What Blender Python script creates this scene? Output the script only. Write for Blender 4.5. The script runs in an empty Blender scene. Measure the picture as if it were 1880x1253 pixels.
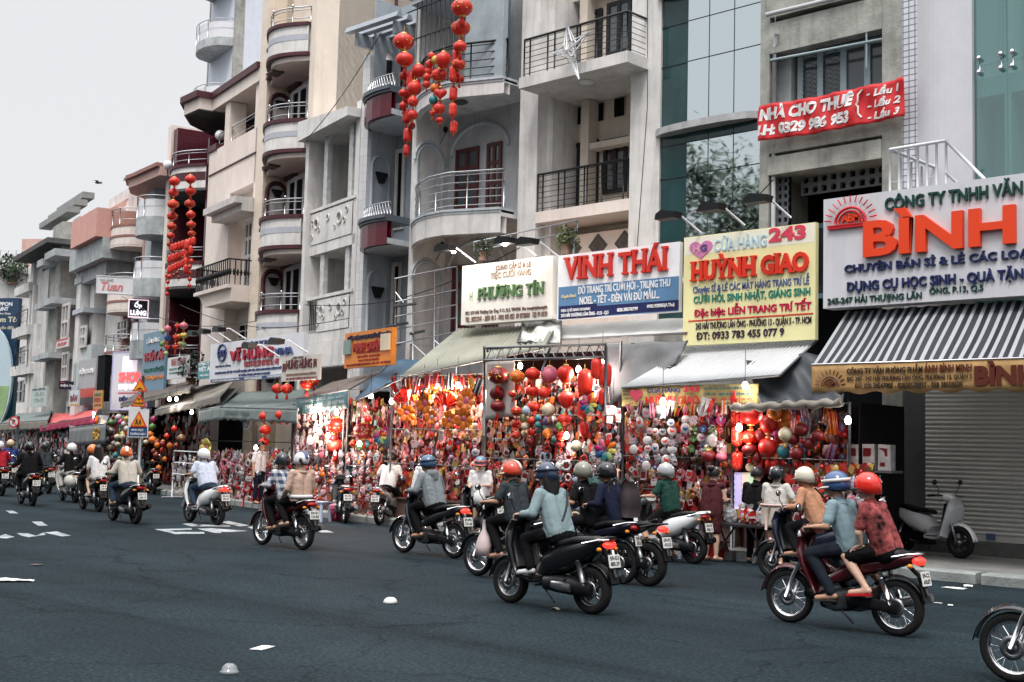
import bpy,math,random
import numpy as np
from mathutils import Vector,Matrix,noise
random.seed(7)
sc=bpy.context.scene
R=math.radians
# ---- camera
FPX,ROLL,PITCH,TH,CAMZ=2300.0,.025,math.atan(196/2300),R(46.1),1.8
_a=Vector((-math.cos(TH),math.sin(TH),0));_r0=Vector((math.sin(TH),math.cos(TH),0));_z=Vector((0,0,1))
FW=_a*math.cos(PITCH)+_z*math.sin(PITCH);_u0=-_a*math.sin(PITCH)+_z*math.cos(PITCH)
RT=_r0*math.cos(ROLL)+_u0*math.sin(ROLL);UP=_u0*math.cos(ROLL)-_r0*math.sin(ROLL)
CAM=Vector((0,0,CAMZ))
cd=bpy.data.cameras.new('camera');cam=bpy.data.objects.new('camera',cd);sc.collection.objects.link(cam)
cd.sensor_width=36;cd.lens=FPX/1880*36;cd.clip_end=3000;cd.clip_start=.1
cam.matrix_world=Matrix(((RT.x,UP.x,-FW.x,CAM.x),(RT.y,UP.y,-FW.y,CAM.y),(RT.z,UP.z,-FW.z,CAM.z),(0,0,0,1)))
sc.camera=cam
# ---- sky, sun, exposure
w=bpy.data.worlds.new("World");sc.world=w;w.use_nodes=True
nt=w.node_tree;nt.nodes.clear()
sky=nt.nodes.new('ShaderNodeTexSky');sky.sky_type='NISHITA';sky.sun_disc=False
sky.sun_elevation=R(62);sky.sun_rotation=R(150);sky.dust_density=3
mx=nt.nodes.new('ShaderNodeMix');mx.data_type='RGBA';mx.inputs[0].default_value=.93
wtc=nt.nodes.new('ShaderNodeTexCoord');wsx=nt.nodes.new('ShaderNodeSeparateXYZ');nt.links.new(wtc.outputs['Generated'],wsx.inputs[0])
wmr=nt.nodes.new('ShaderNodeMapRange');wmr.inputs[1].default_value=.4;wmr.inputs[2].default_value=1;wmr.inputs[3].default_value=.69;wmr.inputs[4].default_value=3.3;nt.links.new(wsx.outputs[2],wmr.inputs[0])
wsc=nt.nodes.new('ShaderNodeVectorMath');wsc.operation='SCALE';wsc.inputs[0].default_value=(7.75,7.75,7.85);nt.links.new(wmr.outputs[0],wsc.inputs['Scale']);nt.links.new(wsc.outputs[0],mx.inputs[7])
bg=nt.nodes.new('ShaderNodeBackground');bg.inputs[1].default_value=.1
wo=nt.nodes.new('ShaderNodeOutputWorld')
nt.links.new(sky.outputs[0],mx.inputs[6]);nt.links.new(mx.outputs[2],bg.inputs[0]);nt.links.new(bg.outputs[0],wo.inputs[0])
sl=bpy.data.lights.new('sun','SUN');sl.energy=1.3;sl.angle=R(16);sl.color=(1,.97,.93)
so=bpy.data.objects.new('sun',sl);sc.collection.objects.link(so)
_sd=Vector((math.cos(R(300))*math.cos(R(62)),math.sin(R(300))*math.cos(R(62)),math.sin(R(62))))
so.rotation_euler=_sd.to_track_quat('Z','Y').to_euler()
sc.view_settings.view_transform='Standard';sc.view_settings.look='None'
sc.view_settings.exposure=.68;sc.view_settings.gamma=1
try:sc.cycles.max_bounces=8;sc.cycles.diffuse_bounces=3;sc.cycles.transparent_max_bounces=12;sc.cycles.caustics_reflective=False;sc.cycles.caustics_refractive=False;sc.cycles.sample_clamp_indirect=4
except Exception:pass
# ---- helpers
COL=sc.collection
def ray(px,py):return FW+RT*((px-940)/FPX)+UP*((626.5-py)/FPX)
def at_ground(px,py,z=0):
 d=ray(px,py);t=(z-CAMZ)/d.z;return Vector((t*d.x,t*d.y,z))
def at_y(px,py,Y):
 d=ray(px,py);t=Y/d.y;return Vector((t*d.x,Y,CAMZ+t*d.z))
class Fr:
 """a facade plane: u to the right, off out towards the street, z up"""
 def __init__(s,X,Y,deg=0):
  s.O=Vector((X,Y,0));s.deg=deg;a=R(deg)
  s.u=Vector((math.cos(a),math.sin(a),0));s.n=Vector((math.sin(a),-math.cos(a),0))
 def P(s,px,py,off=0):
  d=ray(px,py);k=(s.O.dot(s.n)+off)/d.dot(s.n)
  p=d*k+CAM;return(p-s.O).dot(s.u),p.z
 def side(s,px,py,u):
  d=ray(px,py);q=s.O+s.u*u;k=(q-CAM).dot(s.u)/d.dot(s.u);p=CAM+d*k;return(p-s.O).dot(s.n),p.z
 def W(s,u,off,z):return s.O+s.u*u+s.n*off+Vector((0,0,z))
 def at_u(s,u):
  p=s.W(u,0,0);return Fr(p.x,p.y,s.deg)
MATS={}
def mat(key,rgb=None,rough=.6,metal=0,var=.12,scale=2.5,bump=0.,bscale=40,streak=0.,spec=.35,coat=0.,emit=0.,trans=0.,alpha=1.,stain=None,kind=None):
 if key in MATS:return MATS[key]
 m=bpy.data.materials.new(key);m.use_nodes=True;N=m.node_tree.nodes;L=m.node_tree.links
 b=N['Principled BSDF'];MATS[key]=m
 b.inputs['Roughness'].default_value=rough;b.inputs['Metallic'].default_value=metal
 b.inputs['Specular IOR Level'].default_value=spec;b.inputs['Coat Weight'].default_value=coat
 b.inputs['Transmission Weight'].default_value=trans;b.inputs['Alpha'].default_value=alpha
 tc=N.new('ShaderNodeTexCoord');out=tc.outputs['Object']
 rgb=tuple(rgb)+(1,)
 if var>0 or streak>0:
  n1=N.new('ShaderNodeTexNoise');n1.inputs['Scale'].default_value=scale;n1.inputs['Detail'].default_value=6;n1.inputs['Roughness'].default_value=.65
  L.new(out,n1.inputs['Vector'])
  r=N.new('ShaderNodeMapRange');r.inputs[1].default_value=.3;r.inputs[2].default_value=.7;r.inputs[3].default_value=1-var;r.inputs[4].default_value=1+var*.6
  L.new(n1.outputs[0],r.inputs[0])
  val=r.outputs[0]
  if streak>0:
   mp=N.new('ShaderNodeMapping');mp.inputs['Scale'].default_value=(2.3,2.3,.22);L.new(out,mp.inputs[0])
   n2=N.new('ShaderNodeTexNoise');n2.inputs['Scale'].default_value=1.3;n2.inputs['Detail'].default_value=8;n2.inputs['Roughness'].default_value=.7
   L.new(mp.outputs[0],n2.inputs['Vector'])
   r2=N.new('ShaderNodeMapRange');r2.inputs[1].default_value=.5;r2.inputs[2].default_value=.74;r2.inputs[3].default_value=1;r2.inputs[4].default_value=1-streak
   L.new(n2.outputs[0],r2.inputs[0])
   mu=N.new('ShaderNodeMath');mu.operation='MULTIPLY';L.new(val,mu.inputs[0]);L.new(r2.outputs[0],mu.inputs[1]);val=mu.outputs[0]
  sc_=N.new('ShaderNodeVectorMath');sc_.operation='SCALE';sc_.inputs[0].default_value=rgb[:3];L.new(val,sc_.inputs['Scale'])
  L.new(sc_.outputs[0],b.inputs['Base Color'])
 else:b.inputs['Base Color'].default_value=rgb
 if bump>0:
  n3=N.new('ShaderNodeTexNoise');n3.inputs['Scale'].default_value=bscale;n3.inputs['Detail'].default_value=5;L.new(out,n3.inputs['Vector'])
  bp=N.new('ShaderNodeBump');bp.inputs['Strength'].default_value=bump;bp.inputs['Distance'].default_value=.03
  L.new(n3.outputs[0],bp.inputs['Height']);L.new(bp.outputs[0],b.inputs['Normal'])
 if emit>0:
  b.inputs['Emission Color'].default_value=rgb;b.inputs['Emission Strength'].default_value=emit
 return m
def tile_mat(key,rgb,line,size=(.2,.2),rough=.25,mortar=.006,rot=True):
 if key in MATS:return MATS[key]
 m=mat(key,rgb,rough=rough,var=0);N=m.node_tree.nodes;L=m.node_tree.links;b=N['Principled BSDF']
 tc=[n for n in N if n.type=='TEX_COORD'][0]
 mp=N.new('ShaderNodeMapping');L.new(tc.outputs['Object'],mp.inputs[0])
 sx=N.new('ShaderNodeSeparateXYZ');L.new(mp.outputs[0],sx.inputs[0])
 ad=N.new('ShaderNodeMath');L.new(sx.outputs[0],ad.inputs[0]);L.new(sx.outputs[1],ad.inputs[1])
 cb=N.new('ShaderNodeCombineXYZ');L.new(ad.outputs[0],cb.inputs[0]);L.new(sx.outputs[2],cb.inputs[1])
 br=N.new('ShaderNodeTexBrick');br.offset=0;L.new(cb.outputs[0],br.inputs['Vector'])
 c2=tuple(c*.86 for c in rgb)
 br.inputs['Color1'].default_value=tuple(rgb)+(1,);br.inputs['Color2'].default_value=c2+(1,);br.inputs['Mortar'].default_value=tuple(line)+(1,)
 br.inputs['Scale'].default_value=1;br.inputs['Mortar Size'].default_value=mortar
 br.inputs['Brick Width'].default_value=size[0];br.inputs['Row Height'].default_value=size[1]
 L.new(br.outputs[0],b.inputs['Base Color'])
 return m
def col_mat(key,rough=.45,spec=.5,alpha=1.,coat=0.,tl=0.):
 """hue per item from the mesh's own colour attribute"""
 if key in MATS:return MATS[key]
 m=mat(key,(1,1,1),rough=rough,var=0,spec=spec,coat=coat);N=m.node_tree.nodes;L=m.node_tree.links
 a=N.new('ShaderNodeVertexColor');a.layer_name='Col';b=N['Principled BSDF']
 L.new(a.outputs[0],b.inputs['Base Color'])
 return m
class M:
 def __init__(s):s.v=[];s.f=[];s.mi=[];s.sm=[];s.col=None
 def add(s,vs,fs,m=0,smooth=False):
  o=len(s.v);s.v+=[tuple(p)for p in vs]
  for f in fs:s.f.append([i+o for i in f]);s.mi.append(m);s.sm.append(smooth)
  return o
 def box(s,x0,x1,y0,y1,z0,z1,m=0):
  if x0>x1:x0,x1=x1,x0
  if y0>y1:y0,y1=y1,y0
  if z0>z1:z0,z1=z1,z0
  s.add([(x0,y0,z0),(x1,y0,z0),(x1,y1,z0),(x0,y1,z0),(x0,y0,z1),(x1,y0,z1),(x1,y1,z1),(x0,y1,z1)],[(0,3,2,1),(4,5,6,7),(0,1,5,4),(1,2,6,5),(2,3,7,6),(3,0,4,7)],m)
 def ub(s,u0,u1,o0,o1,z0,z1,m=0):s.box(u0,u1,-o1,-o0,z0,z1,m)
 def prism(s,poly,f3,t0,t1,m=0,smooth=False):
  n=len(poly);a=[f3(p[0],p[1],t0)for p in poly];b=[f3(p[0],p[1],t1)for p in poly]
  fs=[tuple(range(n))[::-1],tuple(range(n,2*n))]
  o=s.add(a+b,fs,m);s_=[(i,(i+1)%n,n+(i+1)%n,n+i)for i in range(n)]
  for q in s_:s.f.append([i+o for i in q]);s.mi.append(m);s.sm.append(smooth)
 def strip(s,rows,m=0,smooth=True,close=False):
  """rows: lists of points of equal length"""
  n=len(rows[0]);vs=[p for r in rows for p in r];fs=[]
  for i in range(len(rows)-1):
   for j in range(n if close else n-1):
    k=(j+1)%n;fs.append((i*n+j,i*n+k,(i+1)*n+k,(i+1)*n+j))
  s.add(vs,fs,m,smooth)
 def tube(s,pts,r,n=6,m=0,cap=True,closed=False):
  pts=[Vector(p)for p in pts];rows=[];rr=r if isinstance(r,(list,tuple))else[r]*len(pts)
  N=len(pts);up=None
  for i,p in enumerate(pts):
   if closed:t=pts[(i+1)%N]-pts[i-1]
   else:t=pts[min(i+1,N-1)]-pts[max(i-1,0)]
   if t.length<1e-9:t=Vector((0,0,1))
   t.normalize()
   if up is None:up=Vector((0,0,1))if abs(t.z)<.9 else Vector((1,0,0))
   a=t.cross(up)
   if a.length<1e-4:a=t.cross(Vector((1,.3,0)))
   a.normalize();b=a.cross(t).normalized();up=b
   rows.append([p+a*(rr[i]*math.cos(2*math.pi*k/n))+b*(rr[i]*math.sin(2*math.pi*k/n))for k in range(n)])
  if closed:rows.append(rows[0])
  o=len(s.v);s.strip(rows,m,n>4,True)
  if cap and not closed:
   s.f.append([o+k for k in range(n)]);s.mi.append(m);s.sm.append(False)
   s.f.append([o+(len(rows)-1)*n+k for k in range(n)][::-1]);s.mi.append(m);s.sm.append(False)
 def lathe(s,c,prof,n=12,m=0,smooth=True,T=None,wob=0.):
  c=Vector(c);rows=[]
  for r,z in prof:
   row=[]
   for k in range(n):
    rr=r*(1+(wob if k%2 else 0));p=Vector((rr*math.cos(2*math.pi*k/n),rr*math.sin(2*math.pi*k/n),z))
    row.append(c+((T@p)if T is not None else p))
   rows.append(row)
  s.strip(rows,m,smooth,True)
 def ell(s,c,rx,ry=None,rz=None,n=10,k=7,m=0,T=None,wob=0.):
  ry=rx if ry is None else ry;rz=rx if rz is None else rz
  c=Vector(c);rows=[]
  for i in range(k+1):
   a=math.pi*i/k;sr,cz=max(math.sin(a),.02),math.cos(a);row=[]
   for j in range(n):
    q=1+(wob if j%2 else 0);b=2*math.pi*j/n
    p=Vector((rx*sr*math.cos(b)*q,ry*sr*math.sin(b)*q,rz*cz));row.append(c+((T@p)if T is not None else p))
   rows.append(row)
  s.strip(rows,m,True,True)
 def loft(s,secs,n=12,m=0,e=2.6,cap=True):
  """sections (x, zc, half width, half height[, yc]) along x, superellipse outline"""
  rows=[]
  for S in secs:
   x,zc,hw,hh=S[:4];yc=S[4]if len(S)>4 else 0;row=[]
   for k in range(n):
    a=2*math.pi*k/n;ca,sa=math.cos(a),math.sin(a)
    row.append((x,yc+hw*math.copysign(abs(ca)**(2/e),ca),zc+hh*math.copysign(abs(sa)**(2/e),sa)))
   rows.append(row)
  o=len(s.v);s.strip(rows,m,True,True)
  if cap:
   s.f.append([o+k for k in range(n)]);s.mi.append(m);s.sm.append(False)
   s.f.append([o+(len(rows)-1)*n+k for k in range(n)][::-1]);s.mi.append(m);s.sm.append(False)
 def disc_hole(s):pass
 def mesh(s,name,mats):
  me=bpy.data.meshes.new(name);me.from_pydata(s.v,[],s.f)
  for mm in(mats if isinstance(mats,(list,tuple))else[mats]):me.materials.append(mm)
  if len(me.polygons)==len(s.mi):
   me.polygons.foreach_set('material_index',s.mi);me.polygons.foreach_set('use_smooth',s.sm)
  if s.col is not None:
   ca=me.color_attributes.new('Col','FLOAT_COLOR','POINT')
   arr=np.ones((len(s.v),4),np.float32);arr[:,:3]=np.array(s.col,np.float32)[:len(s.v)];ca.data.foreach_set('color',arr.ravel())
  me.update();return me
 def build(s,name,mats,parent=None,loc=None,rot=None):
  if not s.v:return None
  o=bpy.data.objects.new(name,s.mesh(name,mats));COL.objects.link(o)
  if parent is not None:o.parent=parent
  if loc is not None:o.location=loc
  if rot is not None:o.rotation_euler=rot
  return o
USED={}
def tag(o,label=None,cat=None,group=None,kind=None):
 if label:o['label']=label
 if cat:o['category']=cat
 if group:o['group']=group
 if kind:o['kind']=kind
 return o
def thing(name,label,cat,loc=(0,0,0),rz=0,group=None):
 o=bpy.data.objects.new(name,None);COL.objects.link(o);o.location=loc;o.rotation_euler=(0,0,rz);o.empty_display_size=.2
 return tag(o,label,cat,group)
def on_frame(name,label,cat,F,group=None):return thing(name,label,cat,F.O,R(F.deg),group)
def copy_tree(o,parent=None):
 c=o.copy();COL.objects.link(c)
 if parent is not None:c.parent=parent
 for ch in[x for x in KIDS.get(o.name,[])]:copy_tree(ch,c)
 return c
KIDS={}
ORD=['first','second','third','fourth','fifth','sixth','seventh','eighth','ninth','tenth','eleventh','twelfth','thirteenth','fourteenth','fifteenth','sixteenth','seventeenth','eighteenth','nineteenth','twentieth','twenty-first','twenty-second','twenty-third','twenty-fourth','twenty-fifth','twenty-sixth','twenty-seventh','twenty-eighth','twenty-ninth','thirtieth']
ORD+=['thirty-%s'%q for q in ORD[:9]]+['fortieth']+['forty-%s'%q for q in ORD[:9]]
_tc={}
def text_geo(body,bold=0.,ext=.0,shear=0.):
 k=(body,bold,ext,shear)
 if k in _tc:return _tc[k]
 if 'Đ' in body:
  b2=body.replace('Đ','D');a,fs=text_geo(b2,bold,ext,shear);vs=[a];fs=list(fs);n=len(a);wd=text_geo('D',bold,ext,shear)[0];wd=wd[:,0].max()-wd[:,0].min()
  for i,ch in enumerate(body):
   if ch=='Đ':
    x0=text_geo(b2[:i+1],bold,ext,shear)[0][:,0].max()-wd;vs.append(np.array([(x0+x,z,y)for y in(-ext,ext*1.02)for x,z in((-.09,.33),(.3,.33),(.3,.41),(-.09,.41))]));fs+=[(n,n+1,n+2,n+3),(n+4,n+5,n+6,n+7),(n,n+1,n+5,n+4),(n+1,n+2,n+6,n+5),(n+2,n+3,n+7,n+6),(n+3,n,n+4,n+7)];n+=8
  _tc[k]=(np.concatenate(vs),fs);return _tc[k]
 cu=bpy.data.curves.new('lettering','FONT');cu.body=body;cu.size=1;cu.extrude=ext;cu.offset=bold;cu.shear=shear;cu.resolution_u=3
 ob=bpy.data.objects.new('lettering',cu);COL.objects.link(ob)
 dg=bpy.context.evaluated_depsgraph_get();me=bpy.data.meshes.new_from_object(ob.evaluated_get(dg))
 n=len(me.vertices);a=np.zeros(n*3);me.vertices.foreach_get('co',a);a=a.reshape(-1,3)
 fs=[tuple(p.vertices)for p in me.polygons]
 bpy.data.objects.remove(ob);bpy.data.curves.remove(cu);bpy.data.meshes.remove(me)
 _tc[k]=(a,fs);return _tc[k]
def put_text(m,body,u0,u1,z0,z1,off,depth=.02,bold=.02,mi=0,keep=False,shear=0.,align='c'):
 """letters fitted to the box u0..u1, z0..z1 on the local facade plane at off"""
 a,fs=text_geo(body,round(bold*.72,4),.5,shear)
 if len(a)==0:return
 mn,mxx=a.min(0),a.max(0);sx=(u1-u0)/(mxx[0]-mn[0]);sz=(z1-z0)/(mxx[1]-mn[1])
 if keep:sx=min(sx,sz*1.05)
 x0=u0 if align=='l' else(u0+u1)/2-(mxx[0]-mn[0])*sx/2
 vs=[(x0+(p[0]-mn[0])*sx,-(off+depth/2+p[2]*depth),z0+(p[1]-mn[1])*sz)for p in a]
 m.add(vs,fs,mi)
 # ---- materials shared by the setting
asphalt=mat('asphalt',(.0165,.0265,.0325),rough=.85,var=.22,scale=.5,bump=.35,bscale=60,spec=.06)
N=asphalt.node_tree.nodes;L=asphalt.node_tree.links
def _speckle(m,amt=.5,scale=90,big=.14):
 N=m.node_tree.nodes;L=m.node_tree.links;b=N['Principled BSDF'];src=b.inputs['Base Color'].links[0].from_socket
 tc=[n for n in N if n.type=='TEX_COORD'][0]
 n=N.new('ShaderNodeTexNoise');n.inputs['Scale'].default_value=scale;n.inputs['Detail'].default_value=2;L.new(tc.outputs['Object'],n.inputs['Vector'])
 r=N.new('ShaderNodeMapRange');r.inputs[1].default_value=.35;r.inputs[2].default_value=.7;r.inputs[3].default_value=1-amt;r.inputs[4].default_value=1+amt;L.new(n.outputs[0],r.inputs[0])
 mp=N.new('ShaderNodeMapping');mp.inputs['Scale'].default_value=(.06,.5,1);L.new(tc.outputs['Object'],mp.inputs[0])
 n2=N.new('ShaderNodeTexNoise');n2.inputs['Scale'].default_value=1.1;n2.inputs['Detail'].default_value=5;L.new(mp.outputs[0],n2.inputs['Vector'])
 r2=N.new('ShaderNodeMapRange');r2.inputs[1].default_value=.35;r2.inputs[2].default_value=.65;r2.inputs[3].default_value=1-big;r2.inputs[4].default_value=1+big;L.new(n2.outputs[0],r2.inputs[0])
 mu=N.new('ShaderNodeMath');mu.operation='MULTIPLY';L.new(r.outputs[0],mu.inputs[0]);L.new(r2.outputs[0],mu.inputs[1])
 sc_=N.new('ShaderNodeVectorMath');sc_.operation='SCALE';L.new(src,sc_.inputs[0]);L.new(mu.outputs[0],sc_.inputs['Scale']);L.new(sc_.outputs[0],b.inputs['Base Color'])
_speckle(asphalt,.4,26,.2)
def _wear(m):
 N=m.node_tree.nodes;L=m.node_tree.links;b=N['Principled BSDF'];src=b.inputs['Base Color'].links[0].from_socket;tc=[n for n in N if n.type=='TEX_COORD'][0];fs=[]
 def noise_(sc_,loc,lo,hi,a,c,det=6):
  mp=N.new('ShaderNodeMapping');mp.inputs['Scale'].default_value=sc_;mp.inputs['Location'].default_value=loc;L.new(tc.outputs['Object'],mp.inputs[0]);n=N.new('ShaderNodeTexNoise');n.inputs['Scale'].default_value=1;n.inputs['Detail'].default_value=det;n.inputs['Roughness'].default_value=.7;L.new(mp.outputs[0],n.inputs['Vector'])
  r=N.new('ShaderNodeMapRange');r.inputs[1].default_value=lo;r.inputs[2].default_value=hi;r.inputs[3].default_value=a;r.inputs[4].default_value=c;L.new(n.outputs[0],r.inputs[0]);fs.append(r.outputs[0])
 noise_((.35,.35,1),(3,1,0),.55,.6,1,.82)
 noise_((.05,1.3,1),(0,5,0),.52,.7,1,.7)
 noise_((1.6,1.6,1),(7,2,0),.64,.74,1,.55)
 noise_((9,9,1),(2,9,0),.62,.7,1,1.5,3)
 v=N.new('ShaderNodeTexVoronoi');v.feature='DISTANCE_TO_EDGE';v.inputs['Scale'].default_value=.33;n=N.new('ShaderNodeTexNoise');n.inputs['Scale'].default_value=1.2;n.inputs['Detail'].default_value=5;L.new(tc.outputs['Object'],n.inputs['Vector']);vm=N.new('ShaderNodeVectorMath');vm.operation='MULTIPLY_ADD';vm.inputs[1].default_value=(1.4,1.4,0);L.new(n.outputs[1],vm.inputs[0]);L.new(tc.outputs['Object'],vm.inputs[2]);L.new(vm.outputs[0],v.inputs['Vector'])
 r=N.new('ShaderNodeMapRange');r.inputs[1].default_value=0;r.inputs[2].default_value=.012;r.inputs[3].default_value=.6;r.inputs[4].default_value=1;L.new(v.outputs['Distance'],r.inputs[0]);fs.append(r.outputs[0])
 for f in fs:
  q=N.new('ShaderNodeVectorMath');q.operation='SCALE';L.new(src,q.inputs[0]);L.new(f,q.inputs['Scale']);src=q.outputs[0]
 L.new(src,b.inputs['Base Color'])
_wear(asphalt)
paving=mat('paving',(.2,.2,.19),rough=.85,var=.35,scale=1.2,bump=.3,bscale=60,spec=.2);_speckle(paving,.25,60,.2)
kerbm=mat('kerb_stone',(.25,.27,.26),rough=.85,var=.35,scale=2.5,bump=.4,bscale=30,streak=.2,spec=.2)
m=M();m.add([(-900,-500,0),(500,-500,0),(500,900,0),(-900,900,0)],[(0,1,2,3)]);tag(m.build('road',asphalt),kind='structure')
KB=[(14,17.95),(-5,17.95),(-12,17.98),(-20,18.35),(-25,19.05),(-30,20.15),(-36,21.6),(-60,27.6),(-110,40)]
m=M();poly=[(x,y+.32)for x,y in KB]+[(-110,60),(14,40)]
m.prism(poly,lambda a,b,t:(a,b,t),.0,.152)
tag(m.build('pavement',paving),kind='structure')
m=M()
for i in range(len(KB)-1):
 (x0,y0),(x1,y1)=KB[i],KB[i+1];n=max(1,int(math.hypot(x1-x0,y1-y0)/1.2));
 for k in range(n):
  f=lambda t:(x0+(x1-x0)*t,y0+(y1-y0)*t)
  a=f(k/n+.006);b=f((k+1)/n-.006)
  P4=[(0,0),(.0,.13),(.035,.158),(.32,.158),(.32,0)]
  rows=[[(a[0],a[1]+p,q)for p,q in P4],[(b[0],b[1]+p,q)for p,q in P4]]
  m.strip(rows,0,False);o=len(m.v)-10;m.f+=[[o,o+1,o+2,o+3,o+4],[o+5,o+6,o+7,o+8,o+9][::-1]];m.mi+=[0,0];m.sm+=[False,False]
tag(m.build('kerb',kerbm),kind='structure')
paint=mat('road_paint',(.33,.36,.38),rough=.85,var=.7,scale=4,streak=.6,spec=.1)
m=M()
def mark(*pts):
 m.add([at_ground(x,y,.004)for x,y in pts],[tuple(range(len(pts)))])
mark((10,938),(24,938),(34,943),(19,943));mark((58,958),(76,958),(88,965),(71,966))
mark((0,984),(10,981),(27,986),(12,989),(0,988));mark((30,979),(50,979),(66,984),(54,987),(40,984))
mark((52,987),(66,984),(80,978),(84,982));mark((80,978),(104,976),(131,984),(114,985))
mark((284,972),(351,970),(353,973),(312,974),(322,977),(374,977),(376,980),(322,981),(306,977));
mark((362,971),(387,970),(455,975),(430,977),(405,977),(407,979),(395,979))
mark((334,962),(352,961),(372,966),(352,967));mark((352,967),(372,963),(420,964),(424,967));mark((404,959),(420,957),(457,965),(440,967))
mark((454,968),(470,966),(500,972),(492,978),(478,977));mark((576,974),(600,974),(613,978),(590,978))
tag(m.build('road_markings',paint),kind='structure')
# ---- building materials
white=mat('white_wall',(.67,.65,.63),rough=.75,var=.2,scale=1.4,streak=.4,bump=.12,bscale=25,spec=.25)
white2=mat('old_white_wall',(.6,.585,.57),rough=.8,var=.2,scale=1.3,streak=.34,bump=.15,bscale=20,spec=.2)
bluish=mat('pale_blue_wall',(.48,.52,.55),rough=.75,var=.2,scale=1.4,streak=.35,bump=.08,spec=.25)
cream=mat('cream_wall',(.78,.68,.58),rough=.78,var=.1,scale=1,streak=.14,bump=.08,spec=.2)
cream2=mat('pink_cream_wall',(.76,.67,.61),rough=.78,var=.12,scale=1,streak=.18,bump=.08,spec=.2)
beigew=mat('beige_wall',(.56,.5,.43),rough=.78,var=.12,streak=.15,spec=.2)
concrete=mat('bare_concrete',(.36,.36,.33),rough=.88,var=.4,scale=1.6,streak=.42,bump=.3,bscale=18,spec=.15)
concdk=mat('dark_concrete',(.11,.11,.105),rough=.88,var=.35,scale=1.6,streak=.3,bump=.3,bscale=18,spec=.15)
maroon=mat('maroon_trim',(.065,.014,.02),rough=.5,var=.12,spec=.4)
maroont=tile_mat('maroon_tile',(.1,.006,.017),(.05,.006,.01),(.2,.1),rough=.2)
whitet=tile_mat('white_tile',(.6,.6,.61),(.42,.42,.43),(.25,.25),rough=.3,mortar=.008)
gridt=tile_mat('grid_tile',(.62,.63,.68),(.16,.17,.2),(.12,.12),rough=.3,mortar=.011)
creamt=tile_mat('cream_tile',(.74,.63,.51),(.6,.5,.4),(.4,.3),rough=.35,mortar=.008)
salmon=mat('salmon_wall',(.6,.33,.28),rough=.75,var=.1,streak=.12,spec=.2)
rose=mat('rose_wall',(.55,.36,.32),rough=.75,var=.1,streak=.15,spec=.2)
dark=mat('dark_opening',(.006,.007,.009),rough=.8,var=0,spec=.08)
darkgl=mat('dark_glass',(.014,.017,.022),rough=.08,var=0,spec=.6)
greygl=mat('grey_glass',(.06,.075,.085),rough=.1,var=0,spec=.7)
iron=mat('black_iron',(.006,.0065,.008),rough=.45,var=0)
steel=mat('stainless_steel',(.6,.6,.62),rough=.25,metal=1,var=0)
whitemet=mat('white_painted_metal',(.66,.67,.7),rough=.4,var=.08)
reddoor=mat('red_brown_door',(.09,.018,.016),rough=.45,var=.15)
bluewin=mat('blue_grey_frame',(.3,.38,.41),rough=.5,var=.12,streak=.12)
lilac=mat('lilac_band',(.42,.43,.48),rough=.6,var=.1,streak=.15)
zinc=mat('zinc_sheet',(.3,.35,.38),rough=.5,var=.3,scale=1.5,streak=.4,spec=.5)
palmm=mat('agave_leaf',(.05,.085,.04),rough=.5,var=.3,scale=9)
lampw=mat('opal_globe',(.75,.75,.76),rough=.2,var=0)
FB=Fr(0,21.8,0);FLB=Fr(-26.9,21.8,-14)
def pxbox(m,F,xl,xr,yt,yb,o0,o1,mi=0):
 u0,z1=F.P(xl,yt,o1);z0=F.P(xl,yb,o1)[1];u1=F.P(xr,(yt+yb)/2,o1)[0]
 m.ub(u0,u1,o0,o1,z0,z1,mi);return u0,u1,z0,z1
def door(F,root,xl,xr,yt,yb,off,fm,pm=darkgl,nx=1,nz=1,nm='door',fw=.07,proud=.05):
 u0,z1=F.P(xl,yt,off);z0=F.P(xl,yb,off)[1];u1=F.P(xr,(yt+yb)/2,off)[0]
 return door_uz(root,u0,u1,z0,z1,off,fm,pm,nx,nz,nm,fw,proud)
def door_uz(root,u0,u1,z0,z1,off,fm,pm=darkgl,nx=1,nz=1,nm='door',fw=.07,proud=.05):
 m=M();a,b=off+.004,off+proud
 for i in range(nx+1):
  u=u0+(u1-u0)*i/nx;m.ub(max(u0,u-fw/2-(fw/2 if i==nx else 0)),min(u1,u+fw/2+(fw/2 if i==0 else 0)),a,b,z0,z1)
 for k in range(nz+1):
  z=z0+(z1-z0)*k/nz;m.ub(u0+.002,u1-.002,a+.002,b-.004,max(z0,z-fw/2-(fw/2 if k==nz else 0)),min(z1,z+fw/2+(fw/2 if k==0 else 0)))
 d=m.build(nm,fm,root);p=M();p.ub(u0+.01,u1-.01,off+.003,off+.02,z0+.01,z1-.01);p.build('pane',pm,d);return d
def rail_line(m,pts,z0,h,nh,rpost=.02,rh=.012,posts=None,top=.025):
 """railing following plan points (u, off)"""
 P3=lambda p,z:(p[0],-p[1],z)
 for k in range(nh):
  z=z0+h*(k+.6)/nh if nh>1 else z0+h*.5
  m.tube([P3(p,z)for p in pts],rh,5)
 m.tube([P3(p,z0+h)for p in pts],top,6)
 for p in(posts if posts is not None else pts):m.tube([P3(p,z0),P3(p,z0+h)],rpost,6)
def along(pts,n):
 """n+1 points evenly along a plan polyline"""
 L_=[0]
 for a,b in zip(pts,pts[1:]):L_.append(L_[-1]+math.hypot(b[0]-a[0],b[1]-a[1]))
 out=[]
 for i in range(n+1):
  t=L_[-1]*i/n
  for j in range(len(pts)-1):
   if t<=L_[j+1]+1e-9:
    q=(t-L_[j])/max(1e-9,L_[j+1]-L_[j]);a,b=pts[j],pts[j+1];out.append((a[0]+(b[0]-a[0])*q,a[1]+(b[1]-a[1])*q));break
 return out
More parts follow.
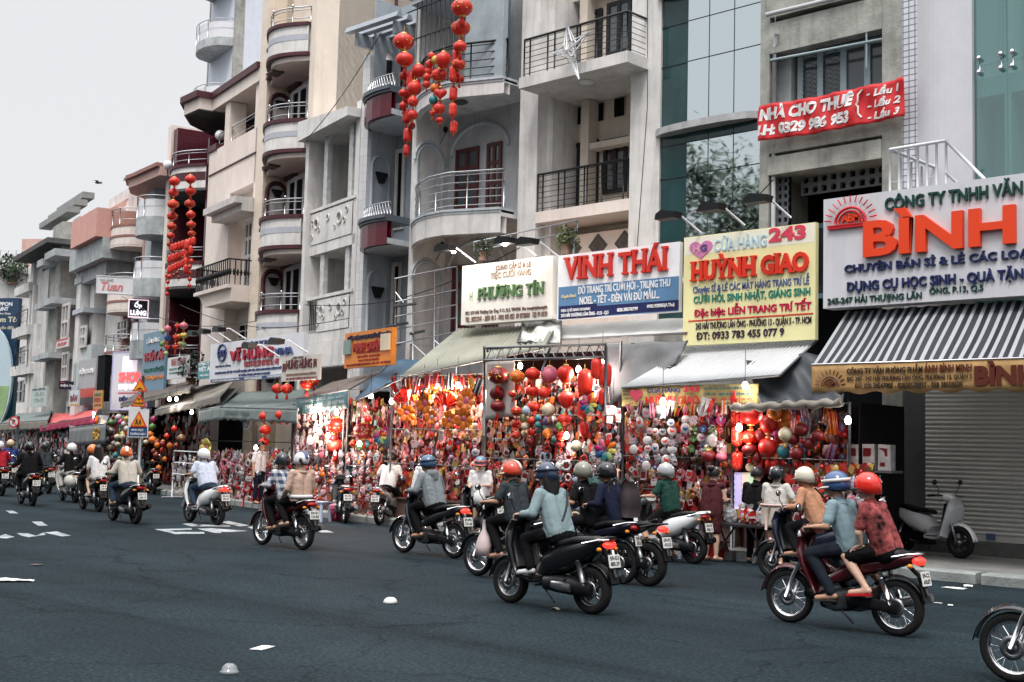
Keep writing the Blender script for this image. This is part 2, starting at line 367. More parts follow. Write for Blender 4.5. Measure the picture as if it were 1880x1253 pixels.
def arc(u0,u1,d,n=14,base=0.,e=2.):return[(u0+(u1-u0)*i/n,base+d*max(0,1-abs(2*i/n-1)**e)**(1/e))for i in range(n+1)]
def arc2(u0,u1,d,n=16,base=0.):return[(u0+(u1-u0)*i/n,base+d*math.sin(math.pi*(i/n)**1.5))for i in range(n+1)]
def band(m,pts,z0,z1,th=.12,mi=0):
 """upright wall following plan points, with thickness inwards"""
 rows=[[(p[0],-p[1],z0),(p[0],-p[1],z1),(p[0],-p[1]+th,z1),(p[0],-p[1]+th,z0)]for p in pts]
 m.strip(rows,mi,False,True)
def slab(m,pts,z0,z1,back=-.5,mi=0):
 poly=list(pts)+[(pts[-1][0],back),(pts[0][0],back)]
 m.prism(poly,lambda a,b,t:(a,-b,t),z0,z1,mi)
def globe_lamp(root,u,off,z):
 m=M();m.tube([(u,-off,z),(u,-off,z+.25)],.03,6);l=m.build('lamp_post',iron,root);m=M();m.ell((u,-off,z+.42),.2);m.build('globe',lampw,l)
 # ======================== stationery building with green glass (far end of the frame)
F1=FB.at_u(-10.87);b1=on_frame('glass_building','building with green glass upper wall, grid-tiled strip and wide grey roller shutter below','building',F1)
m=M();pxbox(m,F1,1660,1681,-60,330,-2,.0);z=0
m.v=[];m.f=[];m.mi=[];m.sm=[]
m.ub(0,.3,-3,.02,4,16);m.build('tile_strip',gridt,b1)
m=M();pts=[(.3+1.06*i/10,.02+.2*math.sin(math.pi*i/10))for i in range(11)];slab(m,pts,4,16,-3);m.build('round_column',mat('grey_panel',(.55,.55,.58),rough=.4,var=.06),b1)
gm=bpy.data.materials.new('green_glass');gm.use_nodes=True;N=gm.node_tree.nodes;L=gm.node_tree.links;N.clear()
tr=N.new('ShaderNodeBsdfTransparent');tr.inputs[0].default_value=(.66,.8,.79,1);gl=N.new('ShaderNodeBsdfGlossy');gl.inputs[0].default_value=(.52,.66,.66,1);gl.inputs['Roughness'].default_value=.03
ms=N.new('ShaderNodeMixShader');ms.inputs[0].default_value=.24;oo=N.new('ShaderNodeOutputMaterial')
L.new(tr.outputs[0],ms.inputs[1]);L.new(gl.outputs[0],ms.inputs[2]);L.new(ms.outputs[0],oo.inputs[0])
m=M()
zj=F1.P(1805,118,0)[1]
for a,b in((1.36,1.96),(1.965,4.6),(4.605,8),(8.005,11.5)):
 for c,d in((4.3,zj-.005),(zj+.005,16)):m.ub(a,b,-.09,-.075,c,d)
m.build('window',gm,b1)
m=M();cz=[(u,.9+.05*math.sin(u*19)+.02*math.sin(u*47))for u in[1.2+i*.04 for i in range(260)]]
band(m,[(u,-o)for u,o in cz],4.2,zj-.6,.01);band(m,[(u,-o-.3)for u,o in cz],zj-.2,16,.01)
m.build('curtain',mat('pale_curtain',(.5,.58,.56),rough=.9,var=.05),b1)
m=M();m.ub(1.3,11.5,-2,-.2,zj-.55,zj-.2);m.ub(1.3,11.5,-2.3,-2.2,4,16);m.ub(1.86,1.98,-.9,-.2,4,zj-.55);m.build('floor_slab',mat('interior_wall',(.45,.55,.53),rough=.8,var=0),b1)
m=M();rail_line(m,[(2.6,-.5),(7,-.5)],zj+.25,1.0,4,posts=[(2.6+.9*i,-.5)for i in range(5)]);m.build('railing',whitemet,b1)
for u in(1.46,1.86,2.07):
 m=M()
 for dz in(-.13,.13):m.lathe((u,.04,zj+dz),[(0,0),(.045,0),(.05,.02),(.05,.05),(0,.055)],10,T=Matrix.Rotation(R(90),3,'X'))
 m.tube([(u,.08,zj-.13),(u,.08,zj+.13)],.015);m.build('glass_clamp',steel,b1)
m=M();m.ub(0,11.5,-14,-2.4,0,16);m.ub(0,11.5,-3,0,3.9,4.28);m.ub(0,.45,-3,.02,0,4);m.build('wall',mat('shop_wall',(.1,.1,.105),rough=.8,var=.2),b1)
shut=mat('shutter',(.56,.55,.52),rough=.5,metal=.1,var=.1,scale=1.2,streak=.15)
m=M();zb=.38;prof=[]
for k in range(46):
 z0=zb+.1+k*.08;prof+=[(.12,z0),(.145,z0+.03),(.145,z0+.05),(.12,z0+.074)]
m.strip([[(.5,-o,z)for o,z in prof],[(11.4,-o,z)for o,z in prof]],0,False);m.ub(.5,11.4,.1,.155,zb,zb+.1)
sh=m.build('roller_shutter',shut,b1)
m=M();m.ub(1.62,1.78,.156,.17,zb+.03,zb+.14);m.ub(2.9,3.5,.156,.165,zb+.04,zb+.13);m.build('handle',mat('blue_label',(.08,.12,.22),rough=.5,var=0),sh)
m=M();m.ub(.3,11.4,-.2,.5,.153,.37);m.build('step',concdk,b1)
m=M();u0,z0=F1.P(1634,345,1.9);u1=F1.P(1737,300,1.9)[0];zt=F1.P(1634,275,1.9)[1]
rail_line(m,[(u0,1.9),(u1,1.9)],zt-1.15,1.15,1,.022,.004,[(u0+(u1-u0)*i/6,1.9)for i in range(7)],.03)
m.tube([(u1,-1.9,zt),(u1+.75,-1.9,zt-.85)],.03);m.tube([(u1,-1.9,zt-.55),(u1+.75,-1.9,zt-1.3)],.03)
for o in(1.5,1.1,.7):m.tube([(u0,-o,zt-1.15),(u0,-o,zt-.08)],.02)
m.tube([(u0,-1.9,zt),(u0,0,zt)],.03)
m.build('stair_railing',whitemet,b1)
m=M();m.ub(0,11.4,0,2.5,5.3,5.45);m.build('canopy',concdk,b1)
# ======================== bare concrete house
F2=FB.at_u(-14.02);W2=3.15
b2=on_frame('concrete_house','narrow bare grey concrete house with breeze-block vents and a red banner across it','building',F2)
m=M();m.ub(0,.22,-1.6,0,0,16);m.ub(W2-.42,W2,-1.6,0,0,16);m.build('pillar',concrete,b2)
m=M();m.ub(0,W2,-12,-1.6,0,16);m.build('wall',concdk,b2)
m=M()
for ya,yb,o in((0,34,.0),(44,100,.02),(258,283,.0),(289,322,.05),(-110,-80,0)):
 z1=F2.P(1412,ya,o)[1];z0=F2.P(1412,yb,o)[1];m=M();m.ub(.22,W2-.42,-.3,o,z0,z1);m.build('beam',concrete,b2)
z1=F2.P(1412,34)[1];z0=F2.P(1412,44)[1];m=M();m.ub(.22,W2-.42,-1.6,-.34,z0-.05,z1)
m.build('beam',concrete,b2);z1=F2.P(1412,283)[1];z0=F2.P(1412,322)[1];m=M();m.ub(.22,W2-.42,-1.6,-.31,z0,z1)
m.build('beam',concrete,b2)
breeze=mat('breeze_block',(.2,.21,.22),rough=.85,var=.25)
def breeze_panel(root,u0,u1,z0,z1,off,s):
 m=M();m.ub(u0,u1,off-.12,off-.1,z0,z1,1);nu=max(1,round((u1-u0)/s));nz=max(1,round((z1-z0)/s));du=(u1-u0)/nu;dz=(z1-z0)/nz
 for i in range(nu):
  for k in range(nz):
   a,c=u0+i*du,z0+k*dz;ring=(i+k)%2
   nn=16 if ring else 4;o=R(0)if ring else R(45);r=.33 if ring else .42
   out=[(a+du*.5+du*.5*max(-1,min(1,1.4143*math.cos(R(45)+2*math.pi*q/nn+(0)))),c+dz*.5+dz*.5*max(-1,min(1,1.4143*math.sin(R(45)+2*math.pi*q/nn))))for q in range(nn)]
   inn=[(a+du*.5+du*r*math.cos(R(45)+2*math.pi*q/nn),c+dz*.5+dz*r*math.sin(R(45)+2*math.pi*q/nn))for q in range(nn)]
   rows=[[(p[0],-off,p[1])for p in out],[(p[0],-off,p[1])for p in inn],[(p[0],-off+.09,p[1])for p in inn]]
   m.strip(rows,0,False,True)
 m.build('vent_panel',[breeze,dark],root)
z0=F2.P(1460,88,-.5)[1];breeze_panel(b2,.55,W2-.42,z0,z0+.42,-.5,.21)
z0=F2.P(1460,362,-.6)[1];breeze_panel(b2,.62,W2-.42,z0,z0+.84,-.6,.21)
breeze_panel(b2,.23,.5,6.35,7.5,-.3,.17)
m=M();m.ub(.22,.52,-1.58,-.35,7.9,10.4);m.build('side_wall',mat('pale_render',(.42,.46,.47),rough=.8,var=.25),b2)
za,zb_=F2.P(1465,190,-.5)[1],F2.P(1465,102,-.5)[1]
wd=door_uz(b2,.62,W2-.44,za-1.2,zb_,-.5,bluewin,greygl,4,1,'window',.13,.07)
m=M()
for i in range(2):
 for k in range(26):
  for j in range(3):
   u=.78+i*.47+j*.13;z=za-1.0+k*.1+(j%2)*.05;m.ell((u,.42,z),.012,.012,.012,5,3)
   m.tube([(u,.43,z),(u+.06,.43,z+.05)],.005,3,cap=False);m.tube([(u,.43,z),(u-.06,.43,z+.05)],.005,3,cap=False)
m.build('grille',iron,wd)
door_uz(b2,.75,1.75,5.0,6.55,-.9,mat('blue_frame',(.1,.17,.24),rough=.5,var=.15),darkgl,3,1,'window',.1)
m=M();zc=F2.P(1425,95,-.1)[1];m.tube([(.3,.06,zc),(.3,.06,4.3)],.045,8);m.tube([(.3,.06,zc),(.42,-.06,zc+.22),(.42,-.06,zc+.3)],.045,8);m.tube([(.2,-.1,zc+.75),(2.4,-.1,zc+.72)],.05,8)
m.build('drain_pipe',mat('pvc_pipe',(.5,.5,.52),rough=.5,var=.2),b2)
m=M();z_=F2.P(1425,97,.05)[1];m.tube([(.25,.0,z_-.12),(W2-.42,.0,z_-.2)],.03,6);m.tube([(.35,0,z_+.8),(.35,0,z_-.1)],.015,4);m.tube([(W2-.75,0,z_+.75),(W2-.75,0,z_-.7)],.018,4);m.build('awning_bar',bluewin,b2)
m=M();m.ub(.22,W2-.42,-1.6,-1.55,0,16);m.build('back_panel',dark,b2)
# ======================== mirrored glass house
F3=FB.at_u(-16.6);W3=2.58
b3=on_frame('mirror_glass_house','narrow house with curved mirror-glass front that reflects sky and a tree','building',F3)
mg=bpy.data.materials.new('mirror_glass');mg.use_nodes=True;N=mg.node_tree.nodes;L=mg.node_tree.links;b=N['Principled BSDF']
b.inputs['Base Color'].default_value=(.6,.68,.7,1);b.inputs['Metallic'].default_value=1;b.inputs['Roughness'].default_value=.025
tc=N.new('ShaderNodeTexCoord');nn=N.new('ShaderNodeTexNoise');nn.inputs['Scale'].default_value=.8;L.new(tc.outputs['Object'],nn.inputs['Vector']);bp=N.new('ShaderNodeBump');bp.inputs['Strength'].default_value=.012;bp.inputs['Distance'].default_value=.3;L.new(nn.outputs[0],bp.inputs['Height']);L.new(bp.outputs[0],b.inputs['Normal'])
tg=mat('teal_reflection_glass',(.018,.055,.058),rough=.12,var=.3,scale=1.5,streak=.3,spec=.45)  # dark teal of the left column stands for a reflected dark building
jo=mat('glass_joint',(.02,.035,.04),rough=.5,var=0)
zl0=F3.P(1300,222,.2)[1]
m=M();m.ub(0,W3,-12,-.5,0,16);m.build('wall',dark,b3)
us=[0,.71,1.28,1.92,W3]
fl=[F3.P(1258,y)[1]for y in(440,322,262,205,118,40,-60,-150)]
fl=[4.6,fl[0]+.0,fl[1],fl[2],zl0,fl[4]+.05,fl[5],fl[6],16]
wn=M();dk=M();jt=M()
for i in range(4):
 for k in range(len(fl)-1):
  tgt=dk if(i==0)else wn
  if k==0 or(k==3):tgt=dk
  tgt.ub(us[i]+.012,us[i+1]-.012,-.1,-.02+(0 if i else-.03),fl[k]+.012,fl[k+1]-.012)
for u in us[1:]:jt.ub(u-.012,u+.012,-.1,-.03,4.6,16)
for z in fl[1:]:jt.ub(0,W3,-.1,-.032,z-.011,z+.011)
wn.build('window',mg,b3);dk.build('spandrel_reflection_pane',tg,b3);jt.build('joint',jo,b3)
for zz,dd in((zl0-.04,.0),(zl0+3.1,0)):
 m=M();slab(m,arc(-.08,W3-.02,.26,16,.06),zz-.06,zz+.09,-.1);m.build('ledge',mat('aluminium_ledge',(.4,.4,.41),rough=.5,var=.35,scale=3),b3)
m=M();m.ub(0,W3,-.5,.1,3.2,4.6);m.build('lower_wall',concrete,b3)
# ======================== white house with black iron balconies
F4=FB.at_u(-20.9);W4=4.3
b4=on_frame('white_balcony_house','white plastered house with two black-railed balconies and a hanging star frame','building',F4)
m=M();m.ub(0,.6,-1.3,0,0,16);m.ub(3.46,W4,-1.3,0,0,16);m.ub(.6,.78,-1.3,-.35,4,16);m.build('pillar',white,b4)
m=M();m.ub(0,W4,-12,-1.3,0,16);m.build('wall',beigew,b4)
m=M();m.ub(.6,3.46,-1.3,-.75,4,6.95);m.ub(.6,3.46,-1.3,0.001,7.19,7.46);m.build('parapet',cream2,b4)
m=M();m.ub(.66,3.95,-1.29,.75,10.32,10.58);m.build('balcony_slab',white,b4)
m=M();m.ub(1.25,3.46,-1.3,-.95,9.05,9.2);m.ub(1.2,1.45,-1.3,-.9,7.46,10.3);m.build('lintel',beigew,b4)
m=M();m.ub(.6,3.46,-1.3,-1.0,12.9,13.3);m.ub(1.05,1.3,-1.3,-.95,10.58,12.9);m.build('upper_lintel',beigew,b4)
for xl,xr,yt,yb in((1055,1073,199,232),(1091,1110,192,226),(1128,1148,182,217)):door(F4,b4,xl,xr,yt,yb,-1.28,beigew,dark,nm='window',fw=.02,proud=.02)
door(F4,b4,1050,1099,266,400,-1.27,iron,darkgl,1,1,fw=.12);door(F4,b4,1110,1152,258,358,-1.27,iron,darkgl,2,1,'window',.1)
door(F4,b4,1056,1106,30,130,-1.27,iron,darkgl,1,1,fw=.12);door(F4,b4,1116,1160,8,105,-1.27,iron,greygl,2,1,'window',.1)
for o,zz,ua,ub_,ret in((.68,10.58,.75,3.88,True),(-.04,7.46,.62,3.4,False)):
 m=M();pts=[(ua,o),(ub_,o)]+([(ub_,.02)]if ret else[])
 rail_line(m,pts,zz,.92,7,.02,.009,[(ua+(ub_-ua)*t,o)for t in(0,.06,.24,.31,.53,.56,.72,.95,1)],.03)
 m.build('railing',iron,b4)
m=M();m.ell((2.3,-.2,10.3),.2,.2,.07);m.build('ceiling_lamp',lampw,b4)
m=M();
for uu in(1.15,1.95,2.75,3.4):
 z=6.62;s=.3
 for q in range(3):
  r=s*(1-q*.3);p=[(uu-r,z),(uu,z-r),(uu+r,z),(uu,z+r)]
  m.prism(p,lambda a,b,t:(a,-t,b),-.75,-.74+q*.006,q%2)
m.build('diamond_vent',[concdk,mat('vent_brown',(.12,.09,.08),var=.2)],b4)
m=M();m.tube([(4.0,-.012,16),(3.9,-.012,12),(3.95,-.012,9.5),(3.7,-.012,6)],.008,4);m.build('cable',iron,b4)
# ======================== white house with rounded steel-railed balconies
F5=FB.at_u(-24.75);W5=3.83
b5=on_frame('round_balcony_house','weathered white house with canted steel-railed balconies, red-brown doors and lanterns above','building',F5)
D5=-F5.side(822,300,.16)[0];agedshadew=mat('aged_shaded_wall',(.5,.5,.52),rough=.8,var=.25,scale=1.1,streak=.45,bump=.15,bscale=20,spec=.2)  # aged blue-grey wall, with balcony recess shade worked into its colour
m=M();m.ub(0,W5,-12,-D5,0,16);m.build('wall',agedshadew,b5)
m=M();m.ub(0,.16,-D5,.1,0,16);m.build('pillar',white,b5)
plan=[(.12,.12),(.5,.42),(1.0,.72),(1.6,.95),(2.3,1.0),(W5-.1,.45)]
def zat(px,py,off,F):return F.P(px,py,off)[1]
zs_lo=zat(866,378,1.0,F5);zs_hi=zat(862,140,1.0,F5)
for zt,hh in((zs_lo,.62),(zs_hi,.42)):
 m=M();slab(m,plan,zt-hh*.35,zt-.06,-D5);band(m,[(u,o+.01)for u,o in plan],zt-hh,zt-.06,.2);bs=m.build('balcony',white,b5)
 m=M();slab(m,[(u,o+.06)for u,o in plan],zt-.058,zt,-1.4);slab(m,[(u,o+.03)for u,o in plan],zt-.12,zt-.062,0);m.build('moulding',bluish,bs)
 m=M();rail_line(m,along([(u,o-.08)for u,o in plan],16),zt,.95,5,.022,.014,along([(u,o-.08)for u,o in plan],4),.03)
 m.build('railing',steel if zt==zs_lo else iron,bs)
m=M();m.ub(2.35,3.7,.35,.5,zs_hi,16);m.ub(2.35,2.42,-1.4,.35,zs_hi,16);m.build('zinc_screen',zinc,b5)
for zt in(zs_lo,zs_hi-6.4):
 oa,ob=F5.side(764,330,.16)[0],F5.side(812,330,.16)[0];oc,rr=(oa+ob)/2,abs(oa-ob)/2
 A=lambda r,n=13:[(oc+r*math.cos(math.pi*i/(n-1)),zt+1.75+r*math.sin(math.pi*i/(n-1)))for i in range(n)]
 m=M();pts=[(oc+rr,zt)]+A(rr)+[(oc-rr,zt)];m.tube([(.17,-o,z)for o,z in pts],.05,6);m.tube([(.17,-o,z)for o,z in A(rr*1.18)],.04,6);m.build('arch_moulding',bluish,b5)
 m=M();m.prism(pts,lambda a,b,t:(t,-a,b),.1,.166);m.build('niche',white2,b5)
 dA,dB,dC,dD=[F5.P(x,320,-D5)[0]for x in(838,880,895,922)]
 m=M();m.tube([((dA+dD)/2+(dD-dA)*.62*math.cos(math.pi*i/14),D5-.02,zt+2.0+.75*math.sin(math.pi*i/14))for i in range(15)],.06,6);m.build('arch_moulding',bluish,b5)
 door_uz(b5,dA,dB,zt,zt+2.15,-D5+.01,reddoor,greygl,2,4,fw=.1);door_uz(b5,dC,dD,zt,zt+2.15,-D5+.01,reddoor,greygl,2,4,fw=.1)
 m=M();m.ell((.2,-oc+.5,zt+2.75),.07,.07,.09);m.tube([(.17,-oc+.5,zt+2.7),(.24,-oc+.5,zt+2.7),(.2,-oc+.3,zt+2.3)],.012,4);m.build('wall_lamp',iron,b5)
for z in(zs_hi-.27,zs_lo-.28):m=M();m.ell((1.9,-.2,z),.22,.22,.06);m.build('ceiling_lamp',concdk,b5)
m=M()
for i in range(9):m.tube([(.55+i*.21,-.55-.03*i,zs_hi),(.55+i*.21,-.55-.03*i,16)],.016,5)
for z in(zs_hi+1.5,zs_hi+2.3):m.tube([(.1,-.5,z+.1),(2.5,-.85,z)],.02,5)
m.build('window_bars',iron,b5)
m=M();slab(m,[(.2,.1),(.3,.55),(.9,.6),(1.6,.3),(1.9,-.2)],zs_hi+2.55,zs_hi+2.75,-1.5);band(m,[(.12,.1),(.22,.6),(.95,.66),(1.7,.3)],zs_hi+2.7,16,.1);m.build('upper_bay',bluish,b5)
# ======================== maroon-tiled balcony house
F6=FB.at_u(-26.86);W6=2.1
b6=on_frame('maroon_tiled_house','narrow blue-grey house with curved balconies faced in maroon tiles','building',F6)
D6=-F6.side(724,330,.3)[0];slateshadew=mat('slate_shaded_wall',(.34,.38,.42),rough=.75,var=.15,scale=1.2,streak=.25,spec=.2)  # blue-grey wall, darkened in its colour for the shaded recess
m=M();m.ub(0,W6,-12,-D6,0,14.2);m.build('wall',slateshadew,b6)
m=M();m.ub(.3,.34,-D6,.05,0,14.2);m.build('side_wall',slateshadew,b6)
m=M();m.ub(0,.3,-D6,.15,0,12.6);m.build('pillar',whitet,b6)
zc_lo=zat(665,420,.1,F6);zc_hi=zat(672,196,.1,F6)
plan6=[(.3,.12),(.42,.35),(.62,.55),(.9,.72),(1.3,.85),(1.7,.9),(W6+.02,.88)]
for zt in(zc_lo,zc_hi):
 m=M();band(m,plan6,zt-.72,zt-.05,.15);bb=m.build('balcony',maroont,b6)
 m=M();slab(m,[(u,o-.02)for u,o in plan6],zt-.7,zt-.55,-D6);m.build('soffit',bluish,bb)
 m=M();slab(m,[(u,o+.1)for u,o in plan6],zt-.03,zt+.07,0);slab(m,[(u,o+.05)for u,o in plan6],zt-.1,zt-.032,0);m.build('moulding',mat('slate_moulding',(.09,.11,.13),rough=.5,var=.15),bb)
 m=M();rp=along([(u,o-.1)for u,o in plan6[2:]],14);rail_line(m,rp,zt+.07,.34,1,.006,.006,rp,.018)
 for i in range(14):
  a,b_=rp[i],rp[i+1];m.tube([(a[0],-a[1],zt+.07),(b_[0],-b_[1],zt+.4)],.008,4);m.tube([(b_[0],-b_[1],zt+.07),(a[0],-a[1],zt+.4)],.008,4)
 m.build('railing',steel,bb)
for zt in(zc_lo+.05,zc_lo-3.15):
 oa,ob=F6.side(682,330,.34)[0],F6.side(714,330,.34)[0];oc,rr=(oa+ob)/2,abs(oa-ob)/2
 pts=[(oc+rr,zt)]+[(oc+rr*math.cos(math.pi*i/12),zt+1.7+rr*math.sin(math.pi*i/12))for i in range(13)]+[(oc-rr,zt)]
 m=M();m.tube([(.345,-o,z)for o,z in pts],.05,6);m.build('arch_moulding',slateshadew,b6)
 m=M();m.prism([(oc+.2,zt+1.55),(oc-.2,zt+1.55),(oc-.15,zt+1.42),(oc-.07,zt+1.25),(oc+.07,zt+1.25),(oc+.15,zt+1.42)],lambda a,b,t:(t,-a,b),.35,.45);m.build('wall_lamp',iron,b6)
 u0,u1=F6.P(727,330,-D6)[0],F6.P(745,330,-D6)[0];door_uz(b6,u0,u1,zt,zt+2.3,-D6+.01,white,dark,1,1,fw=.12)
m=M();m.tube([(.55,.9,zc_hi),(.55,.9,zc_hi+1.6)],.12,8,0);m.tube([(.28,.5,zc_hi),(.28,.5,zc_hi+1.6)],.12,8,0)
for q in((.55,.9),(.28,.5)):m.tube([(q[0],q[1],zc_hi+1.4),(q[0],q[1],zc_hi+1.62)],.15,8,1);m.tube([(q[0],q[1],zc_hi+.6),(q[0],q[1],zc_hi+.68)],.135,8,1)
m.build('column',[mat('black_marble',(.015,.015,.018),rough=.2,var=.2),white],b6)
m=M()
for s in(0,1):m.prism([(0,0),(.12,0),(.12,.35),(0,.35)],lambda a,b,t:(a+s*1.6-.1,t,zc_hi+1.7+b),-.4,2.6)
for i in range(8):
 o=-.3+i*.36;m.prism([(-.35,.36),(-.3,.5),(-.18,.5),(-.1,.36),(1.9,.36),(1.9,.42),(0,.42)][:4],lambda a,b,t:(t,o+a*.9,zc_hi+1.7+b),-.3,1.9)
m.build('pergola',mat('pergola_grey',(.33,.36,.4),var=.12),b6)
# ======================== house with round holes in its balcony walls
F7=FLB.at_u(-3.55);W7=3.5
b7=on_frame('porthole_balcony_house','white house whose balcony walls are pierced by round holes, marble posts between floors','building',F7)
m=M();m.ub(0,W7,-12,-4.6,0,12.2);m.ub(-.02,.02,-4.6,-1.7,0,12.2);m.ub(W7-.02,W7+.02,-4.6,-1.7,0,12.2);m.build('wall',mat('shade_wall',(.045,.05,.055),rough=.8,var=.2),b7)  # recess darkness put into the colour of back and side walls
m=M();m.ub(0,.24,-1.7,.25,0,11.4);m.ub(W7-.28,W7,-1.7,.1,0,11.4);m.build('pillar',white,b7)
def hole_panel(root,u0,u1,z0,z1,off,holes):
 m=M();nu,nz=56,22
 X=np.linspace(u0,u1,nu+1);Z=np.linspace(z0,z1,nz+1)
 def inside(a,b):return any((a-h[0])**2+(b-h[1])**2<h[2]**2 for h in holes)
 vid={}
 V=lambda i,k:(X[i],-off,Z[k])
 for i in range(nu):
  for k in range(nz):
   if not inside((X[i]+X[i+1])/2,(Z[k]+Z[k+1])/2):m.add([V(i,k),V(i+1,k),V(i+1,k+1),V(i,k+1)],[(0,1,2,3)])
 for h in holes:
  c=[(h[0]+h[2]*1.18*math.cos(2*math.pi*q/20),h[1]+h[2]*1.18*math.sin(2*math.pi*q/20))for q in range(20)];d=[(h[0]+h[2]*.9*math.cos(2*math.pi*q/20),h[1]+h[2]*.9*math.sin(2*math.pi*q/20))for q in range(20)]
  m.strip([[(p[0],-off-.002,p[1])for p in c],[(p[0],-off-.035,p[1])for p in c],[(p[0],-off-.035,p[1])for p in d],[(p[0],-off+.12,p[1])for p in d]],0,False,True)
 m.ub(u0,u1,off-.12,off-.001,z0-.02,z0);m.ub(u0,u1,off-.12,off-.001,z1,z1+.05)
 m.build('balcony_wall',white,root)
for yA,ua,ub_ in((420,.3,3.2),(590,1.0,3.2)):
 zt=F7.P(645,yA-58,.12)[1]
 hs=[(.15,.28,.09),(.42,.2,.17),(.12,-.28,.07),(.62,-.05,.08),(1.25,.3,.1),(1.75,-.15,.07),(2.05,.15,.19),(2.4,.0,.09),(2.55,.38,.09)]
 hole_panel(b7,ua,ub_,zt-1.02,zt-.16,.12,[(ua+h[0]*(ub_-ua)/2.9,zt-.58+h[1]*.75,h[2]*.85)for h in hs])
 m=M();m.ub(.1,W7-.1,.02,.14,zt-.06,zt+.03)
 for i in range(7):m.ub(ua+.4*i,ua+.4*i+.06,.04,.1,zt-.16,zt-.06)
 m.build('handrail',white,b7)
 m=M();m.ub(.2,W7-.1,-4.6,.1,zt-1.35,zt-1.06);m.build('floor_slab',white,b7)
 m=M()
 for i in range(5):m.tube([(.35+.13*i,-.06,zt-.95),(.35+.13*i,-.06,zt-.05)],.018,5)
 m.build('railing',iron,b7)
marble=mat('white_marble',(.55,.55,.55),rough=.3,var=.35,scale=6)
zt1=F7.P(645,362,.12)[1];zt2=F7.P(645,532,.12)[1]
for u in(1.0,2.75):
 m=M();m.ub(u-.13,u+.13,-.12,.02,zt1-1.35+.0,zt2);m.build('post',marble,b7);m=M();m.ub(u-.13,u+.13,-.12,.02,zt1+.03,zt1+2.2);m.build('post',marble,b7)
m=M();m.prism([(-.1,zt1+2.15),(W7,zt1+2.2),(W7,zt1+2.45),(-.1,zt1+2.75)],lambda a,b,t:(a,-t,b),-4.7,.5);m.build('roof',white,b7)
m=M();m.ub(.0,W7,-.3,.12,zt2-2.1,zt2-1.36);m.build('lower_wall',white,b7)
m=M()
for i in range(40):
 u=i*W7/40;m.ub(u,u+.05,.12,.17,4.0,zt2-2.1)
m.ub(0,W7,.1,.12,4.0,zt2-2.1);m.build('corrugated_sheet',mat('grey_corrugated',(.42,.43,.44),rough=.5,var=.2,streak=.25),b7)
# ======================== cream house with striped round balconies
F8=FLB.at_u(-8.2);W8=4.55
b8=on_frame('striped_balcony_house','tall cream house with rounded balconies striped in lilac, white and maroon','building',F8)
D8=-F8.side(533,150,.72)[0]
m=M();m.ub(0,W8,-16,-D8,0,17.3);m.ub(W8-.42,W8,-16,.03,0,17.3);m.build('wall',cream,b8)
m=M();m.ub(0,.72,-.5,.1,0,18.2);m.build('pillar',creamt,b8);m=M();m.ub(0,.70,-D8,-.5,0,17.3);m.build('side_wall',mat('shaded_cream',(.5,.44,.35),rough=.78,var=.12,streak=.2,spec=.2),b8)  # side wall cream is darkened to hold the shade of the balcony recess
m=M();m.ub(-.08,.8,-.9,.2,18.2,18.45);m.ub(W8-.5,W8+.12,-.9,.2,17.95,18.2);m.ub(W8-.002,W8+.06,-14,-.6,17.0,17.25)
for o in(-2.6,-7):
 for a,b_,c,d in((o-3.6,o,15.6,15.7),(o-3.6,o,16.9,17.0),(o-3.6,o-3.5,15.7,16.9),(o-.1,o,15.7,16.9)):m.ub(W8,W8+.04,a,b_,c,d)
m.build('trim',maroon,b8)
m=M();m.ub(W8-.45,W8,-1,.02,17.3,17.95);m.build('roof_post',cream,b8);m=M();m.ub(1.5,2.2,-5,-4,17.3,21);m.build('roof_post',cream,b8);m=M();m.ub(.7,1.4,-3.4,-2.6,17.3,21.5);m.build('roof_post',cream,b8)
for o in(-4,-8):m=M();m.ub(W8-.3,W8,o-.6,o,17.3,21);m.build('roof_column',rose,b8)
m=M();rail_line(m,[(W8-.05,-.9),(W8-.05,-12)],17.3,.85,3,.02,.015,[(W8-.05,-.9-1.2*i)for i in range(9)]);m.build('roof_railing',steel,b8)
globe_lamp(b8,.36,-.3,18.45)
zr=[F8.P(566,y,.2)[1]for y in(36,210,386,563)]
p8=arc2(.72,W8-.42,.72,16,.1)
for k,zt in enumerate(zr):
 m=M();band(m,p8,zt-.94,zt-.11,.15);bc=m.build('balcony',white,b8)
 m=M();band(m,[(u,o+.012)for u,o in p8],zt-.56,zt-.38,.03);m.build('lilac_stripe',lilac,bc)
 m=M();slab(m,[(u,o+.07)for u,o in p8],zt-.11,zt,-.3,0);slab(m,[(u,o+.05)for u,o in p8],zt-1.05,zt-.94,0,0);m.build('maroon_band',maroon,bc)
 m=M();slab(m,[(u,o-.12)for u,o in p8],zt-1.2,zt-1.051,-D8);m.build('soffit',cream2,bc)
 m=M();m.ub(1.9,2.5,.2,.6,zt-1.25,zt-1.2);m.build('ceiling_lamp',mat('lamp_brown',(.07,.05,.05),var=0),bc)
 m=M();rp=along(p8,24);rail_line(m,[(u,o-.06)for u,o in rp],zt,.5,2,.018,.016,[(rp[i][0],rp[i][1]-.06)for i in(1,6,8,14,20,24)],.022)
 for i in(1,6,8,14,20):m.ell((rp[i][0],-rp[i][1]+.06,zt+.56),.045,n=8,k=5)
 m.build('railing',steel,bc)
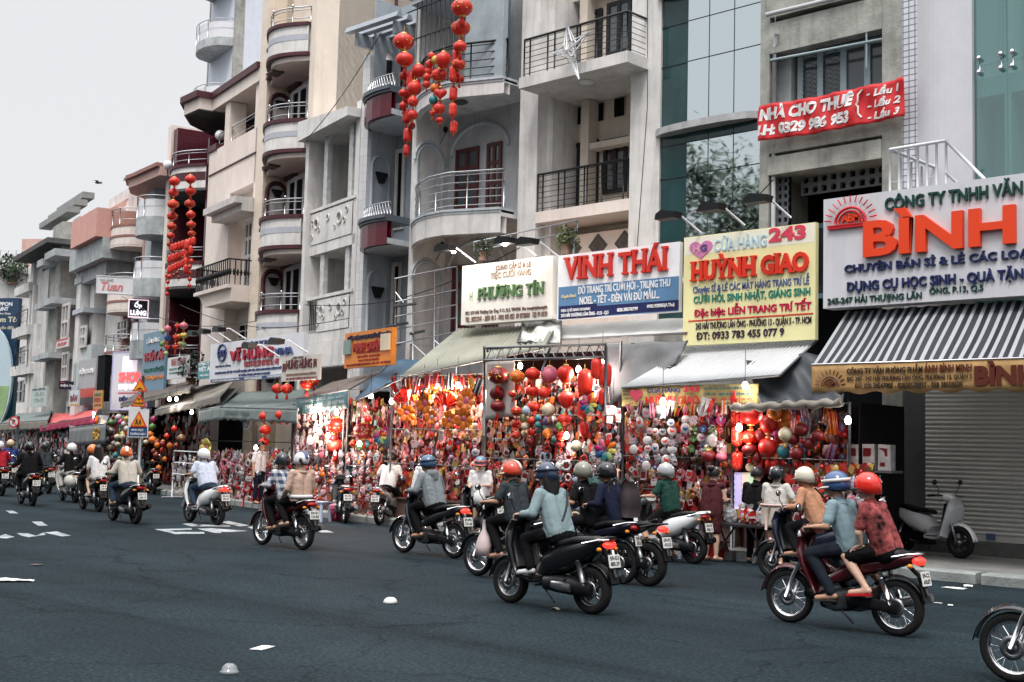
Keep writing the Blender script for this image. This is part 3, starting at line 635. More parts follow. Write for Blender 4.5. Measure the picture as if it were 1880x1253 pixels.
for k,zt in enumerate(zr[1:]+[zr[-1]-3.2]):
 oa,ob=F8.side(496,200,.7)[0],F8.side(531,200,.7)[0];oc,rr=(oa+ob)/2,abs(oa-ob)/2;X=lambda t:(lambda a,b,q:(.7+q,-a,b))
 c=[(oc+rr,zt)]+[(oc+rr*math.cos(math.pi*i/14),zt+1.25+rr*math.sin(math.pi*i/14))for i in range(15)]+[(oc-rr,zt)]
 an=M();an.tube([(.71,-o,z)for o,z in c],.085,6);ab=an.build('arch_moulding',maroon,b8)
 m=M();m.prism(c,X(0),.0,.03);m.build('niche',mat('niche_grey',(.55,.54,.55),var=.05),ab)
 m=M();m.prism([(oc+rr*.85,zt+1.1),(oc-rr*.85,zt+1.1),(oc,zt+.05)],X(0),.0,.05);m.build('niche_panel',white,ab)
 m=M();m.prism([(oc+.2,zt+1.35),(oc-.2,zt+1.35),(oc-.15,zt+1.25),(oc-.07,zt+1.1),(oc+.07,zt+1.1),(oc+.15,zt+1.25)],X(0),.05,.18);m.build('wall_lamp',iron,b8)
 u0,u1=F8.P(535,200,-D8)[0],F8.P(572,200,-D8)[0];m=M();m.tube([(u,D8-.05,z)for u,z in((u0-.05,zt+1.75),(u0+(u1-u0)*.4,zt+1.8),(u0+(u1-u0)*.65,zt+2.2),(u1,zt+2.3))],.12,6);m.build('door_moulding',maroon,b8)
 door_uz(b8,u0+.1,u1+.4,zt-.05,zt+1.7,-D8+.01,mat('white_frame',(.6,.6,.6),var=.05),dark,3,1,fw=.16)
 # ======================== plain cream house with one iron balcony
F9=FLB.at_u(-13.4);W9=5.15
b9=on_frame('plain_cream_house','plain pink-cream house with a bracketed cornice and single iron balcony beside the striped house','building',F9)
z9=F9.P(385,282,0)[1]
m=M();m.ub(0,W9,-12,-.5,0,z9);m.ub(0,2.45,-.5,0,0,z9);m.ub(2.45,W9,-.5,0,z9-1.9,z9);m.ub(W9-.35,W9,-.5,0,0,z9);m.build('wall',cream2,b9)
m=M();m.ub(-.08,.9,-.6,.06,z9,z9+.22);m.ub(.1,W9,-1.0,.04,z9-.9,z9-.86);m.build('trim',maroon,b9)
globe_lamp(b9,.4,-.25,z9+.22)
zc=F9.P(405,392,.6)[1]
m=M();m.ub(1.9,W9,-.2,.75,zc+.1,zc+.32);m.ub(2.1,W9,-.2,.5,zc-.15,zc+.1);m.build('cornice',white2,b9)
zb9=F9.P(390,530,.8)[1]
m=M();m.ub(1.55,W9-.1,-1.1,.85,zb9-.12,zb9);m.prism([(1.7,zb9-.12),(W9-.1,zb9-.12),(W9-.1,zb9-.55),(2.3,zb9-.55)],lambda a,b,t:(a,-t,b),-1,.7);bs9=m.build('balcony',cream2,b9)
m=M();pl=[(1.6,0),(1.6,.8),(W9-.15,.8),(W9-.15,0)];rail_line(m,pl,zb9,.85,1,.02,.01,along(pl,26),.03)
for a in along(pl,40):m.ell((a[0],-a[1],zb9+.42),.05,.05,.12,5,4)
m.build('railing',iron,bs9)
door_uz(b9,2.9,W9-.4,zb9,zb9+2.5,-.49,white,greygl,5,4,'window',.12)
m=M();m.ub(2.6,W9-.35,-.5,-.2,zb9-2.2,zb9-1.9);m.build('sill',cream2,b9)
door_uz(b9,2.7,W9-.4,zb9-1.85,zb9-1.1,-.49,white,dark,3,3,'vent_window',.05)
m=M();m.prism([(.0,.0),(1.4,-.25),(1.4,-.2),(0,.05)],lambda a,b,t:(t,-a,zb9-2.7+b),1.9,W9-.3);m.build('canopy',concdk,b9)
m=M();m.ub(2.0,W9-.35,-.5,-.47,5.2,zb9-2.75);m.build('opening',dark,b9)
m=M();zr9=F9.P(350,205,.6)[1]
slab(m,[(-3.6,-3),(-3.2,-1.0),(-2.2,.1),(-.9,.75),(.4,.6),(.4,.1),(W9,.1)],zr9-.1,zr9+.32,-7);rf=m.build('roof_canopy',cream2,b9)
m=M();slab(m,[(-3.75,-3),(-3.35,-.9),(-2.3,.25),(-.9,.92),(.5,.75),(.5,.2),(W9,.2)],zr9+.32,zr9+.55,-7);m.build('trim',maroon,rf);m=M();slab(m,[(-3.5,-3),(-3.1,-1.0),(-2.1,.05),(-.9,.7),(.4,.55)],zr9-.14,zr9-.101,-6);m.build('soffit',concdk,rf)
m=M();m.ub(1.6,2.1,-.6,0,z9,zr9-.12);m.build('roof_column',cream2,b9);m=M();m.ub(W9-.5,W9,-.6,0,z9,zr9-.12);m.build('roof_column',cream2,b9)
m=M();m.ub(-3,W9,-6,-2.6,z9,zr9-.12);m.build('roof_room',dark,b9)
m=M();rail_line(m,[(.8,-.1),(1.6,-.1)],z9,.6,2);rail_line(m,[(2.1,-.1),(W9-.5,-.1)],z9,.6,2);m.build('roof_railing',steel,b9)
def agave(name,label,F,u,off,z,h=1.0,n=26,m_=palmm,group=None):
 t=on_frame(name,label,'plant',F,group);m=M()
 for i in range(n):
  a=random.random()*6.28;el=R(random.uniform(15,80));l=h*random.uniform(.7,1.1);d=Vector((math.cos(a)*math.cos(el),math.sin(a)*math.cos(el),math.sin(el)));s=Vector((-math.sin(a),math.cos(a),0))*.045*h
  b0=Vector((u,-off,z));rows=[[b0+d*l*t_+Vector((0,0,-.25*h*t_*t_))-s*(1-t_)*(.4+t_*1.5),b0+d*l*t_+Vector((0,0,-.25*h*t_*t_))+s*(1-t_)*(.4+t_*1.5)]for t_ in(0,.3,.6,.85,1)]
  m.strip(rows,0,True)
 m.build('foliage',m_,t);return t
agave('potted_plant','dark leafy plant in the roof terrace of the plain cream house',F9,.2,-1.4,z9,1.3,60)
# ======================== maroon and white banded house behind the lantern strings
F10=FLB.at_u(-18.4);W10=4.95
b10=on_frame('maroon_banded_house','house with maroon and white banded balconies behind the far lantern strings','building',F10)
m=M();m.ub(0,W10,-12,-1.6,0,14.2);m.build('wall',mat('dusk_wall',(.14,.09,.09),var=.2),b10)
m=M();m.ub(0,.45,-1.6,.1,0,14.4);m.build('pillar',cream2,b10)
m=M();m.ub(.45,.95,-1.6,.0,0,14.2);m.ub(W10-.15,W10,-1.6,0,0,13);m.build('tiled_pillar',tile_mat('dark_maroon_tile',(.09,.02,.03),(.05,.01,.015),(.15,.15)),b10)
p10=arc2(.9,W10-.1,.8,14,.05)
for y in(290,470,655):
 zt=F10.P(370,y,.5)[1]
 m=M();band(m,p10,zt-.9,zt-.1,.15);bb=m.build('balcony',white,b10)
 m=M();band(m,[(u,o+.012)for u,o in p10],zt-.62,zt-.3,.03);slab(m,[(u,o+.06)for u,o in p10],zt-.1,zt+.02,0);m.build('band',maroon,bb)
 m=M();slab(m,p10,zt-1,zt-.9,-1.6);m.build('soffit',concdk,bb)
 m=M();rail_line(m,p10,zt+.02,.5,2,.018,.014,p10[::3]);m.build('railing',steel,bb)
 m=M();c=[(1.6,zt)]+[(2.3+.7*math.cos(math.pi-math.pi*i/12),zt+1.3+.7*math.sin(math.pi*i/12))for i in range(13)]+[(3.0,zt)];m.tube([(u,1.56,z)for u,z in c],.06,5);m.build('arch_moulding',maroon,b10)
globe_lamp(b10,1.2,.4,F10.P(340,305,.4)[1])
# ======================== tall pale tower behind
FT=Fr(FLB.W(-15.6,-7,0).x,FLB.W(-15.6,-7,0).y,-14)
bt=on_frame('pale_tower','tall slim pale blue tower with rounded glass balconies rising behind the cream houses','building',FT)
uT,_z0=FT.P(383,90,0);uT2=FT.P(430,90,0)[0]
m=M();m.ub(uT,uT2,-9,0,0,34);m.build('wall',mat('tower_white',(.62,.66,.74),rough=.7,var=.06,streak=.1),bt)
m=M();m.ub(uT-.02,uT+.14,-.5,.03,0,34);m.ub(uT2-.15,uT2+.02,-.5,.03,0,34);m.build('edge_strip',concrete,bt)
for y in(62,178,-50,300):
 zt=FT.P(405,y,.8)[1];pa=arc(uT+.35,uT2-.1,1.3,12,0)
 m=M();slab(m,pa,zt-.45,zt,-.2);bb=m.build('balcony',mat('stained_concrete',(.4,.43,.44),var=.35,streak=.4),bt)
 m=M();band(m,[(u,o-.03)for u,o in pa],zt,zt+.85,.02);m.build('glass_guard',whitemet,bb)
 m=M();rail_line(m,pa,zt,1.0,1,.02,.006,pa[::3]);m.build('railing',steel,bb)
 # ======================== grey-blue house with round balconies
F12=FLB.at_u(-21.3);W12=2.9
b12=on_frame('grey_round_balcony_house','narrow grey-blue house with half-round balconies left of the lantern strings','building',F12)
z12=F12.P(285,345,0)[1]
m=M();m.ub(0,W12,-12,-.5,0,z12);m.ub(0,.9,-.5,0,0,z12);m.build('wall',bluish,b12)
m=M();slab(m,[(-2.2,-3),(-1.9,-.5),(-.9,.5),(.3,.9),(1.0,.8),(W12+.8,.6)],z12,z12+.35,-4);rf=m.build('roof_canopy',rose,b12)
m=M();slab(m,[(-2.35,-3),(-2.05,-.4),(-1,.65),(.3,1.05),(1.0,.95),(W12+.8,.75)],z12+.35,z12+.5,-4);m.build('trim',mat('rust_trim',(.3,.14,.12),var=.15),rf)
for y in(392,505,620):
 zt=F12.P(290,y,.5)[1];pa=arc(.85,W12,.9,12,.0)
 m=M();slab(m,pa,zt-.75,zt,-.5);bb=m.build('balcony',mat('stained_concrete'),b12)
 m=M();band(m,[(u,o-.03)for u,o in pa],zt,zt+.7,.02);m.build('glass_guard',whitemet,bb)
 m=M();rail_line(m,pa,zt,.85,1,.02,.006,pa[::3]);m.build('railing',steel,bb)
 # ======================== rose house with curved balconies
F13=FLB.at_u(-24.4);W13=3.1
b13=on_frame('rose_balcony_house','rose-coloured house with curved banded balconies and dark arched window','building',F13)
z13=F13.P(250,385,0)[1]
m=M();m.ub(0,W13,-10,-.9,0,z13);m.ub(0,.35,-.9,.05,0,z13);m.ub(W13-.25,W13,-.9,.05,0,z13);m.build('wall',rose,b13)
for y in(405,525,640):
 zt=F13.P(255,y,.5)[1];pa=arc(.3,W13-.2,1.0,12,.02)
 m=M();band(m,pa,zt-.9,zt,.12);slab(m,pa,zt-.95,zt-.86,-.9);bb=m.build('balcony',cream2,b13)
 m=M()
 for q in(0,-.45):band(m,[(u,o+.03)for u,o in pa],zt-.09+q,zt+q,.05)
 m.build('band',mat('rust_trim'),bb)
 m=M();rail_line(m,pa,zt,.7,2,.018,.014,pa[::3]);m.build('railing',steel,bb)
 door_uz(b13,.6,W13-.5,zt-.2,zt+2,-.88,mat('slate_shaded_wall'),darkgl,2,1,'window',.08)
 # ======================== white modern house with roof frame
F14=FLB.at_u(-30.2);W14=5.7
b14=on_frame('white_modern_house','white modern house with stepped corner fins, slotted wall and open roof frame','building',F14)
z14=F14.P(215,435,0)[1]
m=M();m.ub(0,W14,-10,-1.0,0,z14);m.ub(3.0,W14,-1,0,0,z14-.0);m.build('wall',white2,b14)
m=M();m.ub(1.0,1.8,-1,.9,0,z14+.5);m.build('fin',white,b14);m=M();m.ub(2.0,2.7,-1,.5,0,z14+.3);m.build('fin',white,b14)
m=M()
for k in range(4):m.ub(.7,2.0,-1,1.1-.05*k,z14-.3-.55*k,z14-.0-.55*k)
for zz in(z14-3.4,z14-7,z14-10):m.ub(.8,2.9,-1,1.0,zz,zz+.22)
m.prism([(.4,0),(2.6,0),(2.3,.9),(.9,.9)],lambda a,b,t:(a,-t,z14+.5+b*.7),-1,1.2)
m.build('stepped_band',mat('slate_band',(.42,.46,.5),var=.15),b14)
m=M()
for zz in(z14-1.3,z14-2.9):m.ub(3.4,W14-.3,.0,.02,zz,zz+.28)
m.build('slot',dark,b14)
m=M()
for i in range(9):m.ub(3.2+.27*i,3.3+.27*i,.02,.06,z14-7.2,z14-5.3);m.ub(3.2+.27*i,3.3+.27*i,.02,.06,z14-14,z14-10.5)
m.build('bar',white,b14)
m=M();m.ub(3.15,W14-.1,.0,.018,z14-7.2,z14-5.3);m.ub(3.15,W14-.1,.0,.018,z14-14,z14-10.5);m.build('bar_opening',dark,b14)
zt=z14+1.5
m=M()
for u,o in((2.9,0),(W14-.2,0),(2.9,-4),(W14-.2,-4),(-1.2,-4.5)):m.ub(u,u+.4,o-.4,o,z14,zt)
m.ub(2.7,W14+.2,-.4,.05,zt,zt+.45);m.ub(-2.6,W14+.4,-4.6,-4.2,zt+.7,zt+1.1);m.ub(2.7,3.1,-4.2,-.4,zt,zt+.45);m.ub(W14-.3,W14+.1,-4.2,-.4,zt,zt+.45);m.ub(-1.4,-1.0,-4.6,0,zt+.2,zt+.5);m.ub(-1.2,-.8,-4.9,-4.4,z14,zt+.7)
m.build('roof_frame',white,b14)
agave('roof_plant','spiky agave on the terrace under the white roof frame',F14,W14-1.2,-.6,z14,1.1,34,mat('agave_pale',(.16,.15,.09),var=.3))
# ======================== salmon house with concrete column
F15=FLB.at_u(-38.2);W15=8.0
b15=on_frame('salmon_house','salmon-pink house with boxy balcony, roof louvres and tall grey concrete column','building',F15)
z15=F15.P(150,420,0)[1];uc15=F15.P(97,600,.3)[0]
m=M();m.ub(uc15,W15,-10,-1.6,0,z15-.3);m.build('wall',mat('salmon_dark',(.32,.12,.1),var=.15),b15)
uc=F15.P(95,600,.3)[0];uc2=F15.P(110,600,.3)[0]
m=M();m.ub(uc,uc2+.3,-1.6,.5,0,F15.P(100,416,.5)[1]);m.build('concrete_column',concrete,b15)
m=M();ua,zA=F15.P(132,408,1.6);ub_=F15.P(176,430,1.6)[0];zB=F15.P(132,456,1.6)[1];m.ub(ua,ub_,-1.6,1.6,zB,zA);m.build('balcony_box',salmon,b15)
m=M();m.ub(ua-1.4,ub_,-1.6,1.3,zB-.9,zB-.002);m.ub(ua-1.6,ub_-.8,-1.6,.9,zB-1.5,zB-.902);m.build('balcony_slab',mat('stained_concrete'),b15)
m=M();m.ub(ua-1.6,ua,-1.6,.5,zB,zA-.7);m.build('balcony_side',salmon,b15)
m=M();rail_line(m,[(ua-1.6,.45),(ua,.45)],zA-.7,.7,2);m.build('railing',whitemet,b15)
for k in range(3):
 m=M();pxbox(m,F15,72+16*k,122+14*k,411-14*k,421-14*k,-.3-.9*k,.35-.9*k);m.build('roof_louvre',mat('louvre_grey',(.25,.26,.25),var=.2),b15)
m=M();m.ub(uc2+.3,ua+.9,-1.6,-.2,0,zB-4.5);m.build('lower_wall',white2,b15)
m=M();m.ub(ua-1.6,ua+.3,-1.6,.1,zB-6.9,zB-4.3);m.ub(ua-1.2,ua+.6,-1,.9,zB-6.6,zB-5.2);m.build('planter',mat('mint_wall',(.42,.52,.5),var=.12),b15)
m=M();m.tube([(ua+.6+1.3*math.cos(math.pi-math.pi*i/16),.6,zB-2.6+1.6*math.sin(math.pi*i/16))for i in range(17)],.05,5)
for i in range(7):m.tube([(ua-.6+.4*i,.6,zB-5),(ua-.6+.4*i,.6,zB-1.3)],.025,4)
for k in range(6):m.tube([(ua-.6,.6,zB-4.5+.55*k),(ua+1.9,.6,zB-4.5+.55*k)],.025,4)
m.build('window_grille',whitemet,b15)
for zz in(0,1):
 q=zB-11-zz*6.2;door_uz(b15,uc2+.6,ua+.6,q,q+4.2,-.19,white2,mat('teal_window',(.07,.1,.12),rough=.15,var=.1),2,1,'window',.3,.12)
m=M();m.ub(ua+1.2,W15,-1.6,.7,0,zB-4.4);m.build('plain_wall',mat('pale_grey_wall',(.46,.49,.5),var=.12,streak=.2),b15)
# ======================== white house with staggered terraces
F16=FLB.at_u(-49.5);W16=11.2
b16=on_frame('staggered_white_house','white house with staggered boxy balconies and sloping dark roof, last in the row','building',F16)
m=M();m.ub(0,W16,-10,-1.5,0,F16.P(60,492,-1.5)[1]);m.build('wall',mat('recess_shade_grey',(.03,.03,.034),var=.2),b16)  # near-black colour carries the shade of the recesses between balconies
m=M()
for k,(xl,xr,yt,yb)in enumerate(((27,52,530,545),(22,50,605,622),(18,55,675,692))):
 u0,u1,z0,z1=pxbox(m,F16,xl,xr,yt,yb,-1.5,.6);m.ub(u1-.7,u1+.1,-1.5,.4,z0-5.2,z1+2.2);m.build('balcony',white,b16);m=M()
m=M()
for xl,xr,yt,yb in((68,78,480,492),(82,100,466,478),(63,76,560,570),(78,95,552,563),(58,72,655,664),(72,88,650,660)):m=M();pxbox(m,F16,xl,xr,yt,yb,-1.5,1.2);m.build('balcony_slab',mat('stained_concrete'),b16)
m=M()
for xl,xr in((60,70),(78,82)):m=M();pxbox(m,F16,xl,xr,500,780,-1.5,.2);m.build('pillar',white,b16)
m=M();uA,zA=F16.P(37,483,1);uB,zB_=F16.P(102,446,1);m.prism([(uA,zA),(uB,zB_),(uB,zB_+.25),(uA,zA+.25)],lambda a,b,t:(a,-t,b),-8,1.4);m.build('roof',concdk,b16)
for k,(yA)in enumerate((520,595,640,668)):
 m=M();u0,z0=F16.P(28,yA+10,.8);rail_line(m,[(u0,.8),(u0+3.2,.8)],z0,.9,2);m.build('railing',iron,b16)
for xl,xr,yt,yb in((30,44,565,600),(30,46,640,672),(60,70,510,545),(84,94,490,545),(60,68,590,645),(80,90,575,645),(32,46,700,740)):door(F16,b16,xl,xr,yt,yb,-1.49,white2,darkgl,2,2,'window',.09,.08)
for xl,xr,yt,yb in((118,128,560,625),(118,127,648,700),(186,196,480,520),(150,160,600,640)):door(F15,b15,xl,xr,yt,yb,.72,white2,darkgl,2,2,'window',.12,.1)
for xl,xr,yt,yb in((222,240,640,690),(218,236,590,625)):door(F14,b14,xl,xr,yt,yb,.02,white2,darkgl,3,2,'window',.08,.06)
FF=Fr(-118,50,35)
bf=on_frame('distant_white_block','pale building with fenced roof terrace closing the far end of the street','building',FF)
u0,z1=FF.P(-60,490,0);u1=FF.P(70,500,0)[0];z0=0
m=M();m.ub(u0,u1+2,-12,0,0,z1);m.build('wall',white2,bf)
m=M();rail_line(m,[(u0,-.2),(u1+6,-.2)],z1,1.6,2,.03,.02,[(u0+i*.8,-.2)for i in range(26)]);m.build('railing',whitemet,bf)
m=M();m.ub(u1-3,u1+3,-8,-2,z1,z1+3);m.build('roof_room',rose,bf)
# ---- signs: panels with raised letters
INK={}
def ink(rgb,emit=0):
 k=('ink_%d_%d_%d'%tuple(int(c*255)for c in rgb))+('_lit' if emit else '')
 return mat(k,rgb,rough=.45,var=.04,emit=emit)
def serifed(m,F,body,xl,xr,yt,yb,off,depth,mi,mk):
 pass
class Sign:
 def __init__(s,name,label,F,tl,xr,bl_y,off,th=.08,rgb=(.7,.7,.7),cat='sign',rough=.4,var=.08,streak=.1,emit=0,frame=None,group=None):
  u0,z1=F.P(tl[0],tl[1],off);z0=F.P(tl[0],bl_y,off)[1];u1=F.P(xr,(tl[1]+bl_y)/2,off)[0]
  s.F,s.off,s.u0,s.u1,s.z0,s.z1=F,off,u0,u1,z0,z1
  p=F.W(u0,0,z0);s.root=thing(name,label,cat,p,R(F.deg),group)
  k='panel_%d_%d_%d'%tuple(int(c*255)for c in rgb)
  m=M();m.ub(0,u1-u0,off-th,off,0,z1-z0);m.build('panel',mat(k+('_lit' if emit else ''),rgb,rough=rough,var=var,scale=1.5,streak=streak,emit=emit),s.root)
  if frame:
   m=M();a,b=u1-u0,z1-z0;t=.035
   for q in((-t,a+t,-t,0),(-t,a+t,b,b+t),(-t,0,0,b),(a,a+t,0,b)):m.ub(q[0],q[1],off-th-.01,off+.02,q[2],q[3])
   m.build('frame',frame,s.root)
  s.L={}
 def box(s,xl,xr,yt,yb):
  o=s.off;u0,z1=s.F.P(xl,yt,o);z0=s.F.P(xl,yb,o)[1];u1=s.F.P(xr,(yt+yb)/2,o)[0]
  return u0-s.u0,u1-s.u0,z0-s.z0,z1-s.z0
 def m(s,rgb,nm='lettering',emit=0):
  k=(tuple(rgb),nm,emit)
  if k not in s.L:s.L[k]=M()
  return s.L[k]
 def text(s,body,xl,xr,yt,yb,rgb,bold=.02,depth=.015,lift=0.,emit=0,shear=0.,nm='lettering'):
  a,b,c,d=s.box(xl,xr,yt,yb);put_text(s.m(rgb,nm,emit),body,a,b,c,d,s.off+.002+lift,depth,bold,shear=shear)
 def serif(s,body,xl,xr,yt,yb,rgb,bold=.03,depth=.03,cap=None,lift=0.):
  """text with slab serifs added at the feet and heads of upright strokes"""
  a,b,c,d=s.box(xl,xr,yt,yb);mm=s.m(rgb)
  bold*=.72;put_text(mm,body,a,b,c,d,s.off+.002+lift,depth,bold/.72)
  bold=round(bold,4);g,fs=text_geo(body,bold,.5,0.);sx=(b-a)/(g[:,0].max()-g[:,0].min());gx=g[:,0].min();gz=g[:,1].min();sz=(d-c)/(g[:,1].max()-gz)
  xs=0
  adv=[]
  for i in range(1,len(body)+1):
   t,_=text_geo(body[:i],bold,.5,0.);adv.append((t[:,0].min(),t[:,0].max()))
  prev=g[:,0].min()
  H_=.727+bold
  for i,ch in enumerate(body):
   if ch==' ':continue
   L1=adv[i][1];t,_=text_geo(ch,bold,.5,0.);wch=t[:,0].max()-t[:,0].min();L0=L1-wch
   base={'À':'A','Á':'A','Ỳ':'Y','Ư':'U','Ơ':'O','Í':'I','Ĩ':'I'}.get(ch,ch)
   st=.1+bold*2
   feet={'H':[0,1],'N':[0],'I':[.5],'V':[],'T':[.5],'A':[0,1],'Y':[.5],'P':[0],'G':[],'O':[],'U':[]}.get(base,[])
   heads={'H':[0,1],'N':[0,1],'I':[.5],'V':[0,1],'A':[],'Y':[0,1],'U':[0,1]}.get(base,[])
   for row,z in((feet,0-bold),(heads,H_-.07)):
    for f in row:
     x=L0+st/2+(wch-st)*f
     mm.ub(a+(x-st*.95-gx)*sx,a+(x+st*.95-gx)*sx,s.off+.004+lift,s.off+.001+lift+depth,c+(z-gz)*sz,c+(z+.07-gz)*sz)
 def rect(s,xl,xr,yt,yb,rgb,depth=.006,nm='colour_band',lift=0.,emit=0):
  a,b,c,d=s.box(xl,xr,yt,yb);s.m(rgb,nm,emit).ub(max(a,.004),min(b,s.u1-s.u0-.004),s.off-.01,s.off+depth+lift,max(c,.004),min(d,s.z1-s.z0-.004))
 def done(s):
  for(rgb,nm,emit),m in s.L.items():m.build(nm,ink(rgb,emit),s.root)
  return s.root
navy=(.012,.02,.09);dgreen=(.005,.045,.035);orange=(.75,.055,.012);redc=(.5,.012,.02);red2=(.62,.03,.02)
# --- grey stationery sign
S=Sign('shop_sign','wide pale grey sign with big orange BÌNH and half-sun logo above striped awning',FB,(1512,367),1960,567,2.6,.35,(.6,.6,.63),streak=.12)
S.text('CÔNG TY TNHH VĂN',1626,1879,357,388,dgreen,.03,.04)
S.text('BÌNH',1589,1867,392,474,orange,.045,.09,nm='lettering')
S.text('CHUYÊN BÁN SỈ & LẺ CÁC LOẠI',1552,1896,483,506,navy,.028,.04)
S.text('DỤNG CỤ HỌC SINH - QUÀ TẶNG',1557,1898,513,541,navy,.028,.04)
S.text('245-247 HẢI THƯỢNG LÃN',1520,1693,545,563,dgreen,.03,.02);S.text('ÔNG, P.13, Q.5',1707,1806,527,543,dgreen,.03,.02)
lg=S.m(redc,'half_sun_logo');a,b,c,d=S.box(1522,1606,412,420);cu,cz_=(a+b)/2,c+.02
for r,t in((.26,.035),(.2,.028)):lg.tube([(cu+r*1.1*math.cos(math.pi*i/16),-S.off-.05,cz_+.03+r*math.sin(math.pi*i/16))for i in range(17)],t*.7,6)
for i in range(13):
 q=math.pi*(i+.5)/13;lg.tube([(cu+.33*1.1*math.cos(q),-S.off-.05,cz_+.05+.33*math.sin(q)),(cu+.45*1.1*math.cos(q),-S.off-.05,cz_+.05+.45*math.sin(q))],.012,4)
lg.ub(a,b,S.off,S.off+.06,cz_-.05,cz_-.02);lg.ub(a,b,S.off,S.off+.06,cz_-.01,cz_+.015)
put_text(S.m(orange),'ABM',cu-.17,cu+.18,cz_+.05,cz_+.19,S.off,.05,.03)
S.done()
# --- yellow shop sign
yel=(.72,.62,.3)
S=Sign('shop_sign','large yellow HUỲNH GIAO sign with pink heart in front of the grey concrete house',FB,(1256,437),1497,635,2.5,.1,(.84,.79,.42),streak=.08)
S.rect(1257,1496,438,470,(.84,.8,.66),.002)
h=S.m((.62,.22,.42),'heart_logo');a,b,c,d=S.box(1266,1309,442,478)
hp=[(16*math.sin(t)**3,13*math.cos(t)-5*math.cos(2*t)-2*math.cos(3*t)-math.cos(4*t))for t in[2*math.pi*i/28 for i in range(28)]]
h.prism([((a+b)/2+p[0]/32*(b-a),(c+d)/2+p[1]/30*(d-c))for p in hp],lambda x,y,t:(x,-t,y),S.off-.005,S.off+.012)
S.text('H',1274,1285,452,465,(.7,.35,.45),.05,.01,.012);S.text('G',1287,1299,450,463,(.1,.08,.2),.05,.01,.012)
S.text('CỬA HÀNG',1312,1408,434,463,(.45,.62,.68),.02);S.text('243',1412,1480,420,446,(.68,.06,.1),.06)
S.serif('HUỲNH GIAO',1272,1486,472,518,(.68,.035,.015),.06,.05)
S.text('Chuyên: SỈ & LẺ CÁC MẶT HÀNG TRANG TRÍ LỄ',1273,1486,520,543,(.1,.13,.3),.015)
S.text('CƯỚI HỎI, SINH NHẬT, GIÁNG SINH',1274,1488,540,562,(.02,.2,.15),.03)
S.text('Đặc biệt: LIỄN TRANG TRÍ TẾT',1275,1490,562,586,(.5,.005,.06),.04)
S.rect(1264,1493,589,591.5,(.6,.05,.03),.008)
S.text('243 HẢI THƯỢNG LÃN ÔNG - PHƯỜNG 13 - QUẬN 5 - TP. HCM',1278,1490,590,609,(.05,.03,.05),.015)
S.text('ĐT: 0933 783 455 077 9',1279,1440,611,625,(.04,.02,.05),.03);S.done()
# --- white and blue sign
S=Sign('shop_sign','white and blue VINH THÁI sign with red serif letters',FB,(1025,470),1247,588,2.5,.1,(.82,.82,.84),streak=.08)
S.serif('VINH THÁI',1040,1225,466,516,(.58,.03,.018),.03,.06)
S.rect(1026,1246,528,587,(.1,.22,.38),.004);S.rect(1027,1096,563,587,(.012,.018,.085),.006);S.rect(1094,1246,562.5,580.5,(.012,.018,.085),.0065)
wt=(.72,.73,.75)
S.text('ĐỒ TRANG TRÍ CƯỚI HỎI - TRUNG THU',1062,1231,520,541,wt,.03);S.text('NOEL - TẾT - ĐÈN VẢI ĐỦ MẪU...',1065,1211,538,560,wt,.03)
S.text('Chuyên Doanh',1031,1058,542,550,(.7,.6,.4),.02,shear=.3)
S.text('ĐỊA CHỈ KINH DOANH',1031,1084,567,575,wt,.02,lift=.006);S.text('241 HẢI THƯỢNG LÃN ÔNG - P.13 - Q.5',1031,1118,575,585,wt,.03,lift=.006)
S.text('028.38570799',1134,1172,566.5,573,wt,.03,lift=.006);S.text('0902.928005(A.Thu)',1189,1239,560,568,wt,.03,lift=.006);S.done()
# --- washed-out cream sign
S=Sign('shop_sign','washed-out cream PHƯƠNG TÍN sign with green letters above the sheet awning',FB,(849,489),1014,597,2.5,.3,(.86,.82,.75),streak=.05)
S.text('CUNG CẤP SỈ & LẺ',911,975,483,497,(.3,.2,.15),.02);S.text('TIỆC CƯỚI VÀNG',901,975,498,515,(.45,.35,.28),.02)
S.text('H',863,868,536,551,(.5,.6,.4),.02);S.serif('PHƯƠNG TÍN',880,999,525,551,(.1,.19,.08),.03,.04)
S.text('ĐC: 239 Hải Thượng Lãn Ông, P.13, Q.5, TPHCM  Em: trangtriphuongtin',855,1005,571,580,(.22,.14,.12),.01);S.text('TEL: 38551541 - 3859 40 5 - 0903 803 855  09 8738601  122 99 6939',855,1005,583,592,(.25,.16,.13),.01);S.done()
# --- orange sign
FO=Fr(FLB.W(0,0,0).x,FLB.W(0,0,0).y,-13)
S=Sign('shop_sign','orange MINH QUÂN sign with dark red letters and two picture panels',FO,(634,613),719,677,1.6,.12,(.62,.2,.025),streak=.06)
S.text('CỬA HÀNG KIM KHÍ ĐIỆN MÁY',640,718,617,628,(.01,.01,.035),.06,.03)
S.text('MINH QUÂN',650,702,628,649,(.3,.01,.01),.07,.03)
for k,t in enumerate(('CHUYÊN MUA BÁN CÁC LOẠI MÁY','BƠM NƯỚC - QUẠT ĐIỆN','PHỤ TÙNG KHÁC')):S.text(t,655-k*-2,700-k*2,646+k*7,651+k*7,(.4,.03,.02),.02)
S.text('ĐC: 229 HẢI THƯỢNG LÃN ÔNG - P.13 - Q.5 - ĐT: 38554321',637,717,669,674,(.25,.03,.02),.02)
S.rect(634,646,626,652,(.2,.27,.25),.05,'picture_panel');S.rect(702,717,614,644,(.6,.5,.36),.05,'picture_panel');S.done()
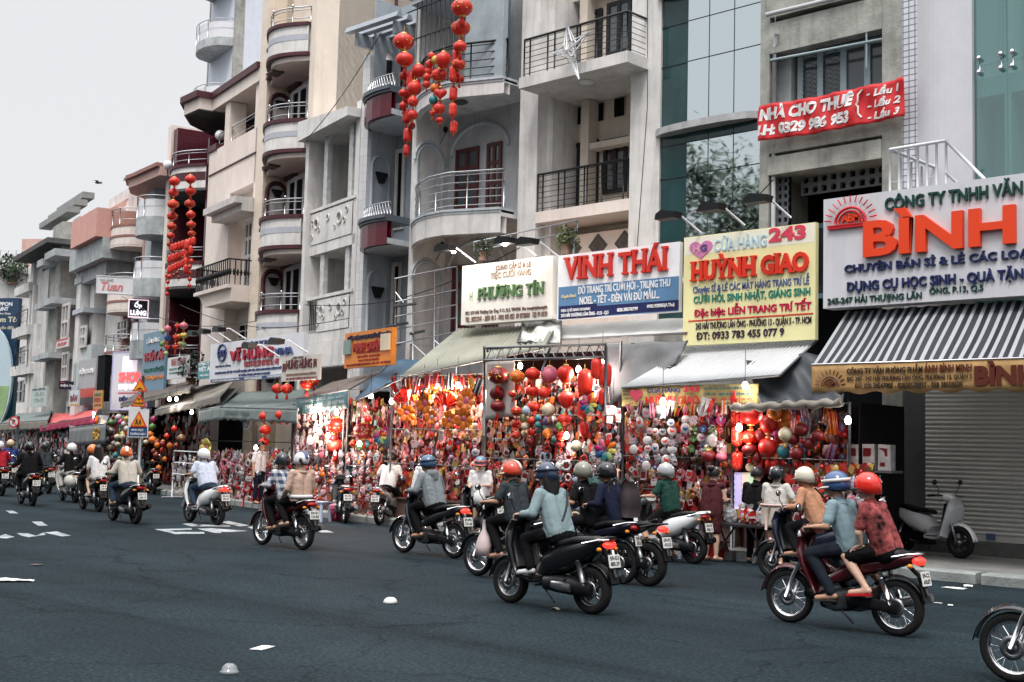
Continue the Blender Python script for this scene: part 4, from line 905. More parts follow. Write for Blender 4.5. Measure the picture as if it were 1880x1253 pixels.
# --- Vi Hung
FV=Fr(FLB.W(0,0,0).x,FLB.W(0,0,0).y,-11)
S=Sign('shop_sign','long white VĨ HƯNG VINA sign with crimson letters and blue bottom band',FV,(387,633),556,703,1.9,.1,(.7,.71,.75),streak=.12)
crim=(.32,.006,.03);vb=(.03,.05,.16)
S.text('CÔNG TY TNHH',457,503,627,636.5,(.03,.06,.14),.03,.03)
S.text('VĨ HƯNG',425,503,640,664,crim,.055,.06);S.text('VINA',506,539,640.5,653,vb,.04,.05)
S.text('偉興電業有限公司',449,512,664,675,(.4,.06,.08),.01,.02)
S.text('CHUYÊN CUNG CẤP VẬT TƯ THIẾT BỊ ĐIỆN, DÂY CÁP, MÁNG ĐÈN NĂNG LƯỢNG MỚI',395,517,682,689,vb,.02);S.text('HỆ THỐNG TỦ ĐIỆN, MÁY BƠM VÀ PHỤ KIỆN',439,496,686,692.5,vb,.02)
S.text('Sáng bừng tia nắt long',396,424,670.5,676.5,(.06,.1,.2),0,shear=.25)
S.rect(387,555,697.5,703,(.03,.06,.17),.006);S.text('ĐC: 223-225 HẢI THƯỢNG LÃN ÔNG P13 Q5',391,440,698.3,702.3,wt,.02,lift=.006);S.text('WWW.CYXELECTRIC.COM',450,481,694,698,wt,.02,lift=.006);S.text('ĐT: 39507130, 39507135',492,519,690.5,694.5,wt,.02,lift=.006)
ov=S.m(vb,'oval_logo');a,b,c,d=S.box(402,416,634,664)
ov.tube([((a+b)/2+(b-a)*.5*math.cos(2*math.pi*i/24),-S.off-.02,(c+d)/2+(d-c)*.5*math.sin(2*math.pi*i/24))for i in range(24)],.025,5,closed=True);S.text('CYX',402,415,644,656,vb,.05,.05);S.done()
# --- small cream board in front of it
S=Sign('shop_sign','small cream HƯNG HƯNG board overlapping the end of the white crimson-lettered sign',FV,(518,657),587,701,2.7,.05,(.62,.57,.5),streak=.25)
S.text('DIỆN NGỌC',539,557,655,659.5,(.15,.1,.1),.02);S.text('HƯNG HƯNG',527,573,659.5,679,(.1,.02,.03),.03,.02)
S.text('興',519.5,525,668,684,(.2,.03,.03),.02);S.text('興',576,582,659,675,(.2,.03,.03),.02)
S.text('CHUYÊN MAY BÁN ÁO DÀI PHỤNG CƯỚI HỎI',526,580,686,692,(.3,.18,.14),.01);S.text('ĐC: 225 HẢI THƯỢNG LÃN ÔNG P.13 Q.5',526,582,694,698.5,(.2,.05,.05),.01);S.done()
# --- round hanging sign
FC=Fr(FLB.W(0,0,0).x,FLB.W(0,0,0).y,-14)
u,z=FC.P(454,767,2.0);t=thing('round_sign','round white CYX sign hanging in the dark doorway','sign',FC.W(u,0,z),R(-14))
m=M();m.lathe((0,-2.0,0),[(0,.03),(.34,.03),(.34,0),(0,0)],28,0,False,Matrix.Rotation(R(90),3,'X'));m.build('panel',mat('panel_178_178_178',(.7,.7,.7)),t)
m=M();m.tube([(.29*math.cos(2*math.pi*i/28),-2.032,.29*math.sin(2*math.pi*i/28))for i in range(28)],.012,4,closed=True);put_text(m,'CYX',-.22,.22,-.13,.13,2.03,.02,.06);m.build('lettering',ink(vb),t)
# --- far signs of the left part of the street
S=Sign('shop_sign','blue-grey panel sign with red and orange letters behind the coloured lantern cluster',FLB,(264,614),302,722,1.0,.1,(.12,.22,.3),streak=.1)
S.text('CỬA HÀNG',271,294,622,632,(.6,.6,.6),.04,.04);S.text('THÚY ÁI',266,301,646,665,(.3,.03,.04),.06,.05);S.text('TRANG TRÍ CƯỚI',265,301,676,685,(.02,.12,.1),.03,.03);S.text('Trần Ngọc Hân',264,300,690,700,(.65,.2,.03),.04,.03);S.done()
S=Sign('shop_sign','white VINH THANH board with round emblems beside a dark shrub',FLB,(308,658),345,697,1.4,.06,(.6,.61,.6),streak=.15)
S.text('VINH THANH',315,340,660,673,(.3,.12,.12),.02);S.text('TRANG TRÍ - HOA CƯỚI',311,340,676,681,(.12,.25,.25),.01);S.text('HẢI THƯỢNG LÃN ÔNG',311,338,684,688,(.12,.25,.25),.01);S.done()
S=Sign('shop_sign','small teal sign just left of the long white crimson-lettered sign',FLB,(364,666),387,697,1.7,.06,(.05,.24,.27),streak=.1)
S.text('CÔNG TY',366,385,666,672,wt,.02);S.text('VIỆT Á',366,386,673,685,wt,.04);S.text('MÁY MÓC',368,384,688,692,wt,.01);S.done()
FX=Fr(FLB.W(-23.5,0,0).x,FLB.W(-23.5,0,0).y,12)
S=Sign('light_box','tall glowing light box with violet frame and red lettering',FX,(209,648),262,752,2.0,.25,(.6,.59,.64),emit=.1,cat='light box',frame=ink((.3,.29,.48),.4))
S.rect(226,252,655,683,(.75,.68,.78),.01,'lit_band',emit=.5);S.text('SHOP',219,258,684,702,(.7,.08,.08),.06,.03,emit=1);S.text('PHỤ KIỆN',219,258,703,718,(.75,.6,.6),.06,.03,emit=1);S.rect(217,260,721,723,(.6,.05,.06),.012);S.text('ĐIỆN THOẠI',219,258,727,739,(.03,.04,.15),.05,.03);S.done()
FPp=lambda px,py,off:Fr(*[(FLB.W(*FLB.P(px,py,off)[:1],off,0)).x,(FLB.W(*FLB.P(px,py,off)[:1],off,0)).y],58)
S=Sign('projecting_sign','black lit ỐP LƯNG sign with white rounded letters and pink edge',FPp(238,565,1.0),(238,551),271,581,0,.2,(.012,.012,.02),cat='light box',frame=ink((.75,.55,.62),.8))
S.text('Ốp',247,261,553,567,(.8,.8,.85),.09,.03,emit=.8);S.text('LƯNG',239,269,568,579,(.8,.8,.85),.09,.03,emit=.8);S.done()
S=Sign('projecting_sign','white board with faded red script Tuan hung out from the white modern house',FPp(180,520,2.6),(179,507),243,537,0,.15,(.72,.71,.72),cat='sign',frame=whitemet)
S.text('NHÀ HÀNG',184,208,510,516,(.3,.35,.36),.0);S.text('Tuan',186,226,517,533,(.65,.22,.22),.03,shear=.25);S.done()
S=Sign('projecting_sign','dark slim sign with blurred white lettering near the salmon house',FPp(109,708,1.5),(109,700),147,715,0,.15,(.015,.018,.035),cat='sign')
S.text('ĐIỆN THOẠI',111,145,705,711,(.75,.75,.78),.05);S.rect(111,119,702,703.2,(.6,.05,.08),.01);S.done()
FQ=Fr(FLB.W(-31,0,0).x,FLB.W(-31,0,0).y,-14)
S=Sign('shop_sign','tall silver and red phone-shop sign with white bold letters',FQ,(145,663),175,745,1.0,.1,(.36,.36,.38),streak=.2)
S.text('ĐIỆN THOẠI',147,173,678,690,(.75,.75,.75),.06,.05);S.rect(145,175,715,731,(.45,.06,.04),.02);S.rect(145,175,731,744,(.05,.05,.055),.02);S.done()
m=M();u,z0=FQ.P(176,738,1.2);u2,z1=FQ.P(194,654,1.2);t=on_frame('sign_box','black blank side of a tall sign box beside the phone-shop sign','sign',FQ.at_u(u));m.ub(0,u2-u,.95,1.2,z0,z1);m.ub(-.02,u2-u+.02,.93,1.22,z1,z1+.06);m.build('panel',dark,t)
S=Sign('shop_sign','narrow ochre sign with dark red lettering below the black sign box',FQ,(172,718),187,752,1.6,.06,(.45,.22,.05));S.text('BÁNH',174,185,722,728,(.05,.12,.06),.05);S.text('KẸO',174,185,731,740,(.35,.03,.02),.05);S.text('MỨT TẾT',174,185,742,746,(.3,.05,.03),.02);S.done()
S=Sign('shop_sign','small pale sign with red and dark letters under the slim dark sign',FLB,(128,718),144,746,1.5,.06,(.5,.58,.6));S.text('BÁN',130,142,724,738,(.15,.02,.03),.06);S.rect(128.5,143.5,742,745,(.5,.3,.05),.01);S.done()
S=Sign('shop_sign','pale grey-green sign with faint lettering on the staggered white house',FLB,(57,713),85,748,1.6,.08,(.4,.46,.44),streak=.1);S.text('CỬA HÀNG',60,83,714,718,(.06,.08,.1),.03);S.text('VINH',63,80,721,728,(.3,.36,.34),.02);S.text('CÔNG',63,80,731,738,(.3,.36,.34),.02);S.done()
S=Sign('shop_sign','red-lettered white banner on balcony of the pale house with tall windows',FLB,(104,625),125,641,1.2,.05,(.62,.55,.55));S.rect(104.3,124.7,625,628,(.5,.04,.05),.01);S.text('SHOP',106,122,631,637,(.5,.06,.06),.05);S.done()
FN=Fr(FLB.W(-50.5,0,0).x,FLB.W(-50.5,0,0).y,30)
S=Sign('billboard','dark blue paint billboard with white lettering at the left edge',FN,(-60,548),29,775,0,.3,(.02,.05,.1),cat='billboard',streak=.05)
S.text('NIPPON',-10,23,555,562.5,(.72,.72,.74),.05);S.text('PAINT',-8,16,564,571,(.72,.72,.74),.05);S.text('Sống Đẹp',-5,20,573,579,(.6,.6,.62),.03);S.text('Ném Tô',-16,31,582,592,(.65,.6,.42),.03);S.text('màu cuộc đời',-20,25,599,606,(.6,.55,.4),.03);S.rect(-58,29,680,774,(.01,.14,.17),.01);S.rect(-58,15,698,728,(.6,.62,.64),.03);S.done()
u,z=FN.P(2,700,.5);t=thing('oval_sign','tall oval sign of sky and green meadow in front of the blue billboard','sign',FN.W(u-.95,0,z-3.2),R(30));
m=M();e=[(1.75*math.cos(2*math.pi*i/32),3.2+3.4*math.sin(2*math.pi*i/32))for i in range(32)];m.prism(e,lambda a,b,q:(a,-q,b),.4,.6);m.build('panel',mat('oval_blue',(.45,.56,.62),var=.06),t)
m=M();e=[(1.6*math.cos(math.pi+math.pi*i/16),2.9+3.0*math.sin(math.pi+math.pi*i/16))for i in range(17)];m.prism(e,lambda a,b,q:(a,-q,b),.6,.62);m.build('meadow',mat('oval_green',(.28,.42,.2),var=.25,scale=1.5),t)
# --- red banner
F_=F2;u0,z1=F_.P(1392,195,.3);z0=F_.P(1392,260,.3)[1];u1=F_.P(1660,180,.3)[0]
t=thing('banner','red cloth banner reading NHÀ CHO THUÊ tied across the concrete house','banner',F_.W(u0,0,z0),0)
rip=lambda u,z:.3+.03*math.sin(u*9+z*6)+.018*math.sin(u*23-z*9)+.02*math.sin(u*4)
m=M();W_,H_=u1-u0,z1-z0;m.strip([[(W_*i/60,-rip(W_*i/60,H_*k/12),H_*k/12+.04*math.sin(math.pi*i/60)*(-1))for k in range(13)]for i in range(61)],0,True);cl=m.build('cloth',mat('red_banner',(.55,.02,.025),rough=.55,var=.08),t)
sm_=cl.modifiers.new('thick','SOLIDIFY');sm_.thickness=.004;sm_.offset=1
def on_cloth(m,body,a,b,c,d,bold,shear=0):
 g,fs=text_geo(body,bold,.0,shear);mn,mxx=g.min(0),g.max(0)
 vs=[]
 for p in g:
  u=a+(p[0]-mn[0])/(mxx[0]-mn[0])*(b-a);z=c+(p[1]-mn[1])/(mxx[1]-mn[1])*(d-c);vs.append((u,-rip(u,z)-.012,z-.04*math.sin(math.pi*u/W_)))
 m.add(vs,fs,0)
m=M();fx=lambda px:(px-1392)/(1660-1392)*W_
on_cloth(m,'NHÀ CHO THUÊ',.03,fx(1573),H_*.55,H_*.97,.06,.15);on_cloth(m,'LH: 0329 986 953',.0,fx(1567),H_*.12,H_*.45,.06,.1)
for k,q in enumerate(('- Lầu 1','- Lầu 2','- Lầu 3')):on_cloth(m,q,fx(1596),fx(1652),H_*(.68-.3*k),H_*(.93-.3*k),.04,.2)
m.tube([(fx(1588),-rip(fx(1588),H_*.9)-.012,H_*.88),(fx(1583),-.36,H_*.75),(fx(1583),-.36,H_*.55),(fx(1579),-.36,H_*.5),(fx(1583),-.36,H_*.44),(fx(1583),-.36,H_*.25),(fx(1588),-rip(fx(1588),H_*.2)-.012,H_*.14)],.02,5)
m.build('lettering',ink((.72,.7,.7)),t)
# --- floodlights on arms above the signs
def flood(px,py,F,off,label,le=.75,group='floodlights leaning out above the shop signs'):
 u,z=F.P(px,py,off);t=thing('floodlight',label,'floodlight',F.W(u,off,z),R(F.deg),group)
 m=M();m.tube([(0,0,0),(-.15,-le*.6,.28),(-.2,-le,.25)],.022,5);m.build('arm',whitemet,t)
 m=M();m.prism([(-.24,-.03),(.2,-.03),(.24,.08),(-.1,.14),(-.22,.08)],lambda a,b,q:(a-.2,-le+q,.2+b),-.12,.12);m.build('lamp_head',iron,t);return t
flood(1287,428,FB,2.5,'floodlight arm at the left end of the yellow sign top');flood(1367,414,FB,2.5,'floodlight arm at the middle of the yellow sign top');flood(1452,400,FB,2.5,'floodlight arm at the right end of the yellow sign top')
flood(873,482,FB,2.5,'floodlight arm above the left end of the cream washed-out sign');flood(985,470,FB,2.5,'floodlight arm above the right end of the cream washed-out sign')
for k,x in enumerate((403,424,452)):flood(x,630-k*3.5,FV,1.9,'floodlight arm over the crimson-lettered sign, %s from the left'%ORD[k])
flood(513,655,FV,2.7,'floodlight over the left corner of the small cream board');flood(565,648,FV,2.7,'floodlight over the right corner of the small cream board')
flood(1026,472,FB,2.45,'floodlight arm between the cream sign and the white and blue sign')
for px,py in((880,486),(975,474)):
 p=FB.W(FB.P(px,py,2.5)[0]-.2,3.1,FB.P(px,py,2.5)[1]+.22);t=thing('sign_bulb','lit lamp washing the cream sign, %s'%('left' if px<900 else 'right'),'lamp',p,0,'lit lamps over the cream sign');m=M();m.ell((0,0,0),.05,.05,.03,10,6);m.build('globe',mat('lit_bulb',(1,.93,.86),var=0,emit=14),t);l=bpy.data.lights.new('lamp_light','POINT');l.energy=17;l.color=(1,.93,.84);l.shadow_soft_size=.06;lo=bpy.data.objects.new('lamp_light',l);COL.objects.link(lo);lo.parent=t;lo.location=(0,0,-.09)
 # ---- awnings, stalls, lanterns and hanging goods
def rebase(m,p):
 p=Vector(p);m.v=[(a-p.x,b-p.y,c-p.z)for a,b,c in m.v];return p
def solo(m,name,mats,label,cat,group=None,kind=None):
 """one top-level mesh with its origin at its own base"""
 a=np.array(m.v);c=a.mean(0);p=rebase(m,(c[0],c[1],a[:,2].min()));o=m.build(name,mats,None,p)
 return tag(o,label,cat,group,kind)
def wp(F,px,py,off):u,z=F.P(px,py,off);return F.W(u,off,z)
def sheet_rows(c4,nu,nv,fn=None,sag=0.):
 TL,TR,BR,BL=[Vector(p)for p in c4];rows=[]
 nrm=(TR-TL).cross(BL-TL).normalized();
 if nrm.z<0:nrm=-nrm
 for i in range(nu+1):
  a=i/nu;row=[]
  for k in range(nv+1):
   b=k/nv;p=(TL*(1-a)+TR*a)*(1-b)+(BL*(1-a)+BR*a)*b
   d=-sag*math.sin(math.pi*a)*math.sin(math.pi*min(1,b*1.0))
   if fn:d+=fn(a,b)
   row.append(p+nrm*d)
  rows.append(row)
 return rows
def thick(o,t=.01):
 s=o.modifiers.new('thickness','SOLIDIFY');s.thickness=t;s.offset=0;return o
def cloth_fn(amp,f1=9,f2=5,seed=0):return lambda a,b:amp*(math.sin(a*f1+b*3+seed)+.6*math.sin(a*f2*2.3-b*f2+seed*2)+.5*math.sin(b*11+a*4+seed*3))*.5
tarp_blue=mat('blue_tarp',(.055,.11,.17),rough=.5,var=.25,scale=1.5,bump=.2,bscale=6,streak=.2)
tarp_grey=mat('grey_tarp',(.16,.165,.17),rough=.55,var=.3,scale=1.5,bump=.2,bscale=6,streak=.3)
tarp_dark=mat('dark_tarp',(.035,.042,.05),rough=.5,var=.3,scale=1.5,bump=.2,bscale=6)
tarp_green=mat('grey_green_canvas',(.14,.17,.165),rough=.7,var=.25,scale=1.2,streak=.25)
tarp_tan=mat('tan_canvas',(.22,.2,.17),rough=.75,var=.3,scale=1.5,streak=.3)
tarp_red=mat('red_canvas',(.5,.09,.09),rough=.65,var=.2,scale=1.5)
tarp_white=mat('white_tarp',(.58,.58,.56),rough=.5,var=.2,scale=1.5,bump=.2,bscale=6,streak=.2)
sheet_green=mat('green_grey_sheet',(.25,.25,.2),rough=.45,var=.22,scale=1,streak=.25)
sheet_white=mat('white_corrugated',(.5,.51,.52),rough=.4,var=.12,scale=1,streak=.12)
frame_grey=mat('grey_steel',(.13,.14,.15),rough=.45,metal=.6,var=.2)
def awning(name,label,F,c4,m_,nu=60,nv=10,fn=None,sag=0.,valance=None,cat='awning',t=.012):
 """c4: (px, py, off) for top-left, top-right, bottom-right, bottom-left"""
 P4=[wp(F,*c)for c in c4];m=M();m.strip(sheet_rows(P4,nu,nv,fn,sag),0,True);r=P4[3].copy()
 rt=thing(name,label,cat,r);rebase(m,r);s=thick(m.build('canopy_sheet',m_,rt),t)
 m=M();m.tube([P4[3]-r,P4[2]-r],.025,6);m.tube([P4[3]-r,P4[0]-r],.02,5);m.tube([P4[2]-r,P4[1]-r],.02,5);m.build('frame',frame_grey,rt)
 if valance:
  h,vm,txt=valance;a,b=P4[3]-r,P4[2]-r;n=60;m=M()
  m.strip([[a+(b-a)*(i/n)+Vector((0,-.012,-h*k/4-.02*(k==4)*math.sin(i*1.1)))+Vector((.0,.012*math.sin(i*.8+k)*k/4,0))for k in range(5)]for i in range(n+1)],0,True)
  v=thick(m.build('valance',vm,rt),.006)
  for body,x0,x1,y0,y1,rgb,bold in txt:
   g,fs=text_geo(body,bold,.0,0.);mn,mxx=g.min(0),g.max(0);m=M();d=(b-a);L_=d.length;d=d/L_
   m.add([a+d*(L_*(x0+(p[0]-mn[0])/(mxx[0]-mn[0])*(x1-x0)))+Vector((0,-.035,-h*y1+h*(y1-y0)*(p[1]-mn[1])/(mxx[1]-mn[1])))for p in g],fs);m.build('lettering',ink(rgb),v)
 return rt
corr=lambda n,amp:(lambda a,b:amp*math.sin(a*2*math.pi*n))
c4=[(1578,571,2.3),(2000,530,2.3),(2000,664,3.35),(1491,671,3.35)]
P4=[wp(FB,*c)for c in c4];r=P4[3].copy();rt=thing('striped_awning','black and white striped awning with brown lettered valance over the grey shutter','awning',r)
P4[2]=P4[3]+Vector((6.5,0,0));P4[1]=P4[0]+Vector((6.1,0,0));P4[0]=P4[0]+Vector((-.25,0,0))
m=M();nS=84
for i in range(nS):
 a0,a1=(i+(.18 if i%2==0 else 0))/nS,(i+1+(.18 if i%2 else 0))/nS;c=lambda a,b:(P4[0]*(1-a)+P4[1]*a)*(1-b)+(P4[3]*(1-a)+P4[2]*a)*b-r
 m.strip([[c(a,b/8)+Vector((0,0,.012*math.sin(a*140)-.05*math.sin(math.pi*b/8)*math.sin(a*19)))for b in range(9)]for a in(a0,a1)],i%2,False)
thick(m.build('canopy_sheet',[mat('stripe_white',(.33,.34,.355),rough=.5,var=.1),mat('stripe_dark',(.01,.013,.019),rough=.5,var=.1)],rt),.008)
m=M();a,b=P4[3]-r,P4[2]-r;h=.47;n=90
m.strip([[a+(b-a)*(i/n)+Vector((0,-.01+.012*math.sin(i*.55)*k/4,-h*k/4+.025*(k==4)*math.sin(i*.9)))for k in range(5)]for i in range(n+1)],0,True)
v=thick(m.build('valance',mat('brown_valance',(.42,.25,.1),rough=.7,var=.3,scale=2,streak=.3),rt),.006)
m=M();m.tube([a+Vector((0,-.01,.01)),b+Vector((0,-.01,.01))],.018,5);m.build('frame',steel,rt)
ml,mr=M(),M()
def vt(mm,body,px0,px1,y0,y1,bold):
 u0=FB.P(px0,680,3.36)[0]-r.x;u1=FB.P(px1,680,3.36)[0]-r.x;put_text(mm,body,u0,u1,-h*y1,-h*y0,.03,.012,bold)
vt(ml,'CÔNG TY VĂN PHÒNG PHẨM',1556,1695,.05,.35,.03);vt(mr,'ÁNH BÌNH MINH',1698,1785,.05,.35,.03);vt(ml,'ĐC: 245 - 247 HẢI THƯỢNG LÃN ÔNG, PHƯỜNG 13, QUẬN 5',1556,1785,.4,.62,.015);vt(ml,'ĐT: 028 38547905 - 02838578897 - 028 38550509',1571,1768,.68,.86,.015)
vt(mr,'BÌNH',1790,1905,.04,.82,.07)
cu,cz_=FB.P(1525,680,3.36)[0]-r.x,-.36
for rr in(.12,.16):mr.tube([(cu+rr*math.cos(math.pi*i/12),-.03,cz_+rr*math.sin(math.pi*i/12))for i in range(13)],.01,4)
for i in range(11):q=math.pi*(i+.5)/11;mr.tube([(cu+.2*math.cos(q),-.03,cz_+.2*math.sin(q)),(cu+.28*math.cos(q),-.03,cz_+.28*math.sin(q))],.008,4)
put_text(mr,'ABM',cu-.09,cu+.09,cz_,cz_+.08,.03,.01,.03)
ml.build('lettering',ink((.03,.02,.015)),v);mr.build('lettering',ink((.1,.02,.012)),v)
awning('corrugated_canopy','white corrugated canopy sloping out under the yellow shop sign',FB,[(1268,640,2.2),(1500,625,2.2),(1432,690,3.5),(1142,712,3.5)],sheet_white,220,3,corr(34,.022))
P=[wp(FB,1141,710,3.45),wp(FB,1392,702,3.45),wp(FB,1392,738,3.45),wp(FB,1141,746,3.45)]
FYB=Fr(P[0].x,P[0].y,0);t=thing('cloth_banner','worn yellow cloth banner with red HUỲNH GIAO hung below the white canopy','banner',P[3]);wb,hb=(P[1]-P[0]).length,P[0].z-P[3].z
m=M();m.strip([[(wb*i/40,.02*math.sin(i*.7)+.012*math.sin(i*1.9+k),hb*k/6)for k in range(7)]for i in range(41)],0,True);thick(m.build('cloth',mat('yellow_cloth',(.5,.38,.15),rough=.7,var=.3,scale=3,streak=.2),t),.005)
def bt_(body,a,b,c,d,rgb,bold):
 m=M();put_text(m,body,wb*a,wb*b,hb*(1-d),hb*(1-c),.04,.008,bold);m.build('lettering',ink(rgb),t)
bt_('CỬA HÀNG',.21,.46,.06,.36,(.03,.04,.12),.05);bt_('243',.48,.6,.04,.34,(.45,.02,.05),.06);bt_('HUỲNH GIAO',.2,.6,.4,.92,(.45,.015,.02),.06)
bt_('CHUYÊN: SỈ & LẺ CÁC MẶT HÀNG TRANG TRÍ',.63,.97,.08,.28,(.03,.1,.12),.03);bt_('CƯỚI HỎI - SINH NHẬT - GIÁNG SINH',.63,.97,.36,.56,(.03,.1,.12),.03);bt_('ĐẶC BIỆT: LIỄN TRANG TRÍ TẾT',.63,.97,.62,.78,(.4,.02,.04),.03);bt_('243 HẢI THƯỢNG LÃN ÔNG - QUẬN 5 - TP HCM',.4,.97,.84,.96,(.06,.04,.04),.02)
for k,q in enumerate(('CHUYÊN','TRANG TRÍ','CƯỚI HỎI')):bt_(q,.02,.1,.15+.2*k,.28+.2*k,(.1,.08,.06),.02)
m=M();hh=[(wb*.125+p[0]/32*.3,hb*.55+p[1]/30*.26)for p in hp];m.prism(hh,lambda a,b,q:(a,q,b),-.05,-.04);m.build('heart_logo',ink((.5,.06,.1)),t)
bt_('HG',.095,.155,.28,.62,(.6,.55,.5),.06)
awning('grey_tarp','crumpled dark grey tarp draped at the right end of the red lantern stall',FB,[(1372,668,2.9),(1560,640,2.6),(1545,742,3.5),(1398,742,3.6)],tarp_dark,40,16,cloth_fn(.1,13,9,1),.12,cat='tarp')
m=M();a,b=wp(FB,1342,750,3.7),wp(FB,1545,740,3.5);n=30
m.tube([a+(b-a)*(i/n)+Vector((0,0,.02*math.sin(i*1.3)))for i in range(n+1)],[.05+.03*abs(math.sin(i*.9))for i in range(n+1)],8);solo(m,'rolled_tarp',tarp_tan,'rolled grey-brown tarp tied along the front of the red lantern stall','tarp')
awning('green_sheet_awning','large faded grey-green sheet awning over the orange-lit stall',FB,[(842,604,2.0),(1022,596,2.2),(1000,640,3.2),(735,692,3.5)],sheet_green,160,4,corr(26,.014))
awning('white_tarp','white translucent tarp crumpled over the middle of the sheet awnings',FB,[(962,590,2.0),(1030,577,2.0),(1030,632,2.9),(950,628,2.9)],tarp_white,30,14,cloth_fn(.09,8,7,2),cat='tarp')
awning('grey_panel_awning','grey canvas panel hung between the lantern frame and white canopy',FB,[(1112,632,2.9),(1262,626,2.6),(1240,668,2.9),(1120,742,3.3)],tarp_grey,40,14,cloth_fn(.05,9,6,3),.05,cat='tarp')
awning('ledge_awning','long white stained ledge canopy under the white and blue sign',FB,[(1030,598,1.8),(1262,584,1.8),(1262,612,2.5),(1030,624,2.5)],tarp_white,60,5,cloth_fn(.015,20,9,4))
awning('blue_tarp','blue tarp sloping down beside the grey-green sheet awning',FB,[(712,668,1.6),(815,650,1.7),(742,694,3.3),(652,736,3.2)],tarp_blue,40,14,cloth_fn(.07,9,7,5),.05,cat='tarp')
tealv=mat('teal_valance',(.09,.2,.23),rough=.6,var=.25,streak=.2)
awning('brown_awning','brown weathered awning with teal lettered valance beside the blue tarp',FLB,[(612,702,0.4),(700,682,.9),(640,716,2.4),(545,732,2.2)],mat('brown_canvas',(.14,.11,.095),rough=.75,var=.25,streak=.3),60,8,corr(18,.012),0,(.42,tealv,[('CHUYÊN CUNG CẤP SỈ LẺ',.08,.6,.1,.35,(.4,.5,.5),.02),('TRANG TRÍ',.2,.55,.45,.75,(.5,.55,.5),.04),('PHỤ KIỆN',.65,.95,.2,.4,(.4,.5,.5),.02),('38 557 886',.65,.95,.5,.7,(.4,.5,.5),.02)]))
awning('grey_green_awning','grey-green canvas awning with CÔNG TY lettering over the dark doorway',FLB,[(425,722,.3),(560,716,.3),(548,752,2.4),(405,748,2.3)],tarp_green,50,8,cloth_fn(.02,5,4,6),.04,(.36,mat('pale_green_valance',(.2,.24,.23),rough=.7,var=.2,streak=.2),[('CÔNG TY TNHH',.08,.42,.2,.6,(.06,.1,.12),.03)]))
awning('side_awning','small grey-green awning with scalloped hanging front beside the dark doorway',FLB,[(398,716,.3),(440,712,.3),(405,746,2.3),(366,754,2.2)],tarp_green,20,8,None,0,(.4,mat('pale_green_valance'),[]))
awning('tan_awning','long tan awning edge lit by white bulbs underneath',FLB,[(345,712,.4),(430,700,.5),(405,728,2.2),(285,754,2.2)],tarp_tan,40,6,None,.03,(.22,tarp_tan,[]))
awning('dark_tan_awning','dark brown awning above the tan awning on the left',FLB,[(268,712,.4),(356,700,.5),(350,712,2.0),(222,742,2.0)],mat('dark_brown_canvas',(.1,.08,.07),rough=.75,var=.25,streak=.3),40,6,None,.03,(.16,tarp_tan,[]))
awning('red_awning','faded red awning on the far left stalls',FLB,[(100,762,.5),(182,750,.6),(175,764,2.3),(74,782,2.3)],tarp_red,40,8,cloth_fn(.06,8,5,7),.05,(.3,mat('crimson_canvas',(.35,.02,.07),rough=.6,var=.2),[]))
awning('far_grey_tarp','grey tarp hanging in a swag below the red awning',FLB,[(125,771,1.9),(200,764,2.0),(195,778,2.6),(128,786,2.6)],tarp_grey,30,10,cloth_fn(.08,7,6,8),.25,(.75,tarp_grey,[]),'tarp')
awning('far_canvas','grey canvas awning left of the red awning',FLB,[(35,760,.5),(95,755,.5),(88,772,2.3),(0,778,2.3)],tarp_green,30,6,cloth_fn(.04,6,4,9),.03,(.4,tarp_tan,[]))
m=M()
Fs=FB;S_=lambda px,py,o=1.5:wp(Fs,px,py,o)
for px in(725,758,797,838):m.tube([S_(px,690),S_(px+1,512-(px-725)*.19)],.022,5)
for y in(512,555,582,606,632):m.tube([S_(725,y),S_(838,y-22)],.018,5)
for x0,y0,x1,y1 in((725,535,741,556),(758,632,797,668),(797,625,838,660)):m.tube([S_(x0,y0),S_(x1,y1)],.015,4)
for px in(725,797):m.tube([S_(px,560),S_(px+6,560,.1)],.018,4)
m2=M();
for y0,x0,x1 in((562,722,765),(598,708,750),(612,752,780)):m2.strip(sheet_rows([S_(x0,y0,.7),S_(x1,y0-6,.7),S_(x1,y0-3,1.6),S_(x0,y0+3,1.6)],1,1),0,False)
o=solo(m,'steel_frame',mat('galvanised_tube',(.38,.4,.42),rough=.4,metal=.7,var=.15),'thin steel scaffold frame standing before the lower arches of the rounded balcony house','scaffold')
mt=np.array(m2.v)if m2.v else None
rebase(m2,o.location);thick(m2.build('shelf_board',tarp_dark,o),.03)
m=M()
a,b=wp(FB,870,445,1.6),wp(FB,1060,405,1.6);a2,b2_=wp(FB,870,462,1.6),wp(FB,1060,424,1.6)
m.tube([a,b],.018,5);m.tube([a2,b2_],.018,5)
for i in range(9):m.tube([a+(b-a)*(i/8),a2+(b2_-a2)*(i/8)],.012,4)
m.tube([b,wp(FB,1052,470,1.5)],.03,5);m.tube([b,wp(FB,1044,470,1.5)],.015,4)
solo(m,'antenna_mast',mat('galvanised_tube'),'thin grey lattice boom reaching left above the cream washed-out sign','mast')
